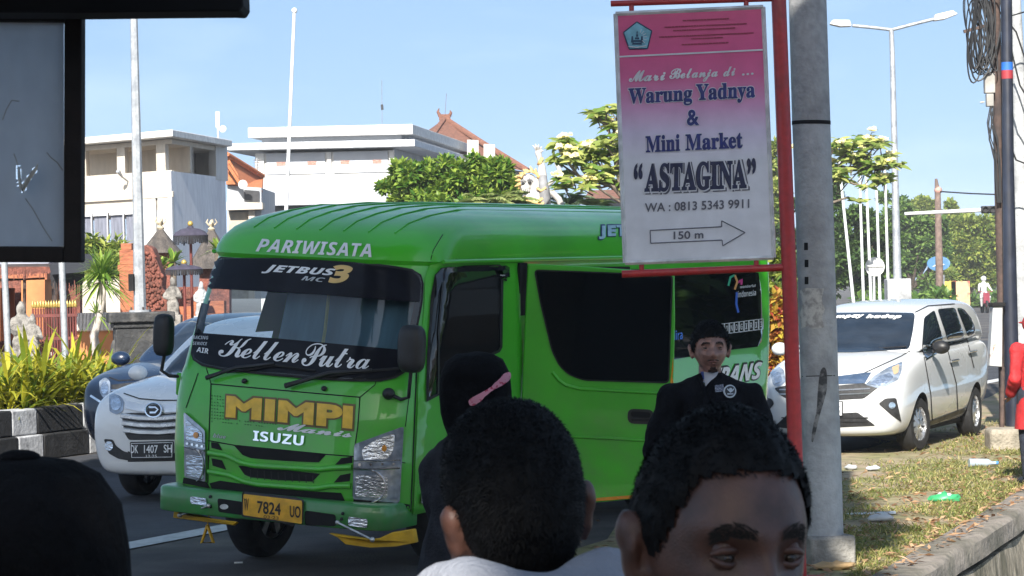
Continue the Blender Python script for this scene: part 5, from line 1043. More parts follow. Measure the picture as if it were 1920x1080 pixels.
def facebits(root, hx, skin, iris=(.02, .012, .008), brow=1., stubble=None, k=1., closed=False):
    M_eye = mat('eye white', (.07, .06, .055), .3, var=.05); M_iris = mat('dark iris', iris, .1, var=.1); M_brow = mat('brow hair', (.010, .008, .007), .9); M_lip = mat('brown lips', (.16, .065, .05), .45, var=.15, scale=60)
    for sg_ in (-1, 1):
        c = Vector((.031 * sg_, -.0700, .011)); e = MB(); e.ball(hx @ c, .0120 * k, 16, 12); eo = e.build('eye', M_eye, root, 180); i_ = MB(); i_.ball(hx @ (c + Vector((0, -.0085, -.001))), .0058 * k, 12, 8); i_.build('iris', M_iris, eo, 180)
        ld = MB(); ld.ball(hx @ (c + Vector((0, .0012, .0052))), .0128 * k, 16, 12); ld.ball(hx @ (c + Vector((0, .0010, -.0078))), .0126 * k, 16, 12); ld.ball(hx @ (c + Vector((0, -.0004, .0002))), (.0155 * k, .0128 * k, .0112 * k), 20, 14) if closed else 0; ld.build('eyelid', skin, root, 180)
        l = MB(); vs = [];                                               # upper and lower lids
        for zz, s2 in (((-.0058, 1),) if closed else ((.0075, 1), (-.0070, -1))):
            l.tube([hx @ (c + Vector((t * .0155, -.0105 + .006 * abs(t) ** 2, zz * (1 - .75 * t * t)))) for t in (-1, -.5, 0, .5, 1)], [.0018 * k, .0036 * k, .0042 * k, .0036 * k, .0018 * k], 8)
        l.build('eyelid', skin, root, 60)
        if brow:
            b = MB(); pts = [(.010, .031), (.020, .036), (.032, .038), (.043, .036), (.050, .031)]; rng = random.Random(3)
            b2 = []
            for x, z in pts:
                d = Vector((x * sg_ / .074, -.85, z / .118)).normalized(); q = headpt(d); b2.append(hx @ (q + Vector((0, -.001, 0))))
            for _ in range(int(150 * brow)):                      # each brow is a band of short hairs
                f = rng.uniform(0, 3.999); i0 = int(f); p = b2[i0].lerp(b2[i0 + 1], f - i0); hw_ = (.0026 + .0016 * math.sin(f / 4 * math.pi)) * k * brow; p = p + hx.to_3x3() @ Vector((0, -.0006, rng.uniform(-1, 1) * hw_ / k)); d = (b2[i0 + 1] - b2[i0]).normalized() + hx.to_3x3() @ Vector((0, -.12, rng.uniform(-.1, .5))); d.normalize(); l = rng.uniform(.005, .009) * k; u_ = hx.to_3x3() @ Vector((0, 0, .0005)); o_ = len(b.v); b.v += [tuple(p - u_), tuple(p + u_), tuple(p + d * l)]; b.f.append((o_, o_ + 1, o_ + 2)); b.m.append(0)
            me = bpy.data.meshes.new('eyebrow'); me.from_pydata(b.v, [], b.f); me.materials.append(M_brow); finish('eyebrow', me, root, 180, fixn=False)
    b = MB()
    for z, r, w_ in ((-.0545, .0042, .022), (-.0655, .0052, .020)):
        P = []
        for t in (-1, -.6, -.25, 0, .25, .6, 1):
            d = Vector((t * w_ / .070, -.92, z / .118 + .00)).normalized(); q = headpt(d); q.z = z + (.002 if z > -.06 else -.000) * (1 - abs(t)) - .003 * abs(t) * (1 if z > -.06 else -1); P.append(hx @ (q + Vector((0, .0012, 0))))
        b.tube(P, [r * k * q for q in (.3, .75, 1, .95, 1, .75, .3)], 8)
    b.build('lips', M_lip, root, 60)
    if stubble:
        b = MB()
        for lst, r in (([(-.024, -.050), (-.012, -.0455), (0, -.0465), (.012, -.0455), (.024, -.050)], .0034), ([(-.012, -.086), (0, -.088), (.012, -.086)], .0058), ([(-.020, -.100), (0, -.104), (.020, -.100)], .0070)):
            P = []
            for x, z in lst: d = Vector((x / .066, -.93, z / .118)).normalized(); q = headpt(d); P.append(hx @ Vector((x, q.y + .001, z)))
            b.tube(P, r * k, 8)
        b.build('beard', mat('short beard', (.035, .020, .015), rough=.9, var=.4, scale=200), root, 60)
M_hair = mat('black hair', (.004, .004, .0045), rough=.6, var=.4, scale=60, spec=.18)
SK1 = skinmat('deep brown skin', (.115, .052, .036)); SK2 = skinmat('tan brown skin', (.28, .145, .11)); SK3 = skinmat('dark brown skin', (.085, .038, .027))
M_jeans = mat('dark denim', (.02, .025, .04), rough=.95, var=.3, scale=20); M_jacket = mat('black jacket cloth', (.006, .0065, .009), rough=.9, var=.3, scale=14, bump=.5, bscale=60, spec=.12); M_grey = mat('light grey jersey', (.27, .285, .33), rough=.95, var=.12, scale=9, bump=.4, bscale=120); M_dgrey = mat('charcoal cloth', (.030, .031, .037), rough=.95, var=.25, scale=18, bump=.4, spec=.15)
# -- young man seen from behind
Y1 = 3.0; c = W(972, 966, Y1); H = 1.72 * (c.z / 1.598); 
root, hx, k, top_ = person('young man with short black hair seen from behind, wearing a light grey hooded top', (c.x, c.y, 0), R(180 + 14), H, SK1, M_grey, M_jeans, hrot=(R(-6), R(8), R(0)), vox=.006, hw=.93)
hair(root, hx, M_hair, k, thick=.006, strands=11000, ln=.013, seed=2, nape=-.66, side=.02, up_=.3, wdt=.0008, top=.004, spread=.9, corner=.010)
hb = MB()
for rr, z, tr in ((.092, 1.505, .048), (.115, 1.46, .055), (.140, 1.41, .06), (.15, 1.36, .06)): limb(hb, [Vector((rr * math.cos(t) * k, (.03 + rr * .95 * math.sin(t)) * k, (z + .012 * math.sin(3 * t)) * k)) for t in [R(-50 + 20 * i) for i in range(15)]], [tr * k] * 15)
for x in (-.1, -.05, 0, .05, .1): limb(hb, [Vector((x * k, .12 * k, 1.45 * k)), Vector((x * .8 * k, .15 * k, 1.30 * k))], [.05 * k, .035 * k])
ho = remesh(hb.build('hood', M_grey, root, 0), .009, 6)
for v in ho.data.vertices: v.co += v.normal * (noise.noise(v.co * 16) * .010)
# -- man close to the camera, three-quarter face
Y2 = 2.5; c = W(1338, 1020, Y2)
H = 1.72 * (c.z / 1.598)
root, hx, k, _ = person('man with a high forehead and short black hair facing the crowd, very near the camera', (c.x, c.y, 0), R(22), H, SK3, M_jacket, M_jeans, hrot=(R(11), R(3), R(0)), vox=.0055)
hair(root, hx, M_hair, k, thick=.006, strands=10000, ln=.012, seed=5, front=.74, side=.02, nape=-.5, up_=.4, wdt=.0007, top=.006, spread=.7)
facebits(root, hx, SK3, k=k, brow=1.8)
# -- man in a black jacket looking at the camera
Y3_ = 12.5; c = W(1331, 655, Y3_); H = 1.72 * (c.z / 1.598)
root, hx, k, jk = person('man in a black zipped jacket with a round badge, looking at the camera', (c.x, c.y, 0), R(4), H, SK2, M_jacket, M_jeans, hrot=(R(2), 0, R(0)), vox=.0055, hw=1.12,
    arms={1: [(.19, .01, 1.35), (.28, .03, 1.10), (.24, -.10, .90)], -1: [(-.19, .01, 1.35), (-.28, .03, 1.10), (-.24, -.10, .90)]})
hair(root, hx, M_hair, k, thick=.010, strands=3500, ln=.026, seed=8, front=.56, side=-.05, nape=-.5, up_=.7, wdt=.0014, top=.010, spread=.8)
facebits(root, hx, SK2, k=k, brow=1.35, stubble=True)
M_stub = mat('stubbled skin', (.10, .055, .04), rough=.7, var=.4, scale=200)
bpy.context.view_layer.update(); JK = carskin([jk], root.matrix_world)
JK.panel('shirt', [(1316, 690), (1330, 694), (1352, 690), (1343, 706), (1332, 716), (1322, 728), (1319, 712)], mat('white shirt', (.45, .45, .48), .8), root, .006, 5)
JK.panel('blue_collar', [(1313, 692), (1319, 692), (1322, 714), (1317, 712)], mat('blue collar', (.03, .06, .22), .8), root, .008, 4); JK.line('zip', [(1321, 716), (1323, 729)], 2.6, M_chrome, root, .012, 3)
bd = JK.panel('round_badge', circ(1367, 735, 12, 12, 22), M_grey_l, root, .008, 4); JK.panel('badge_field', circ(1367, 735, 9.5, 9.5, 22), M_black, bd, .010, 4); JK.line('badge_mark', [(1361, 731), (1367, 738), (1373, 731)], 2, M_grey_l, bd, .013, 3); JK.line('badge_mark', [(1362, 741), (1372, 741)], 2, M_grey_l, bd, .013, 3); JK.panel('badge_centre', circ(1367, 734, 3, 4, 10), M_grey_l, bd, .013, 3)
JK.panel('name_patch', [(1340, 724), (1355, 722), (1356, 735), (1341, 737)], mat('grey patch', (.10, .11, .15), .8, col2=(.3, .32, .36), lo=.5, hi=.6, scale=120), root, .008, 4)
lap = MB(); 
for pts in ([(1304, 684), (1312, 706), (1322, 730), (1324, 770)], [(1358, 684), (1348, 706), (1332, 728), (1324, 770)]): lap.tube([JK.at(x, y, .008) for x, y in pts if JK.at(x, y, .008) is not None], .011, 6)
lap.build('lapel', M_jacket, root, 60)
# -- woman in black headscarf with a pink band
Y4 = 8.5; c = W(893, 742, Y4); H = 1.72 * (c.z / 1.598)
root, hx, k, _ = person('woman in a black headscarf tied with a pink spotted band, her back to the camera', (c.x, c.y, 0), R(180 - 20), H, SK2, M_dgrey, M_jeans, hrot=(R(-4), 0, 0), vox=.01, arms={1: [(.12, .01, 1.34), (.14, -.06, 1.10), (.06, -.20, 1.0)], -1: [(-.12, .01, 1.34), (-.14, -.06, 1.10), (-.06, -.20, 1.0)]})
sc_ = MB(); n = 40; rings = []
for z, rx, ry, oy in ((.150, .02, .02, .01), (.143, .062, .07, .01), (.118, .098, .112, .012), (.07, .119, .134, .012), (.01, .124, .140, .012), (-.05, .120, .138, .014), (-.09, .112, .130, .016), (-.13, .098, .115, .02), (-.18, .088, .10, .025), (-.24, .085, .10, .03)):
    rings.append([Vector((rx * math.cos(t), oy + ry * math.sin(t) * (1.0 if math.sin(t) > 0 else .9), z)) for t in [2 * math.pi * i / n for i in range(n)]])
sc_.loft([[hx @ p for p in r] for r in rings], cap=True); so2 = sc_.build('headscarf', mat('black scarf cloth', (.005, .005, .006), rough=.95, var=.3, scale=12, bump=.6, bscale=40, spec=.12), root, 180)
for v in so2.data.vertices: v.co += v.normal * noise.noise(v.co * 14) * .008
bpy.context.view_layer.update(); HK = carskin([so2], root.matrix_world); pb = []; M_pink = mat('pink spotted ribbon', (.62, .26, .32), rough=.8, col2=(.45, .05, .10), lo=.56, hi=.62, scale=60, var=.05)
HK.panel('pink_band', smoothpoly([(880, 757), (879, 750), (886, 745), (905, 735), (917, 727), (925, 717), (940, 703), (949, 699), (953, 704), (950, 713), (938, 722), (922, 731), (910, 742), (892, 758), (884, 761)], 2), M_pink, root, .012, 6, .012)
sh_ = MB(); rings = []
for z, rx, ry in ((-.16, .09, .11), (-.26, .118, .14), (-.36, .155, .165), (-.50, .21, .19), (-.66, .25, .21), (-.9, .27, .22)): rings.append([Vector((rx * math.cos(t), .03 + ry * math.sin(t), z)) for t in [2 * math.pi * i / 40 for i in range(40)]])
sh_.loft([[hx @ p for p in r] for r in rings], cap=False); s3 = sh_.build('shawl', M_dgrey, root, 180)
for v in s3.data.vertices: v.co += v.normal * (noise.noise(Vector((v.co.x * 16, v.co.y * 16, v.co.z * 3))) * .018)
# -- person in black headscarf at the corner
Y5 = 3.0; c = W(66, 1072, Y5); H = 1.72 * (c.z / 1.598)
root, hx, k, _ = person('person in a plain black headscarf with a small knot on the crown, seen from behind', (c.x, c.y, 0), R(180), H, SK2, M_jacket, M_jeans, vox=.01)
sc_ = MB(); rings = []
for z, rx, ry, oy in ((.134, .012, .012, .01), (.129, .048, .052, .01), (.112, .078, .088, .012), (.075, .101, .118, .012), (.02, .111, .130, .012), (-.05, .111, .130, .014), (-.12, .110, .125, .016), (-.18, .13, .14, .02), (-.27, .19, .165, .03), (-.38, .22, .175, .035)):
    rings.append([hx @ Vector((rx * math.cos(t), oy + ry * math.sin(t), z)) for t in [2 * math.pi * i / n for i in range(n)]])
so2 = sc_.loft(rings).build('headscarf', mat('black scarf cloth', (.01, .01, .01)), root, 180)
for v in so2.data.vertices: v.co += v.normal * noise.noise(v.co * 11) * .006
MB().ball(hx @ Vector((.014, .02, .134)), (.026, .02, .010), 14, 8).build('knot', MATS['black scarf cloth'], root, 60)
# -- person in red at the picture edge
Y6 = 23.0; c = W(1938, 615, Y6); H = 1.72 * (c.z / 1.598)
M_redj = mat('red jacket cloth', (.42, .018, .022), rough=.75, var=.2, scale=9, bump=.4, bscale=30)
root, hx, k, jk = person('person in a bright red jacket and red cap standing by the utility poles', (c.x, c.y, 0), R(200), H, SK2, M_redj, M_jeans, vox=.012, arms={1: [(.20, .01, 1.37), (.27, .06, 1.10), (.20, -.14, .93)], -1: [(-.20, .01, 1.37), (-.27, .06, 1.10), (-.20, -.14, .93)]})
jh = MB(); jh.loft([[Vector((rx * k * math.cos(t), (ry * math.sin(t) + .01) * k, z * k)) for t in [2 * math.pi * i / 28 for i in range(28)]] for z, rx, ry in ((1.0, .165, .15), (.88, .19, .17), (.72, .21, .18), (.58, .225, .19))], cap=False); jo = jh.build('jacket_hem', M_redj, root, 180)
for v in jo.data.vertices: v.co += v.normal * noise.noise(v.co * 12) * .012
cp2 = MB(); cp2.ball(hx @ Vector((0, .0, .045)), (.095, .108, .095), 20, 12); cp2.ball(hx @ Vector((.0, -.12, .055)), (.075, .08, .012), 16, 8); cp2.build('cap', M_redj, root, 60); hair(root, hx, M_hair, k, strands=300, seed=6)
# -- distant rider on a motorcycle
q = G(1846, 566); q = W(1846, 560, 120); q.z = 0
mc = thing('motorcycle', 'small motorcycle seen head on far down the road, carrying a rider in white helmet', 'motorcycle', q)
for y in (-.6, .6): 
    MB().lathe([(.20, -.05), (.29, -.05), (.30, 0), (.29, .05), (.20, .05)], (0, y, .30), 18, axis='X', cap=False).build('wheel', M_rubber, mc, 60)
mb = MB(); mb.tube([(0, -.6, .30), (0, -.45, .7), (0, -.35, 1.0)], .05, 8); mb.box((0, .1, .55), (.22, .9, .25)); mb.box((0, -.48, .72), (.30, .12, .5)); mb.tube([(-.33, -.33, 1.02), (0, -.38, 1.0), (.33, -.33, 1.02)], .02, 6); mb.build('fairing', mat('maroon fairing', (.22, .03, .05), .3), mc, 40, bevel=.02); MB().ball((0, -.45, .95), (.09, .05, .07), 10, 6).build('headlight', M_refl, mc, 60); MB().box((0, .2, .76), (.26, .7, .12)).build('seat', M_black, mc, bevel=.04)
root = thing('person', 'motorcycle rider in pale shirt and white helmet, far down the road', 'person', (q.x, q.y + .15, .0)); mb = MB()
limb(mb, [Vector((0, 0, .85)), Vector((0, 0, 1.1)), Vector((0, .0, 1.32)), Vector((0, -.02, 1.48))], [.15, .15, .16, .08]); mb.ball((0, -.03, 1.58), (.08, .1, .12), 12, 8)
for s_ in (-1, 1): limb(mb, [Vector((.18 * s_, 0, 1.36)), Vector((.27 * s_, -.2, 1.15)), Vector((.31 * s_, -.45, 1.05))], [.07, .05, .035]); limb(mb, [Vector((.1 * s_, 0, .85)), Vector((.2 * s_, -.4, .75)), Vector((.16 * s_, -.25, .35))], [.09, .07, .05])
remesh(mb.build('body', mat('pale rider shirt', (.5, .5, .5), .8), root, 0), .02, 2); MB().ball((0, -.03, 1.62), (.135, .15, .14), 14, 10).build('helmet', mat('white helmet', (.6, .6, .6), .3), root, 60)
# ================================================================ buildings and temple court
M_wh = mat('cream white render', (.56, .50, .42), rough=.9, col2=(.40, .33, .26), lo=.50, hi=.85, scale=.9, var=.08, stretch=(1, 1, .35))
M_wh2 = mat('white render', (.58, .57, .55), rough=.9, col2=(.42, .41, .40), lo=.52, hi=.85, scale=.9, var=.06, stretch=(1, 1, .3))
M_gr = mat('grey render', (.36, .38, .41), rough=.9, col2=(.46, .48, .50), lo=.5, hi=.72, scale=1.1, var=.08, stretch=(1, 1, .3))
M_lgr = mat('pale grey render', (.42, .44, .48), rough=.9, var=.08, scale=1)
M_roofc = mat('orange roof tile', (.46, .15, .06), rough=.9, var=.25, scale=14, stretch=(1, 1, 5)); M_roofb = mat('brown roof tile', (.17, .075, .05), rough=.95, var=.3, scale=8, stretch=(1, 1, 5))
M_curt = mat('grey blue curtain', (.19, .20, .25), rough=.9, var=.3, scale=9, stretch=(6, 1, .2)); M_winf = mat('white window frame', (.62, .62, .63), .6)
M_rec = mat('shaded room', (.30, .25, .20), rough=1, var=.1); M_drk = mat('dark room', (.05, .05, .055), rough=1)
class Bld:
    """a building placed by its near corner; a = direction of the front to the west, b = direction of the side going back"""
    def __init__(s, name, lab, cat, cx_, Y, la, lb, pxl, ratio_l, pxr, ratio_r, grp=None):
        s.c = W(cx_, 480, Y); s.c.z = 0; l = W(pxl, 480, Y * ratio_l); l.z = 0; r = W(pxr, 480, Y * ratio_r); r.z = 0
        s.a = (l - s.c); s.A = s.a.length; s.a.normalize(); s.b = (r - s.c); s.B = s.b.length; s.b.normalize(); s.Y = Y; s.cx = cx_
        s.o = thing(name, lab, cat, s.c)
    def zf(s, y, x=None): return W(s.cx if x is None else x, y, s.Y).z
    def p(s, i, j, z): return s.a * i + s.b * j + Vector((0, 0, z))
    def block(s, nm, i0, i1, j0, j1, z0, z1, m, par=None, bevel=0.):
        b = MB(); vs = [s.p(i, j, z) for z in (z0, z1) for i, j in ((i0, j0), (i1, j0), (i1, j1), (i0, j1))]
        b.add(vs, [(3, 2, 1, 0), (4, 5, 6, 7), (0, 1, 5, 4), (1, 2, 6, 5), (2, 3, 7, 6), (3, 0, 4, 7)]); return b.build(nm, m, par or s.o, 0, bevel=bevel)
    def fi(s, x):      # distance along the front for a photo column
        d = ray(x, 480); n = Vector((-s.a.y, s.a.x, 0)); t = n.dot(s.c) / n.dot(d); return (d * t - s.c).dot(s.a)
    def si(s, x):
        d = ray(x, 480); n = Vector((-s.b.y, s.b.x, 0)); t = n.dot(s.c) / n.dot(d); return (d * t - s.c).dot(s.b)
# cream house with an open upper veranda
H1 = Bld('white_house', 'cream white two-storey house with open upper veranda and curtained ground-floor windows', 'house', 321, 75, 0, 0, 60, 1.06, 425, 1.075)
z = H1.zf; A, B = H1.A, H1.B
zr, zp, zl, zw0, zw1 = z(258), z(318), z(366), z(392), z(452)
H1.block('wall', .0, A, .3, B, 0, zw0 - 1.0, M_wh); H1.block('wall', 0, A, .3, B, zw0 + .0, zl, M_wh)
H1.block('ledge', -.05, A, .2, .32, zl - .05, zl + .12, M_wh, bevel=.01); H1.block('parapet', 0, A, .25, .45, zl, zp, M_wh); H1.block('upper_floor', 0, A, .45, B, zl, zl + .15, M_wh)
H1.block('rear_wall', 0, A, B - .2, B - .02, zl + .15, zr - .16, M_wh); H1.block('inner_wall', 1.3, 1.5, 2.4, B, zl + .15, zr - .16, M_wh); H1.block('back_wall', .0, A, 2.2, 2.4, zl + .15, zr - .16, M_wh); H1.block('ceiling', 0, A, .3, B, zr - .16, zr - .02, M_wh)
for x0, x1 in ((153, 160), (218, 233), (292, 309)):
    i0, i1 = H1.fi(x1), H1.fi(x0); H1.block('pillar', i0, i1, .26, .6, zp, zr - .16, M_wh)
H1.block('side_pillar', 0, .12, H1.si(361), H1.si(367), zp, zr - .16, M_wh)
rf = H1.block('roof_slab', -.35, A + .4, -.35, B + .1, zr, zr + .20, mat('white fascia', (.66, .65, .63), .8), bevel=.02)
H1.block('side_wall', -.02, .12, B * .02, B, 0, z(320), mat('pale grey plaster', (.72, .72, .74), rough=.9, col2=(.58, .58, .62), lo=.5, hi=.75, scale=1.4, var=.08, stretch=(1, 1, .25))); H1.block('end_wall', -.04, .3, B * .82, B + .25, z(320) - .1, zr + .12, M_wh2)
for x0, x1 in ((150, 168), (171, 198), (202, 228), (231, 252)):
    i0, i1 = H1.fi(x1), H1.fi(x0); w_ = H1.block('window', i0 + .02, i1 - .02, .32, .40, zw1 - 1.6, zw0 + .0, M_curt); H1.block('window_frame', i0 - .03, i0 + .02, .22, .36, zw1 - 1.6, zw0, M_winf, w_); H1.block('window_head', i0, i1, .22, .36, zw0 - .08, zw0 + .02, M_winf, w_)
H1.block('front_pier', H1.fi(322), H1.fi(294), .2, .34, 0, zl - .06, M_wh2); H1.block('front_pier', H1.fi(290), H1.fi(262), .2, .34, 0, zl - .06, M_wh2); H1.block('window_bay', H1.fi(295), H1.fi(289), .30, .36, 0, zl - .06, M_gr)
q = H1.p(H1.fi(238), .2, z(333)); MB().tube([q, q + Vector((-.1, -.3, .1)), q + Vector((-.2, -.5, .28))], [.03, .03, .07], 6).build('wall_lamp', M_galv, H1.o, 60)
q = H1.p(.1, B * .93, zr + .1); MB().tube([q, q + Vector((0, 0, .95))], .035, 6).build('antenna_mast', M_winf, H1.o, 60); MB().box(q + Vector((0, 0, .75)), (.12, .1, .5)).build('antenna_panel', M_winf, H1.o); MB().lathe([(.001, 0), (.09, .03), (.11, .05)], q + Vector((.16, -.1, .45)), 12, axis='Y', cap=False).build('antenna_dish', M_winf, H1.o, 60)
# orange tiled house between
HY = 86
ob = W(428, 480, HY); ob.z = 0; h2 = thing('tiled_house', 'small grey house with a steep orange tiled roof squeezed between the white buildings', 'house', ob)
def q2(x, y, Y=HY): return W(x, y, Y) - ob
def slab(nm, pts, d, m, par): return MB().prism(pts, d, m=0).build(nm, m, par, 0)
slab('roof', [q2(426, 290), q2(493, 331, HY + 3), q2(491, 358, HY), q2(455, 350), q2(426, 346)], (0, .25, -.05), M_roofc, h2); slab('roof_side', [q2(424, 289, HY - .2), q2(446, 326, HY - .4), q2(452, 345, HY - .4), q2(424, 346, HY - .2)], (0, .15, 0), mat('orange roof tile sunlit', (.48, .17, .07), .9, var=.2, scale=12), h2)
MB().tube([q2(426, 289, HY - .4), q2(493, 330, HY + 2.6)], .09, 6).build('ridge', M_roofc, h2, 60); MB().tube([q2(426, 308, HY - .6), q2(450, 345, HY - .6)], .08, 6).build('hip_ridge', M_roofc, h2, 60)
slab('wall', [q2(426, 348), q2(490, 352), q2(490, 560), q2(426, 560)], (0, 5, 0), M_gr, h2); slab('opening', [q2(458, 356, HY - .1), q2(486, 358, HY - .1), q2(486, 377, HY - .1), q2(458, 375, HY - .1)], (0, .06, 0), M_drk, h2)
slab('ledge', [q2(425, 378, HY - .6), q2(492, 380, HY - .6), q2(492, 392, HY - .6), q2(425, 394, HY - .6)], (0, .8, 0), M_wh, h2); slab('wall_panel', [q2(429, 398, HY - .12), q2(466, 398, HY - .12), q2(466, 560, HY - .12), q2(429, 560, HY - .12)], (0, .1, 0), mat('beige panel', (.42, .37, .30), .9), h2); slab('pier', [q2(466, 394, HY - .3), q2(477, 394, HY - .3), q2(477, 560, HY - .3), q2(466, 560, HY - .3)], (0, .3, 0), M_wh, h2)
MB().lathe([(.001, 0), (.12, .03), (.16, .06)], q2(455, 346, HY - .8), 12, axis='Y', cap=False).build('satellite_dish', M_winf, h2, 60)
b = MB(); b.tube([q2(482, 326, HY + 2), q2(482, 296, HY + 2)], .03, 5)
for k in range(4): b.tube([q2(475 + k, 300 + k * 5, HY + 2), q2(489 - k, 299 + k * 5, HY + 2)], .018, 4)
b.build('aerial', M_steel, h2, 60)
# white building with double eaves
H3 = Bld('white_building', 'long white building with double flat eaves, grey band and small vent bricks', 'building', 738, 95, 0, 0, 486, 1.0, 890, 1.22)
z = H3.zf; A, B = H3.A, H3.B; ze, zu, zt = z(277), z(262), z(236)
zg0, zg1 = z(381), z(349)
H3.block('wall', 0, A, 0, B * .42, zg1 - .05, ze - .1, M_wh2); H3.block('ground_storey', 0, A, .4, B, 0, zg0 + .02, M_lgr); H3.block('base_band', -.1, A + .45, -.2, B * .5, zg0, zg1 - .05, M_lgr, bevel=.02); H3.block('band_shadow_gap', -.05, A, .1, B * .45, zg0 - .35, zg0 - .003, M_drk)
H3.block('lower_storey_wall', 0, A, .15, .4, 0, zg0 - .35, M_wh2)
for x0, x1 in ((484, 500), (618, 626), (735, 744)): H3.block('pilaster', H3.fi(x1), H3.fi(x0), -.12, .02, zg1 - .05, ze - .1, M_wh2)
for x0, x1, y in ((504, 614, 287), (630, 732, 282)): H3.block('grey_frieze', H3.fi(x1), H3.fi(x0), -.05, .05, ze - .9, ze - .12, M_lgr)
M_vent = mat('vent brick', (.40, .22, .18), .9, var=.4, scale=30)
for x0 in (523, 581, 643, 703): H3.block('vent', H3.fi(x0 + 17), H3.fi(x0), -.06, .03, z(306) - .0, z(299), M_vent)
H3.block('vent', H3.fi(548), H3.fi(540), -.06, .03, z(323), z(317), M_drk)
H3.block('lower_eave', -1.0, A + 1.1, -.7, B + .8, ze, ze + .26, mat('pale fascia', (.55, .57, .60), .8), bevel=.02); H3.block('attic_wall', -.6, A - .8, .4, B * .9, ze + .26, zt - .35, M_lgr); H3.block('upper_eave', -.9, A + .2, -.5, B * .8, zt - .35, zt + .02, mat('white fascia', (.6, .6, .6)), bevel=.02); H3.block('upper_soffit', -.4, A - .2, 0, B * .8, zt - .6, zt - .353, M_lgr)
H3.block('veranda_back', -.05, .02, B * .02, B, zg1, ze - .02, M_gr)
for x in (800, 828, 879): j = H3.si(x) * .98; q = H3.p(-1.0, j, 0); MB().tube([q + Vector((0, 0, zg1)), q + Vector((0, 0, ze))], .22, 10).build('veranda_column', M_wh2, H3.o, 60)
H3.block('veranda_floor', -1.3, 0, 0, B + .6, zg0, zg1, M_lgr)
# brown hipped roof beyond
BYY = 112; bb_ = W(880, 480, BYY); bb_.z = 0; h4 = thing('brown_roof_house', 'house with steep brown tiled hip roof and horned ridge ornament', 'house', bb_)
def q4(x, y, Y=BYY): return W(x, y, Y) - bb_
ap = q4(834, 222); lo = [q4(760, 275, BYY + 4), q4(790, 285, BYY - 5), q4(990, 322, BYY - 4), q4(985, 315, BYY + 6)]
MB().add([ap, q4(840, 223, BYY + 2)] + lo, [(0, 2, 3), (0, 3, 4), (0, 4, 5, 1), (1, 5, 2)]).build('roof', M_roofb, h4, 0); MB().tube([ap, q4(905, 268, BYY - 2.5), q4(990, 320, BYY - 4.2)], .13, 6).build('hip_ridge', M_roofb, h4, 60); MB().tube([ap, lo[1]], .13, 6).build('hip_ridge', M_roofb, h4, 60)
orn = MB(); orn.box(ap + Vector((0, 0, .05)), (.5, .3, .25)); orn.tube([ap + Vector((-.2, 0, .1)), ap + Vector((-.3, 0, .3)), ap + Vector((-.24, 0, .45))], [.09, .06, .02], 6); orn.tube([ap + Vector((.2, 0, .1)), ap + Vector((.28, 0, .25)), ap + Vector((.24, 0, .35))], [.09, .06, .02], 6); orn.tube([ap, ap + Vector((.1, 0, 1.1))], .008, 4); orn.build('ridge_ornament', M_roofb, h4, 30)
slab('wall', [q4(770, 290, BYY - 3), q4(985, 322, BYY - 3), q4(985, 520, BYY - 3), q4(770, 520, BYY - 3)], (0, 6, 0), M_lgr, h4)
for x0, x1, y0, y1 in ((876, 897, 262, 274), (907, 928, 270, 288)): slab('chimney_block', [q4(x0, y0, BYY - 6), q4(x1, y0 + 1, BYY - 6), q4(x1, y1 + 30, BYY - 6), q4(x0, y1 + 30, BYY - 6)], (0, 1.2, 0), M_wh2, h4)
hz = W(1120, 480, 105); hz.z = 0; h5 = thing('low_tiled_house', 'low house with brown tiled eave just visible behind the frangipani branches', 'house', hz)
slab('roof', [W(1105, 357, 105) - hz, W(1250, 352, 105) - hz, W(1270, 372, 103) - hz, W(1095, 372, 103) - hz], (0, .3, 0), M_roofb, h5); slab('wall', [W(1105, 370, 105) - hz, W(1250, 370, 105) - hz, W(1250, 520, 105) - hz, W(1105, 520, 105) - hz], (0, 4, 0), M_lgr, h5)
an = W(716, 235, 100); am = thing('antenna_mast', 'hair thin radio mast with a small tip standing above the white building roof', 'antenna', (an.x, an.y, an.z - .5)); MB().tube([(0, 0, 0), W(716, 150, 100) - an + Vector((0, 0, .5))], .013, 4).build('mast', M_steel, am, 60); MB().tube([W(717, 206, 100) - an + Vector((0, 0, .5)), W(716, 196, 100) - an + Vector((0, 0, .5))], .05, 6).build('tip', M_drk, am, 60)
# ---- temple court
M_brick = mat('temple brick', (.36, .13, .065), rough=.95, col2=(.24, .08, .045), lo=.45, hi=.7, scale=3, var=.25, bump=.6, bscale=16, stretch=(1, 1, 5)); M_carv = mat('carved red stone', (.20, .07, .05), rough=1, col2=(.10, .04, .03), scale=7, var=.4, bump=1, bscale=18)
M_ora = mat('orange render', (.46, .19, .075), rough=.95, col2=(.30, .11, .05), lo=.5, hi=.8, scale=1.5, var=.08); M_oral = mat('pale coping', (.58, .52, .46), rough=.95, var=.15, scale=8)
TY = 46.0
def tb(nm, lab, cat, x, Y=TY, z0=.3): q = W(x, 600, Y); q.z = z0; return thing(nm, lab, cat, q), q
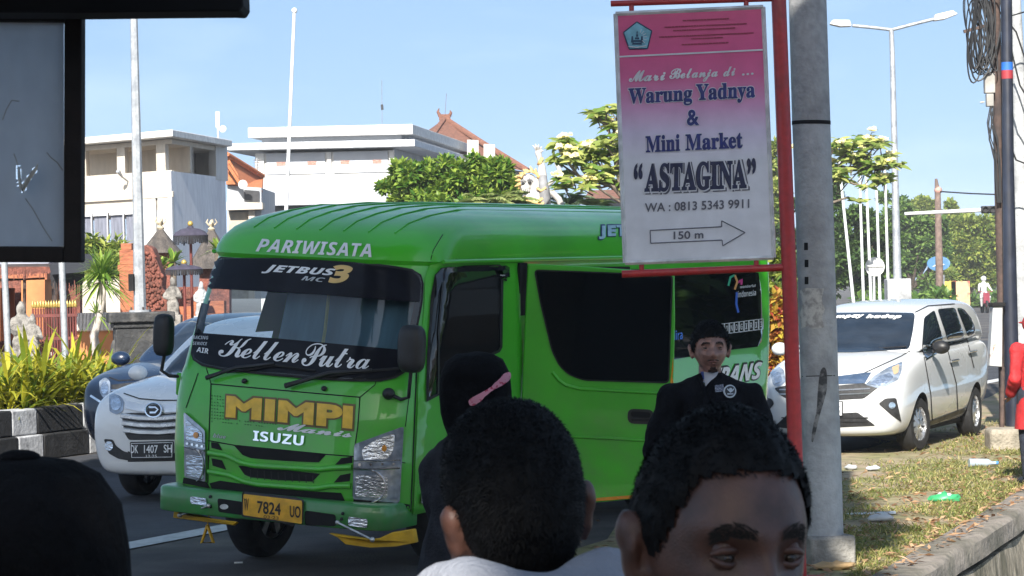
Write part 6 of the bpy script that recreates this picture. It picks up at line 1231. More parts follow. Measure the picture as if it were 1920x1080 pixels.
# gate pillar
t, q = tb('gate_pillar', 'tall stepped orange brick gate pillar with carved dark red wing, behind the galvanised pole', 'gate pillar', 262)
top = W(240, 457, TY).z - .3
for x0, x1, z0, z1, m in ((228, 262, 0, .45, M_brick), (231, 262, .45, .55, M_carv), (232, 258, .55, top - .5, M_brick), (229, 262, top - .5, top - .38, M_brick), (233, 260, top - .38, top - .12, M_brick), (236, 256, top - .12, top, M_brick)):
    a = W(x0, 600, TY).x - q.x; b_ = W(x1, 600, TY).x - q.x; MB().box(((a + b_) / 2, 0, (z0 + z1) / 2), (b_ - a, .8, z1 - z0)).build('brick_course', m, t, bevel=.01)
prof = [(262, 470), (272, 458), (285, 464), (292, 480), (298, 500), (305, 520), (303, 540), (312, 548), (314, 565), (312, 620), (258, 620)]
MB().prism([W(x, y, TY + .1) - q for x, y in prof], (0, .6, 0)).build('carved_wing', M_carv, t, 30, bevel=.03); rng = random.Random(8); b = MB()
for i in range(220): x = rng.uniform(262, 305); y = rng.uniform(470, 600); b.ball(W(x, y, TY + .08) - q, rng.uniform(.015, .045), 6, 4) if inpoly((x, y), prof) else 0
b.build('carving', M_carv, t, 60)
# orange wall with pale ridged coping
t, q = tb('orange_wall', 'low orange rendered wall with pale ridged coping behind the dracaena trunk', 'wall', 175, 44)
a = W(142, 600, 44).x - q.x; c_ = W(236, 600, 44).x - q.x; h0 = W(175, 620, 44).z - .3; h1 = W(175, 590, 44).z - .3
MB().box(((a + c_) / 2, .2, h0 / 2), (c_ - a, .35, h0)).build('wall_body', M_ora, t, bevel=.01); b = MB()
for i in range(14): x = a + (c_ - a) * (i + .5) / 14; b.tube([Vector((x, -.06, h0)), Vector((x, .05, h1)), Vector((x, .4, h1))], .035, 6)
b.box(((a + c_) / 2, .2, (h0 + h1) / 2 + .0), (c_ - a, .3, h1 - h0)); b.build('coping', M_oral, t, 40)
# orange shrine block with pillar and dark roof
t, q = tb('orange_pavilion', 'orange pavilion wall with a dark doorway beyond the white guardian statues', 'pavilion', 40, 50)
def q5(x, y, Y=50): return W(x, y, Y) - q
for pts, m, nm in (([(40, 522), (84, 520), (84, 640), (40, 640)], M_ora, 'wall'), ([(-120, 530), (0, 526), (0, 640), (-120, 640)], M_ora, 'wall'), ([(0, 522), (40, 522), (40, 540), (0, 540)], M_carv, 'lintel'), ([(-120, 520), (88, 512), (88, 524), (-120, 532)], M_brick, 'cornice')): MB().prism([q5(*p) for p in pts], (0, 1.5, 0)).build(nm, m, t, 0)
MB().prism([q5(-120, 500, 52), q5(150, 498, 52), q5(150, 660, 52), q5(-120, 660, 52)], (0, .3, 0)).build('back_wall', M_carv, t, 0)
# awning with fringe
t, q = tb('fringed_awning', 'black awning with a ragged fringe and pale top, spread over the temple entrance', 'awning', 60, 45)
b = MB(); b.prism([W(-150, 498, 45) - q, W(90, 494, 45) - q, W(110, 500, 46.5) - q, W(-150, 506, 46.5) - q], (0, 1.2, .15)); b.build('canopy', mat('pale cloth', (.40, .40, .46), .9), t, 0); rng = random.Random(1); b = MB()
for i in range(70):
    x = -60 + i * 2.3; l = rng.uniform(8, 26); b.prism([W(x, 500, 44.9) - q, W(x + 2, 500, 44.9) - q, W(x + 2 - rng.uniform(0, 1.5), 500 + l, 44.9) - q, W(x, 500 + l * .9, 44.9) - q], (0, .02, 0))
b.build('fringe', M_carv, t, 0); b = MB()
for x in (-40, 46, 100): b.tube([W(x, 500, 45.5) - q, W(x, 660, 45.5) - q], .03, 6)
b.build('awning_pole', M_rust, t, 60)
t, q = tb('dark_awning', 'second black awning on thin poles between fringed awning and dracaena crown', 'awning', 130, 43)
MB().prism([W(92, 497, 43) - q, W(150, 496, 43) - q, W(158, 510, 42) - q, W(96, 515, 42) - q], (0, 1.6, .2)).build('canopy', mat('black cloth', (.02, .02, .024), .9), t, 0); b = MB()
for i in range(40): x = 94 + i * 1.6; l = rng.uniform(14, 48); b.prism([W(x, 510, 42.5) - q, W(x + 1.6, 510, 42.5) - q, W(x + 1.2, 510 + l, 42.5) - q, W(x, 508 + l, 42.5) - q], (0, .02, 0))
b.build('hanging_cloth', MATS['black cloth'], t, 0); MB().tube([W(104, 505, 43) - q, W(104, 680, 43) - q], .03, 6).build('awning_pole', M_rust, t, 60)
# iron gate with gold finials
t, q = tb('iron_fence', 'dark red iron fence with golden finials in front of the temple entrance', 'fence', 105, 42)
M_iron = mat('dark red iron', (.12, .025, .02), .6, var=.2); M_gold = mat('gold paint', (.42, .30, .08), rough=.35, metal=.3, var=.2, scale=30); b = MB(); g_ = MB(); ya, yb = W(105, 578, 42).z - .3, 0
for i in range(17):
    x = W(62 + i * 5.0, 600, 42).x - q.x; b.tube([Vector((x, 0, 0)), Vector((x, 0, ya))], .016, 6); g_.lathe([(.001, 0), (.03, .03), (.022, .08), (.001, .14)], (x, 0, ya), 6)
for zz in (.25, ya - .12, ya - .5): b.box(((W(102, 600, 42).x - q.x), 0, zz), (W(145, 600, 42).x - W(58, 600, 42).x, .04, .05))
b.build('bars', M_iron, t, 60); g_.build('finials', M_gold, t, 60)
# statues
M_stat = mat('white statue stone', (.25, .235, .215), rough=.95, col2=(.09, .085, .08), lo=.44, hi=.66, scale=9, var=.2, bump=.8)
def statue(nm, lab, x, y0, y1, Y, z0=.3, m=M_stat):
    q = W(x, y1, Y); h = W(x, y0, Y).z - q.z; t = thing(nm, lab, 'statue', (q.x, q.y, z0)); o_ = q.z - z0; s_ = h
    mb = MB(); V3 = lambda a, b_, c: Vector((a * s_, b_ * s_, o_ + c * s_))
    limb(mb, [V3(0, 0, .0), V3(0, 0, .25), V3(.01, 0, .5), V3(0, 0, .68)], [.17 * s_, .15 * s_, .14 * s_, .13 * s_]); mb.ball(V3(0, -.02, .83), (.09 * s_, .1 * s_, .11 * s_), 12, 8); mb.tube([V3(0, 0, .9), V3(0, 0, 1.0)], [.09 * s_, .03 * s_], 8)
    limb(mb, [V3(-.13, 0, .66), V3(-.22, -.06, .48), V3(-.10, -.16, .42)], [.06 * s_, .05 * s_, .04 * s_]); limb(mb, [V3(.13, 0, .66), V3(.21, -.06, .46), V3(.12, -.18, .5)], [.06 * s_, .05 * s_, .04 * s_]); limb(mb, [V3(.08, -.1, .3), V3(.1, -.16, .0)], [.08 * s_, .06 * s_]); limb(mb, [V3(-.08, -.1, .3), V3(-.1, -.12, .0)], [.08 * s_, .06 * s_])
    o = remesh(mb.build('figure', m, t, 0), max(.014, .022 * s_), 2)
    for v in o.data.vertices: v.co += v.normal * noise.noise(v.co * (9 / s_)) * .03 * s_
    if o_ > .02: MB().box((0, 0, o_ / 2), (.45 * s_, .45 * s_, o_)).build('pedestal', m, t, bevel=.02)
    return t
statue('guardian_statue', 'taller white stone guardian statue standing upright beside the smaller one', 42, 565, 668, 41); statue('guardian_statue', 'smaller white statue crouching in front of the dark red iron fence', 62, 588, 672, 40)
statue('stone_figure', 'white stone figure on a plinth by the carved brick gate pillar', 325, 520, 590, 44); statue('stone_carving', 'weathered grey stone carving beside the parasol pole', 378, 528, 592, 47, m=M_conc)
# parasols
M_para = mat('purple black cloth', (.045, .040, .065), rough=.85, var=.2, scale=12)
def parasol(lab, x, y, wd, ht, Y, fr_):
    q = W(x, y, Y); t = thing('ceremonial_parasol', lab, 'parasol', (q.x, q.y, .3)); zt = q.z - .3; r = wd / 2 / S(Y); h = ht / S(Y)
    MB().lathe([(.001, zt + h * .1), (r * .16, zt + h * .06), (r * .2, zt - h * .05), (r * .55, zt - h * .12), (r * .85, zt - h * .30), (r, zt - h * .52), (r * .98, zt - h * .56), (r * .6, zt - h * .22), (.001, zt - h * .14)], (0, 0, 0), 24, cap=False).build('canopy', M_para, t, 40)
    b = MB(); rng = random.Random(int(x))
    for i in range(48):
        a = 2 * math.pi * i / 48; d = Vector((math.cos(a), math.sin(a), 0)); e = Vector((-d.y, d.x, 0)) * r * .06; p = d * r * .98 + Vector((0, 0, zt - h * .52)); l = h * fr_ * rng.uniform(.7, 1.1); b.add([p - e, p + e, p + e * .8 - Vector((0, 0, l)), p - e * .8 - Vector((0, 0, l))], [(0, 1, 2, 3)])
    b.build('fringe', MATS['black cloth'], t, 0); MB().tube([Vector((0, 0, 0)), Vector((0, 0, zt + h * .2))], .025, 8).build('pole', M_iron, t, 60); MB().ball((0, 0, zt + h * .22), .05, 8, 6).build('finial', M_gold, t, 60)
parasol('dark purple ceremonial parasol with a hanging fringe, opened before the thatched roofs', 357, 426, 66, 30, 44, .55); parasol('flat dark parasol with wide black fringe below the higher purple one', 345, 496, 72, 18, 43, .6)
# thatched shrine roofs
M_that = mat('black thatch', (.055, .048, .045), rough=1, col2=(.10, .085, .075), scale=8, var=.3, bump=1, bscale=40, stretch=(1, 1, .15))
def thatch(lab, x, ytop, yb, w0, Y):
    q = W(x, yb, Y); t = thing('thatched_shrine', lab, 'shrine', (q.x, q.y, .3)); zb = q.z - .3; zt = W(x, ytop, Y).z - .3; r = w0 / 2 / S(Y); rings = []
    for f, k in ((0, 1), (-.06, .97), (.0, .9), (.35, .62), (.75, .30), (1, .12)):
        zz = zb + (zt - zb) * f; rr = r * k * 1.25; rings.append([Vector((rr * math.copysign(abs(math.cos(a)) ** .6, math.cos(a)), rr * math.copysign(abs(math.sin(a)) ** .6, math.sin(a)), zz)) for a in [2 * math.pi * i / 24 for i in range(24)]])
    MB().loft(rings[1:]).build('thatch_roof', M_that, t, 50); MB().box((0, 0, zb / 2), (r * 1.1, r * 1.1, zb)).build('shrine_body', M_carv, t); b = MB(); b.lathe([(.06, 0), (.09, .05), (.04, .10), (.07, .16), (.015, .26)], (0, 0, zt - .02), 10)
    for k in range(5): a = k * 1.256; b.tube([Vector((.05 * math.cos(a), .05 * math.sin(a), zt + .1)), Vector((.13 * math.cos(a), .13 * math.sin(a), zt + .18)), Vector((.09 * math.cos(a), .09 * math.sin(a), zt + .26))], [.016, .016, .006], 5)
    b.build('roof_finial', mat('weathered gilt', (.42, .36, .26), .6, var=.3, scale=20), t, 50)
thatch('shrine with domed black thatch and golden crown finial, nearest the galvanised pole', 302, 430, 472, 66, 55); thatch('shrine with pointed black thatch behind the purple parasol', 398, 432, 500, 80, 58)
t, q = tb('brick_steps', 'low stepped orange brick terrace below the parasols, seen past the black pedestal', 'terrace', 350, 47)
for k, (x0, x1, y0) in enumerate(((318, 420, 590), (330, 420, 575), (362, 420, 566))): MB().prism([W(x0, y0, 47 + k * .4) - q, W(x1, y0 - 2, 47 + k * .4) - q, W(x1, 700, 47 + k * .4) - q, W(x0, 700, 47 + k * .4) - q], (0, .4, 0)).build('brick_step', M_brick, t, 0)
MB().prism([W(270, 540, 49) - q, W(430, 536, 49) - q, W(430, 700, 49) - q, W(270, 700, 49) - q], (0, .4, 0)).build('terrace_wall', M_carv, t, 0)
for x, y, lab in ((306, 442, 'slim dark tower lamp post beside the thatched shrine'),): pass
# white demon statue on a pedestal behind the minibus
ZY = 52.0; q = W(1000, 385, ZY); dm = thing('demon_statue', 'white temple statue with bulging eyes, golden crown and one raised hand', 'statue', (q.x, q.y, 0)); o_ = Vector((q.x, q.y, 0))
M_dw = mat('white statue paint', (.44, .42, .40), rough=.6, var=.1, scale=8); M_dg = mat('grey statue paint', (.22, .22, .23), .7, var=.2); M_dgold = mat('statue gold', (.60, .40, .16), .5, var=.25, scale=20)
def z3(x, y, d=0.): return W(x, y, ZY - d) - o_
mb = MB(); limb(mb, [z3(1004, 470), z3(1005, 420), z3(1007, 388), z3(1010, 362), z3(1010, 348)], [.34, .32, .28, .25, .16], 16); limb(mb, [z3(1012, 350), z3(1017, 330), z3(1016, 312), z3(1012, 296), z3(1009, 286)], [.11, .10, .075, .06, .07])
mb.ball(z3(992, 344), (.17, .19, .20), 18, 12); mb.ball(z3(986, 352, .15), (.11, .12, .09), 12, 8); mb.ball(z3(996, 374, .1), (.2, .2, .2), 12, 8)
for dx, dy, dz in ((-11, -14, 0), (-6, -17, .1), (1, -16, .05), (8, -12, 0), (11, -4, 0)): mb.tube([z3(1009, 286), z3(1009 + dx * .6, 286 + dy * .7, dz), z3(1009 + dx, 286 + dy, dz)], [.032, .026, .012], 6)
limb(mb, [z3(1020, 352), z3(1034, 342), z3(1044, 330), z3(1049, 319), z3(1044, 309), z3(1042, 303), z3(1049, 300)], [.04, .045, .05, .05, .045, .045, .035]); limb(mb, [z3(1020, 360), z3(1036, 362), z3(1048, 374), z3(1056, 395)], [.06, .07, .07, .06])
remesh(mb.build('figure', M_dw, dm, 0), .016, 2)
for x, y in ((993, 342), (981, 344)): e = MB().ball(z3(x, y, .17), (.055, .05, .05), 12, 8).build('eye', M_dw, dm, 60); MB().ball(z3(x, y, .212), .038, 8, 6).build('pupil', M_black, e, 60); MB().tube([z3(x - 5, y - 4, .2), z3(x, y - 7, .22), z3(x + 5, y - 4, .2)], .018, 5).build('brow', M_dg, e, 60)
MB().tube([z3(979, 357, .26), z3(985, 360, .28), z3(992, 357, .24)], .035, 6).build('mouth', M_dg, dm, 60); b = MB()
for x in (980, 984, 988, 992): b.tube([z3(x, 355, .30), z3(x - .5, 360, .31)], [.014, .004], 5)
b.build('fangs', M_dw, dm, 60); rng = random.Random(12); cw = MB()
for i in range(34):                                                    # flame-like hair all round the head
    t = R(-20 + 235 * i / 33); rr = rng.uniform(20, 31); x0, y0 = 993 + 17 * math.cos(t), 342 - 19 * math.sin(t); x1, y1 = 993 + rr * math.cos(t + .15), 342 - rr * math.sin(t + .15); d0 = rng.uniform(-.12, .14); cw.tube([z3(x0, y0, d0), z3((x0 + x1) / 2 + 1.5, (y0 + y1) / 2, d0), z3(x1, y1, d0 - .03)], [.05, .035, .008], 6)
cw.build('gilded_hair', M_dgold, dm, 60); MB().tube([z3(1010, 301), z3(1016, 304)], .095, 10).build('bracelet', M_dgold, dm, 60); cw = MB()
for pts, r in (([(982, 368), (990, 378), (1004, 380), (1018, 372)], .035), ([(980, 376), (990, 386), (1006, 388), (1020, 380)], .03), ([(1006, 352), (1014, 358), (1024, 352)], .03)): cw.tube([z3(x, y, .30) for x, y in pts], r, 6)
for i in range(10): cw.ball(z3(984 + i * 3.8, 382 + 3 * math.sin(i), .30), .03, 6, 4)
cw.build('necklace', M_dgold, dm, 60); MB().tube([z3(1017, 332, .06), z3(1019, 352, .2), z3(1022, 372, .22), z3(1016, 388, .22)], [.09, .11, .12, .06], 10).build('sash', M_dg, dm, 60)
MB().box((0, 0, 1.3), (1.3, 1.3, 2.6)).build('pedestal', M_lava, dm, bevel=.05)
# white gate post near the croton
t, q = tb('gate_post', 'small white masonry gate post between the minibus tail and the silver car', 'post', 1453, 40, 0); zt = W(1453, 668, 40).z; MB().box((0, 0, zt / 2), (.26, .26, zt)).build('shaft', M_wh2, t, bevel=.01); MB().box((0, 0, zt + .04), (.34, .34, .08)).build('cap', M_wh2, t, bevel=.01)
# ================================================================ trees and plants
def leafmat(n, c, c2, tr=.35):
    if n in MATS: return MATS[n]
    m = bpy.data.materials.new(n); m.use_nodes = True; N = m.node_tree.nodes; L = m.node_tree.links; b = N['Principled BSDF']; b.inputs['Roughness'].default_value = .5; b.inputs['Specular IOR Level'].default_value = .35
    g = N.new('ShaderNodeNewGeometry'); r = N.new('ShaderNodeValToRGB'); e = r.color_ramp.elements; e[0].color = tuple(c) + (1,); e[1].color = tuple(c2) + (1,); e[0].position = .1; L.new(g.outputs['Random Per Island'], r.inputs[0]); L.new(r.outputs[0], b.inputs['Base Color'])
    t = N.new('ShaderNodeBsdfTranslucent'); L.new(r.outputs[0], t.inputs[0]); mx = N.new('ShaderNodeMixShader'); mx.inputs[0].default_value = tr; o = N['Material Output']; L.new(b.outputs[0], mx.inputs[1]); L.new(t.outputs[0], mx.inputs[2]); L.new(mx.outputs[0], o.inputs[0]); MATS[n] = m; return m
M_bark = mat('grey bark', (.16, .13, .10), rough=1, var=.3, scale=12, bump=1); M_barkd = mat('dark bark', (.06, .045, .035), rough=1, var=.3, scale=12, bump=1)
def leaf(mb, p, d, l, w_, up_, fold=.2, seg=1):
    d = d.normalized(); s_ = d.cross(up_); s_ = s_.normalized() if s_.length > 1e-4 else Vector((1, 0, 0)); n = s_.cross(d); o = len(mb.v)
    if seg == 1:
        mb.v += [tuple(p), tuple(p + d * l * .5 + s_ * w_ / 2 + n * l * .06), tuple(p + d * l), tuple(p + d * l * .5 - s_ * w_ / 2 + n * l * .06)]; mb.f += [(o, o + 1, o + 2, o + 3)]; mb.m += [0]
    else:                       # arching strap leaf
        for i in range(seg + 1):
            t = i / seg; q = p + d * l * t + Vector((0, 0, -1)) * l * fold * t * t; ww = w_ * (.55 + .9 * t * (1 - t) * 2) * (1 - t ** 3) / 2 + .0004; mb.v += [tuple(q - s_ * ww), tuple(q + s_ * ww)]
        for i in range(seg): mb.f.append((o + 2 * i, o + 2 * i + 1, o + 2 * i + 3, o + 2 * i + 2)); mb.m.append(0)
def leafmesh(name, mb, m, par):
    me = bpy.data.meshes.new(name); me.from_pydata(mb.v, [], mb.f); me.materials.append(m); return finish(name, me, par, 0, fixn=False)
def crowntree(name, lab, base, blobs, nleaf, ll, lw, m, trunk_r, seed, bark=None, grp=None, cat='tree', limbs=5):
    """blobs: list of (centre, radii) relative to base"""
    rng = random.Random(seed); t = thing(name, lab, cat, base, group=grp); mb = MB(); vol = [b[1][0] * b[1][1] * b[1][2] for b in blobs]; tot = sum(vol) ** 1.0
    clumps = []
    for (c, r), v in zip(blobs, vol):
        nc = max(4, int(40 * (v / tot) ** .8 * len(blobs) ** .3))
        for _ in range(nc):
            d = Vector((rng.gauss(0, 1), rng.gauss(0, 1), rng.gauss(0, 1))).normalized() * (rng.random() ** .4); kk = rng.uniform(.16, .44); d = d * (1.28 if rng.random() < .25 and kk < .3 else 1); clumps.append((Vector(c) + Vector((d.x * r[0], d.y * r[1], d.z * r[2])), min(r) * kk))
    for i in range(nleaf):
        c, r = clumps[rng.randrange(len(clumps))]; d = Vector((rng.gauss(0, 1), rng.gauss(0, 1), rng.gauss(0, .8))); d = d.normalized() * r * rng.random() ** .35
        p = c + d; od = (d.normalized() * .7 + Vector((rng.gauss(0, .5), rng.gauss(0, .5), rng.gauss(-.1, .5)))); s_ = rng.uniform(.65, 1.3); leaf(mb, p, od, ll * s_, lw * s_, Vector((rng.gauss(0, .5), rng.gauss(0, .5), 1)))
    leafmesh('crown', mb, m, t); tb_ = MB(); c0 = sum((Vector(b[0]) for b in blobs), Vector()) / len(blobs)
    fork = Vector((c0.x * .5, c0.y * .5, max(.3, min(b[0][2] - b[1][2] * .7 for b in blobs)))); tb_.tube([Vector((0, 0, -.1)), fork * .5 + Vector((rng.gauss(0, .05), 0, 0)), fork], [trunk_r, trunk_r * .8, trunk_r * .7], 10)
    for c, r in clumps[::max(1, len(clumps) // (limbs * 3))]: md = fork.lerp(c, .55) + Vector((rng.gauss(0, .1), rng.gauss(0, .1), .1)) * min(1, r); tb_.tube([fork, md, c], [trunk_r * .5, trunk_r * .3, trunk_r * .08], 6)
    tb_.build('trunk', bark or M_barkd, t, 60); return t
LF1 = leafmat('bright leaf', (.05, .14, .015), (.30, .40, .06)); LF2 = leafmat('mid leaf', (.05, .12, .025), (.20, .31, .07)); LF3 = leafmat('olive leaf', (.10, .17, .025), (.36, .40, .08)); LFD = leafmat('dark leaf', (.035, .08, .02), (.11, .19, .045)); LFY = leafmat('yellow green strap leaf', (.13, .20, .02), (.52, .46, .04), .4); LFR = leafmat('croton leaf', (.30, .05, .03), (.50, .40, .05)); LFP = leafmat('pale palm leaf', (.18, .26, .07), (.46, .48, .2)); LFF = leafmat('frangipani leaf', (.12, .22, .03), (.50, .52, .16), .45); LFS = leafmat('spiky leaf', (.10, .20, .03), (.30, .42, .08))
def base_at(x, Y, z=0.): q = W(x, 500, Y); q.z = z; return q
def blobpx(lst, base, Y):
    o = []
    for x, y, rx, ry in lst: c = W(x, y, Y) - base; k = 1 / S(Y); o.append(((c.x, c.y, c.z), (rx * k, rx * k * .9, ry * k)))
    return o
# leafy tree behind the roof of the minibus
b0 = base_at(840, 55); crowntree('leafy_tree', 'dense bright green broadleaf tree rising behind the minibus roof before the white building', b0, blobpx([(770, 345, 45, 40), (820, 340, 45, 42), (870, 330, 40, 40), (905, 345, 40, 48), (945, 340, 32, 40), (840, 390, 110, 40), (765, 320, 22, 20), (915, 310, 30, 22), (728, 350, 16, 8)], b0, 55), 15000, .17, .085, LF1, .16, 11)
b0 = base_at(945, 58); crowntree('hedge_tree', 'darker green shrub beside the white painted statue, its top level with the roof', b0, blobpx([(940, 370, 40, 40), (980, 385, 40, 30)], b0, 58), 4500, .17, .09, LF2, .1, 12)
# palms: feathery fronds
def palm(lab, base, crown, nf, ln, seed, m=LFP, cat='palm', tr=.1, droop=.6, lw=.05):
    rng = random.Random(seed); t = thing('palm', lab, cat, base); fr_ = MB(); tb_ = MB(); tb_.tube([Vector((0, 0, 0)), crown * .5, crown], [tr * 1.2, tr, tr * .8], 10); tb_.build('trunk', M_bark, t, 60)
    for k in range(nf):
        a = 2 * math.pi * k / nf + rng.uniform(-.2, .2); el_ = rng.uniform(.15, 1.2); d = Vector((math.cos(a) * math.cos(el_), math.sin(a) * math.cos(el_), math.sin(el_))); pts = [crown + d * ln * s_ + Vector((0, 0, -droop * ln * s_ * s_)) for s_ in [i / 14 for i in range(15)]]
        for i in range(1, 15):
            dd = (pts[i] - pts[i - 1]).normalized(); sd = dd.cross(Vector((0, 0, 1))).normalized(); l = ln * .32 * math.sin(min(1, i / 14 * 1.05) * math.pi * .85 + .25)
            for sg_ in (-1, 1):
                for q in (0, .5): leaf(fr_, pts[i - 1].lerp(pts[i], q), sd * sg_ + dd * .6 + Vector((0, 0, -.35)), l * rng.uniform(.85, 1.1), lw, Vector((0, 0, 1)))
        fr_.tube([pts[0], pts[7], pts[14]], .012, 4, cap=False)
    leafmesh('fronds', fr_, m, t); return t
b0 = base_at(905, 50); palm('feathery palm with drooping pale fronds in front of the leafy tree', b0, W(905, 395, 50) - b0, 18, 1.0, 3, LFP)
b0 = base_at(958, 51); palm('feathery palm close by the demon statue with arching yellow green fronds', b0, W(955, 385, 51) - b0, 18, .9, 4, LFP)
b0 = base_at(1062, 54); palm('tall spreading palm with stiff fronds behind the statue tail', b0, W(1062, 390, 54) - b0, 20, 1.0, 5, leafmat('blue green palm', (.06, .11, .05), (.2, .26, .14)))
b0 = base_at(1110, 52); palm('pale yellowish palm under the frangipani branches', b0, W(1115, 400, 52) - b0, 18, .85, 6, LFP)
# frangipani trees
def frangipani(lab, base, Y, twigs, seed, flowers=.6, leaves=15, ll=.32):
    """twigs: pixel polylines from the trunk to tips; rosettes of leaves and flowers at tips"""
    rng = random.Random(seed); t = thing('frangipani_tree', lab, 'tree', base); tb_ = MB(); lf_ = MB(); fl = MB()
    for pts, r0 in twigs:
        dz = rng.uniform(-.5, .5); P = [W(x, y, Y + dz * i / max(1, len(pts) - 1)) - base for i, (x, y) in enumerate(pts)]; tb_.tube(P, [r0 * (1 - .55 * i / (len(P) - 1)) for i in range(len(P))], 7)
        tip = P[-1]; d = (P[-1] - P[-2]).normalized(); has = rng.random()
        for k in range(leaves if has > .12 else 3):
            a = 2 * math.pi * k / leaves + rng.uniform(-.3, .3); v = Vector((math.cos(a), math.sin(a), rng.uniform(-.25, .55))); leaf(lf_, tip + d * rng.uniform(-.12, .05), v, ll * rng.uniform(.6, 1.15), ll * .32, Vector((rng.gauss(0, 1), rng.gauss(-.8, .6), 1)), .25, 3)
        if rng.random() < flowers:
            for k in range(7):
                c = tip + Vector((rng.gauss(0, .055), rng.gauss(0, .055) - .05, .04 + rng.uniform(0, .07)))
                for q in range(5): a = q * 1.257 + rng.random(); leaf(fl, c, Vector((math.cos(a), math.sin(a) * .7 - .2, math.sin(a) * .6)), .070, .05, Vector((0, -1, .3)))
    tb_.build('branches', M_bark, t, 60); leafmesh('leaves', lf_, LFF, t); leafmesh('blossoms', fl, leafmat('cream flower', (.75, .62, .18), (.85, .82, .6), .3), t); return t
b0 = base_at(1215, 50); rng = random.Random(21)
tw = [([(1215, 520), (1205, 430), (1172, 375), (1150, 345), (1120, 325), (1095, 312), (1078, 290)], .085), ([(1172, 375), (1150, 350), (1118, 340), (1085, 330), (1062, 300), (1050, 282)], .05), ([(1150, 345), (1142, 310), (1135, 280), (1120, 262)], .045), ([(1165, 360), (1155, 310), (1148, 270), (1140, 240), (1118, 215)], .045), ([(1140, 240), (1136, 222), (1140, 203)], .03), ([(1148, 262), (1156, 225), (1160, 200)], .03), ([(1120, 325), (1112, 300), (1104, 275)], .035), ([(1135, 300), (1120, 285), (1098, 270)], .03), ([(1085, 330), (1066, 318), (1042, 300)], .03), ([(1095, 312), (1085, 296), (1068, 268)], .03), ([(1150, 330), (1160, 300), (1166, 262)], .04), ([(1205, 430), (1230, 380), (1240, 300), (1225, 240)], .07), ([(1150, 345), (1128, 352), (1105, 340)], .03), ([(1165, 380), (1140, 365), (1118, 350), (1092, 352)], .03), ([(1142, 310), (1126, 300), (1112, 288)], .03), ([(1155, 300), (1145, 285), (1132, 268)], .03), ([(1230, 380), (1270, 330), (1290, 280)], .05), ([(1205, 430), (1180, 400), (1160, 300), (1176, 250)], .05)]
for k in range(9): x = 1062 + k * 12; tw.append(([(x + 18, 300 + (k % 3) * 14), (x + 8, 288 + (k % 3) * 12), (x, 262 + (k * 37 % 40))], .022))
for k in range(34):
    x = rng.uniform(1040, 1172); y = rng.uniform(205, 345) if x > 1105 else rng.uniform(262, 350); tw.append(([(x + rng.uniform(4, 20), y + rng.uniform(18, 34)), (x + rng.uniform(0, 8), y + 10), (x, y)], .016))
frangipani('frangipani tree with grey twigs and yellow flowers beside the sign edge', b0, 50, tw, 5, .30)
b0 = base_at(1538, 60); tw = [([(1538, 520), (1530, 420), (1545, 350), (1570, 318), (1610, 312), (1650, 318), (1690, 308)], .07), ([(1545, 350), (1575, 330), (1600, 345), (1630, 350)], .04), ([(1530, 420), (1560, 380), (1590, 370), (1612, 378)], .04), ([(1545, 350), (1552, 300), (1572, 262)], .05), ([(1570, 318), (1590, 285), (1606, 258)], .035), ([(1530, 420), (1500, 350), (1490, 280)], .05), ([(1610, 312), (1628, 290), (1640, 274)], .03), ([(1650, 318), (1662, 300), (1668, 292)], .025)]
for k in range(46):
    x = rng.uniform(1556, 1668); y = rng.uniform(246, 340) + max(0, (x - 1640) * .9); y = min(y, 335); tw.append(([(x - rng.uniform(2, 18), y + rng.uniform(16, 34)), (x - rng.uniform(0, 8), y + 9), (x, y)], .017))
frangipani('frangipani tree with pale flowers arching over the row of white flagpoles', b0, 60, tw, 9, .28, 15, .34)
# roadside trees in the distance, right of the concrete pole
for x, Y, bl_, n, lf, sd, lab in (
    (1600, 92, [(1575, 420, 40, 70), (1610, 440, 45, 60), (1650, 470, 40, 55), (1590, 500, 60, 50), (1560, 380, 30, 40)], 5200, LFD, 31, 'dark green tree filling the gap behind the white flagpoles'),
    (1720, 130, [(1690, 420, 40, 50), (1720, 440, 40, 55), (1750, 450, 35, 55), (1700, 500, 50, 45), (1665, 460, 25, 60), (1640, 520, 40, 40)], 4600, LF2, 32, 'mid green tree standing behind the double lamp post'),
    (1745, 175, [(1735, 400, 36, 28), (1780, 410, 32, 25), (1760, 440, 50, 40), (1710, 400, 22, 20)], 3600, LF3, 33, 'taller thin-topped tree crossed by the traffic light arm'),
    (1815, 150, [(1790, 470, 45, 45), (1830, 460, 45, 48), (1855, 490, 30, 40), (1800, 510, 60, 30), (1865, 440, 16, 40)], 5200, LF3, 34, 'olive green rounded tree beside the dark utility poles'),
    (1905, 170, [(1890, 450, 40, 60), (1930, 440, 50, 70), (1900, 520, 60, 30)], 2500, LFD, 35, 'dark tree mostly hidden behind the utility poles'),
    (1500, 100, [(1470, 430, 40, 80), (1510, 440, 40, 70), (1490, 520, 50, 50)], 2600, LFD, 36, 'dark tree between the red post and the concrete pole'),
    (1450, 90, [(1440, 360, 30, 60), (1455, 300, 14, 40)], 1500, LFF, 37, 'pale leafed tree edge showing between the sign and the red post')):
    b0 = base_at(x, Y); crowntree('roadside_tree', lab, b0, blobpx(bl_, b0, Y), int(n * 4), .0021 * Y, .0012 * Y, lf, .0016 * Y, sd, grp=None)
# low greenery under them
for x, Y, lab in ((1700, 85, 'low green hedge at the foot of the double lamp post'), (1840, 140, 'low clipped hedge along the far road bend')):
    b0 = base_at(x, Y); crowntree('hedge', lab, b0, blobpx([(x - 60, 575, 50, 22), (x, 570, 50, 22), (x + 50, 572, 45, 20)], b0, Y), 1800, .0035 * Y, .002 * Y, LF2, .05, int(x), cat='hedge')
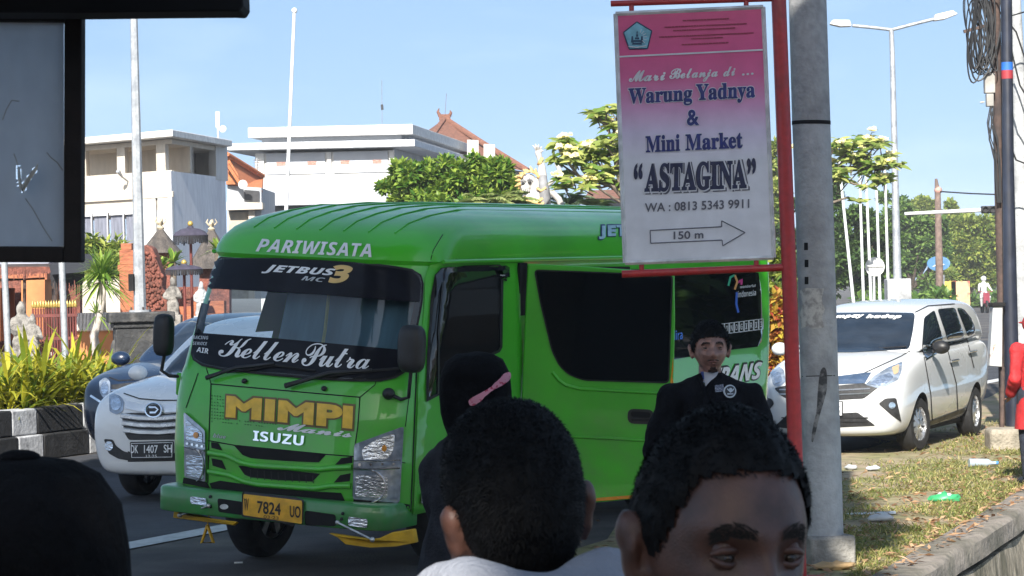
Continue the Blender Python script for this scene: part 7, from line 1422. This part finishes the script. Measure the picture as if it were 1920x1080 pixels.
# croton shrub
b0 = base_at(1455, 34); crowntree('croton_shrub', 'croton shrub with red and yellow leaves beside the tail of the minibus', b0, blobpx([(1455, 600, 18, 26), (1452, 635, 18, 24), (1465, 570, 14, 20), (1458, 670, 18, 30)], b0, 34), 900, .15, .06, LFR, .03, 41, cat='shrub')
b0 = base_at(1465, 40); crowntree('young_tree', 'thin pale trunked young tree with yellow green leaves behind the croton', b0, blobpx([(1450, 560, 16, 30), (1470, 520, 18, 30), (1440, 530, 12, 20), (1462, 480, 14, 20)], b0, 40), 700, .17, .07, LF3, .05, 42)
# shrub and palm-like plants in the temple court
b0 = base_at(195, 60, .3); crowntree('flowering_shrub', 'tall yellow green shrub below the curtained windows of the cream house', b0, blobpx([(180, 470, 30, 24), (215, 475, 26, 26), (160, 480, 26, 26), (195, 500, 45, 26)], b0, 60), 1900, .22, .09, LF3, .08, 43, cat='shrub')
# spiky dracaena with pale crooked trunk
DYY = 38.0; b0 = base_at(182, DYY, .45); t = thing('dracaena', 'spiky leafed dracaena on a pale crooked trunk beside the black stone pedestal', 'plant', b0); P = [Vector((0, 0, -.0))] + [W(x, y, DYY) - b0 for x, y in ((181, 660), (176, 630), (184, 600), (191, 570), (193, 545), (190, 525))]
MB().tube(P, [.085, .07, .065, .06, .05, .05, .045], 10).build('trunk', mat('pale bark', (.45, .40, .36), rough=.95, var=.2, scale=16, bump=.6), t, 60); lf_ = MB(); rng = random.Random(6)
for (hx_, hy_), n, ln in (((190, 528), 150, .62), ((193, 505), 90, .55), ((182, 590), 26, .3)):
    c = W(hx_, hy_, DYY) - b0
    for k in range(n): a = rng.uniform(0, 6.283); e = rng.uniform(-.55, 1.35); leaf(lf_, c, Vector((math.cos(a) * math.cos(e), math.sin(a) * math.cos(e), math.sin(e))), ln * rng.uniform(.7, 1.15), .034, Vector((0, 0, 1)), rng.uniform(.1, .45), 4)
leafmesh('leaves', lf_, LFS, t)
def agave(lab, x, y, Y, n, ln, sd, wd=.09):
    b0 = base_at(x, Y, .3); t = thing('agave', lab, 'plant', b0); c = W(x, y, Y) - b0; rng = random.Random(sd); lf_ = MB()
    for k in range(n): a = rng.uniform(0, 6.283); e = rng.uniform(-.2, 1.3); leaf(lf_, c, Vector((math.cos(a) * math.cos(e), math.sin(a) * math.cos(e), math.sin(e))), ln * rng.uniform(.7, 1.1), wd, Vector((0, 0, 1)), .25, 3)
    leafmesh('leaves', lf_, LF1, t); MB().tube([Vector((0, 0, 0)), c], .06, 8).build('stem', M_bark, t, 60)
agave('leafy rosette plant with broad green leaves between the two parasols', 325, 492, 50, 40, .42, 2); agave('small green rosette plant near the thatched shrine roof', 303, 500, 48, 30, .32, 3); agave('green rosette plant tucked against the minibus roof edge', 408, 470, 52, 30, .40, 4)
# yellow green strap-leaf plants crowding the median bed
protos = []
def mplant(sd):
    rng = random.Random(sd); mb = MB()
    for s_ in range(rng.randint(3, 5)):
        bx_, by_ = rng.gauss(0, .10), rng.gauss(0, .08); ht = rng.uniform(.05, .38)
        for k in range(rng.randint(22, 30)): a = rng.uniform(0, 6.283); e = rng.uniform(.25, 1.4); z = ht * rng.uniform(.1, 1); leaf(mb, Vector((bx_, by_, z)), Vector((math.cos(a) * math.cos(e), math.sin(a) * math.cos(e), math.sin(e))), rng.uniform(.28, .60), rng.uniform(.022, .042), Vector((0, 0, 1)), rng.uniform(.25, .7), 4)
    return mb
pm = [leafmesh('strap_plant', mplant(50 + i), LFY, None) for i in range(6)]
rng = random.Random(77); first = [True] * 6; cnt = 0
for row in range(4):
    for i in range(34):
        s_ = -9 + i * .62 + rng.uniform(-.12, .12); t_ = 7.15 + row * .5 + rng.uniform(-.1, .1); p = RD(s_, t_, .44); X = p.x / p.y * FPX + 960
        if X < -70 or X > 215 + row * 12: continue
        k = rng.randrange(6)
        if first[k]: o = pm[k]; first[k] = False
        else: o = pm[k].copy(); COL.objects.link(o)
        o.location = p; o.rotation_euler = (0, 0, rng.uniform(0, 6.28)); o.scale = (rng.uniform(1.25, 1.7),) * 3; cnt += 1
        tag(o, 'yellow green strap-leafed plant in the crowded row growing behind the black and white kerb', 'plant', 'strap-leafed plants crowding the median bed')
for k in range(6):
    if first[k]: bpy.data.objects.remove(pm[k])
# spreading shade trees on the median, off to the west: their shade covers the minibus and the crowd
def shade(lab, base, blobs, n, sd):
    return crowntree('rain_tree', lab, base, blobs, n, .66, .46, LFD, .45, sd, limbs=9)
# ================================================================ shade, grass, litter
SHADE = [((-3.0, 5.6), 3.7, 9.0, 13000, (-5.0, 5.6), 'spreading rain tree overhanging the minibus from the near verge'), ((-2.9, 12.8), 3.9, 9.0, 11000, (-5.4, 11.8), 'rain tree on the verge just before the minibus'), ((-1.8, -6.0), 5.0, 9.2, 14000, (-5, -5.5), 'second spreading rain tree behind the waiting crowd'),
         ((14.5, 36), 5.0, 3.6, 11000, (14.5, 36), 'unseen broad tree added beyond the ditch to darken window reflections'), ((22.5, 47), 7, 5, 11000, (22.5, 47), 'second unseen broad tree added past the ditch to darken window reflections'), ((12, 27), 4, 3.6, 7000, (12, 27), 'unseen round tree added by the ditch to darken window reflections')]  # these three unseen trees are added to put dark foliage in window reflections
for i, ((x, y), r, z, n, bs_, lab) in enumerate(SHADE):
    base = Vector((bs_[0], bs_[1], 0)); c = Vector((x, y, z)) - base; f = 1.4 if i < 3 else r * .7
    shade(lab, base, ([((-.7 - base.x, 1.8 - base.y, 9.0), (1.4, 1.4, .9))] if i == 0 else []) + [((c.x, c.y, c.z), (r, r * .92, f)), ((c.x - r * .3, c.y, c.z + 1), (r * .7, r * .7, f)), ((c.x + r * .4, c.y + 1, c.z + .4), (r * .55, r * .6, f * .8))], n, 60 + i)
# grass on the verge: one mass nobody could count
rng = random.Random(15); gm = MB(); LFG = leafmat('verge grass', (.12, .17, .03), (.46, .40, .17), .3)
def visible(p):
    X = p.x / p.y * FPX + 960; return 900 < X < 2000
n = 0; tries = 0
while n < 24000 and tries < 300000:
    tries += 1; s_ = rng.uniform(-.5, 22); t_ = .02 + abs(rng.gauss(0, 1.1)); p = WDp(s_, t_, .004)
    if not visible(p) or t_ > 3.1: continue
    if noise.noise(Vector((s_ * .9, t_ * 1.6, 3))) < -.12 + max(0, (t_ - 1.5) * .35): continue
    a = rng.uniform(0, 6.283); e = rng.uniform(.0, 1.0); leaf(gm, p, Vector((math.cos(a) * math.cos(e), math.sin(a) * math.cos(e), math.sin(e))), rng.uniform(.03, .085), .010, Vector((0, 0, 1))); n += 1
kind(leafmesh('grass', gm, LFG, None), 'stuff')
lm = MB(); LFL = leafmat('dry leaf', (.20, .10, .05), (.50, .33, .19), .15)
for i in range(4200):
    s_ = rng.uniform(-.5, 22); t_ = -.2 + abs(rng.gauss(0, 1.1)); p = WDp(s_, t_, .012 + (.09 if t_ < .03 else 0))
    if not visible(p): continue
    a = rng.uniform(0, 6.283); leaf(lm, p, Vector((math.cos(a), math.sin(a), rng.uniform(-.05, .4))), rng.uniform(.03, .11), rng.uniform(.01, .04), Vector((rng.gauss(0, .4), rng.gauss(0, .4), 1)))
kind(leafmesh('fallen_leaves', lm, LFL, None), 'stuff')
def litter(nm, lab, cat, x, y, build):
    q = G(x, y); t = thing(nm, lab, cat, (q.x, q.y, .012)); build(t)
def crumple(nm, m, rx, ry, rz, sd, par):
    o = MB().ball((0, 0, rz * .8), (rx, ry, rz), 16, 10).build(nm, m, par, 30)
    for v in o.data.vertices: v.co += v.co.normalized() * noise.noise(v.co * 22 + Vector((sd, 0, 0))) * rx * .32
litter('plastic_wrapper', 'crumpled green and white snack wrapper lying on the grass by the wall coping', 'litter', 1772, 944, lambda t: (crumple('green_part', mat('green foil', (.05, .35, .14), .4), .14, .08, .04, 1, t), crumple('white_part', mat('white foil', (.6, .6, .6), .5), .07, .06, .045, 2, t)))
litter('plastic_bottle', 'crushed clear bluish plastic bottle lying on the grass near the concrete block', 'litter', 1842, 878, lambda t: (MB().tube([(-.13, 0, .045), (.06, .02, .04), (.10, .03, .035), (.14, .035, .035)], [.042, .038, .018, .016], 12).build('bottle', mat('cloudy plastic', (.40, .48, .55), .2, coat=.5), t, 60), MB().tube([(.14, .035, .035), (.165, .038, .035)], .018, 10).build('bottle_cap', mat('blue cap', (.05, .2, .5), .4), t, 40)))
litter('paper_scrap', 'flat white paper strip on the grass near the concrete pole foot', 'litter', 1632, 966, lambda t: (MB().prism([(-.2, -.05, 0), (.2, -.06, 0), (.21, .05, .01), (-.19, .06, 0)], (0, 0, .004))  .build('paper', M_grey_l, t, 0),))
litter('paper_scrap', 'crumpled white tissue on the grass just below the flat paper strip', 'litter', 1652, 980, lambda t: crumple('tissue', M_grey_l, .11, .05, .03, 5, t))
litter('dry_leaf', 'large curled tan leaf lying at the foot of the concrete pole', 'leaf', 1563, 1070, lambda t: crumple('blade', mat('tan leaf', (.45, .30, .15), .8, var=.2), .15, .07, .025, 3, t))
litter('pebble', 'dark flat stone on the bare dirt before the silver car', 'stone', 1595, 882, lambda t: crumple('stone', M_conc, .07, .05, .025, 9, t))
litter('pebble', 'pale bluish stone on the bare dirt beside the darker flat one', 'stone', 1637, 884, lambda t: crumple('stone', M_lgr, .07, .05, .025, 11, t))
litter('cigarette_end', 'tiny white scrap on the asphalt in front of the front wheel of the minibus', 'litter', 447, 1060, lambda t: (MB().tube([(-.03, 0, .006), (.03, .01, .006)], .006, 8).build('stub', M_white_l, t, 60),))

# unseen row of shops, added behind the camera to darken reflections in the glass
sh0 = Vector((-14, -13, 0)); shp = thing('added_shop_row', 'long unseen shop row added behind the waiting crowd to darken window reflections', 'building', sh0); M_sw = mat('shop wall', (.20, .18, .16), rough=.9, var=.2, scale=1)
MB().box((16, -3, 3.2), (44, 6, 6.4)).build('wall', M_sw, shp); MB().box((16, .9, 3.15), (44, 1.9, .12)).build('awning', M_dark, shp); MB().box((16, -3, 6.5), (44.6, 6.6, .2)).build('roof', M_roofb, shp)
for i in range(10):
    x = -4 + i * 4.4; d_ = MB().box((x, .03, 1.35), (2.6, .08, 2.5)).build('shopfront', M_drk, shp); MB().box((x, .09, 2.7), (2.8, .06, .5)).build('fascia', (M_red, M_nsteel, M_wh2)[i % 3], shp); MB().box((x, .03, 4.8), (1.6, .08, 1.3)).build('window', M_cglass, shp)
# ---------------------------------------------------------------- thin morning haze filling the air of the whole place
hm = bpy.data.materials.new('morning haze'); hm.use_nodes = True; N = hm.node_tree.nodes; L = hm.node_tree.links; N.remove(N['Principled BSDF']); pv = N.new('ShaderNodeVolumePrincipled'); pv.inputs['Color'].default_value = (.92, .95, 1, 1); pv.inputs['Density'].default_value = .0006
L.new(pv.outputs[0], N['Material Output'].inputs['Volume'])
hb = MB().box((120, 180, 12), (1600, 1600, 30)); ho = hb.build('haze', hm, None, 0); kind(ho, 'stuff')
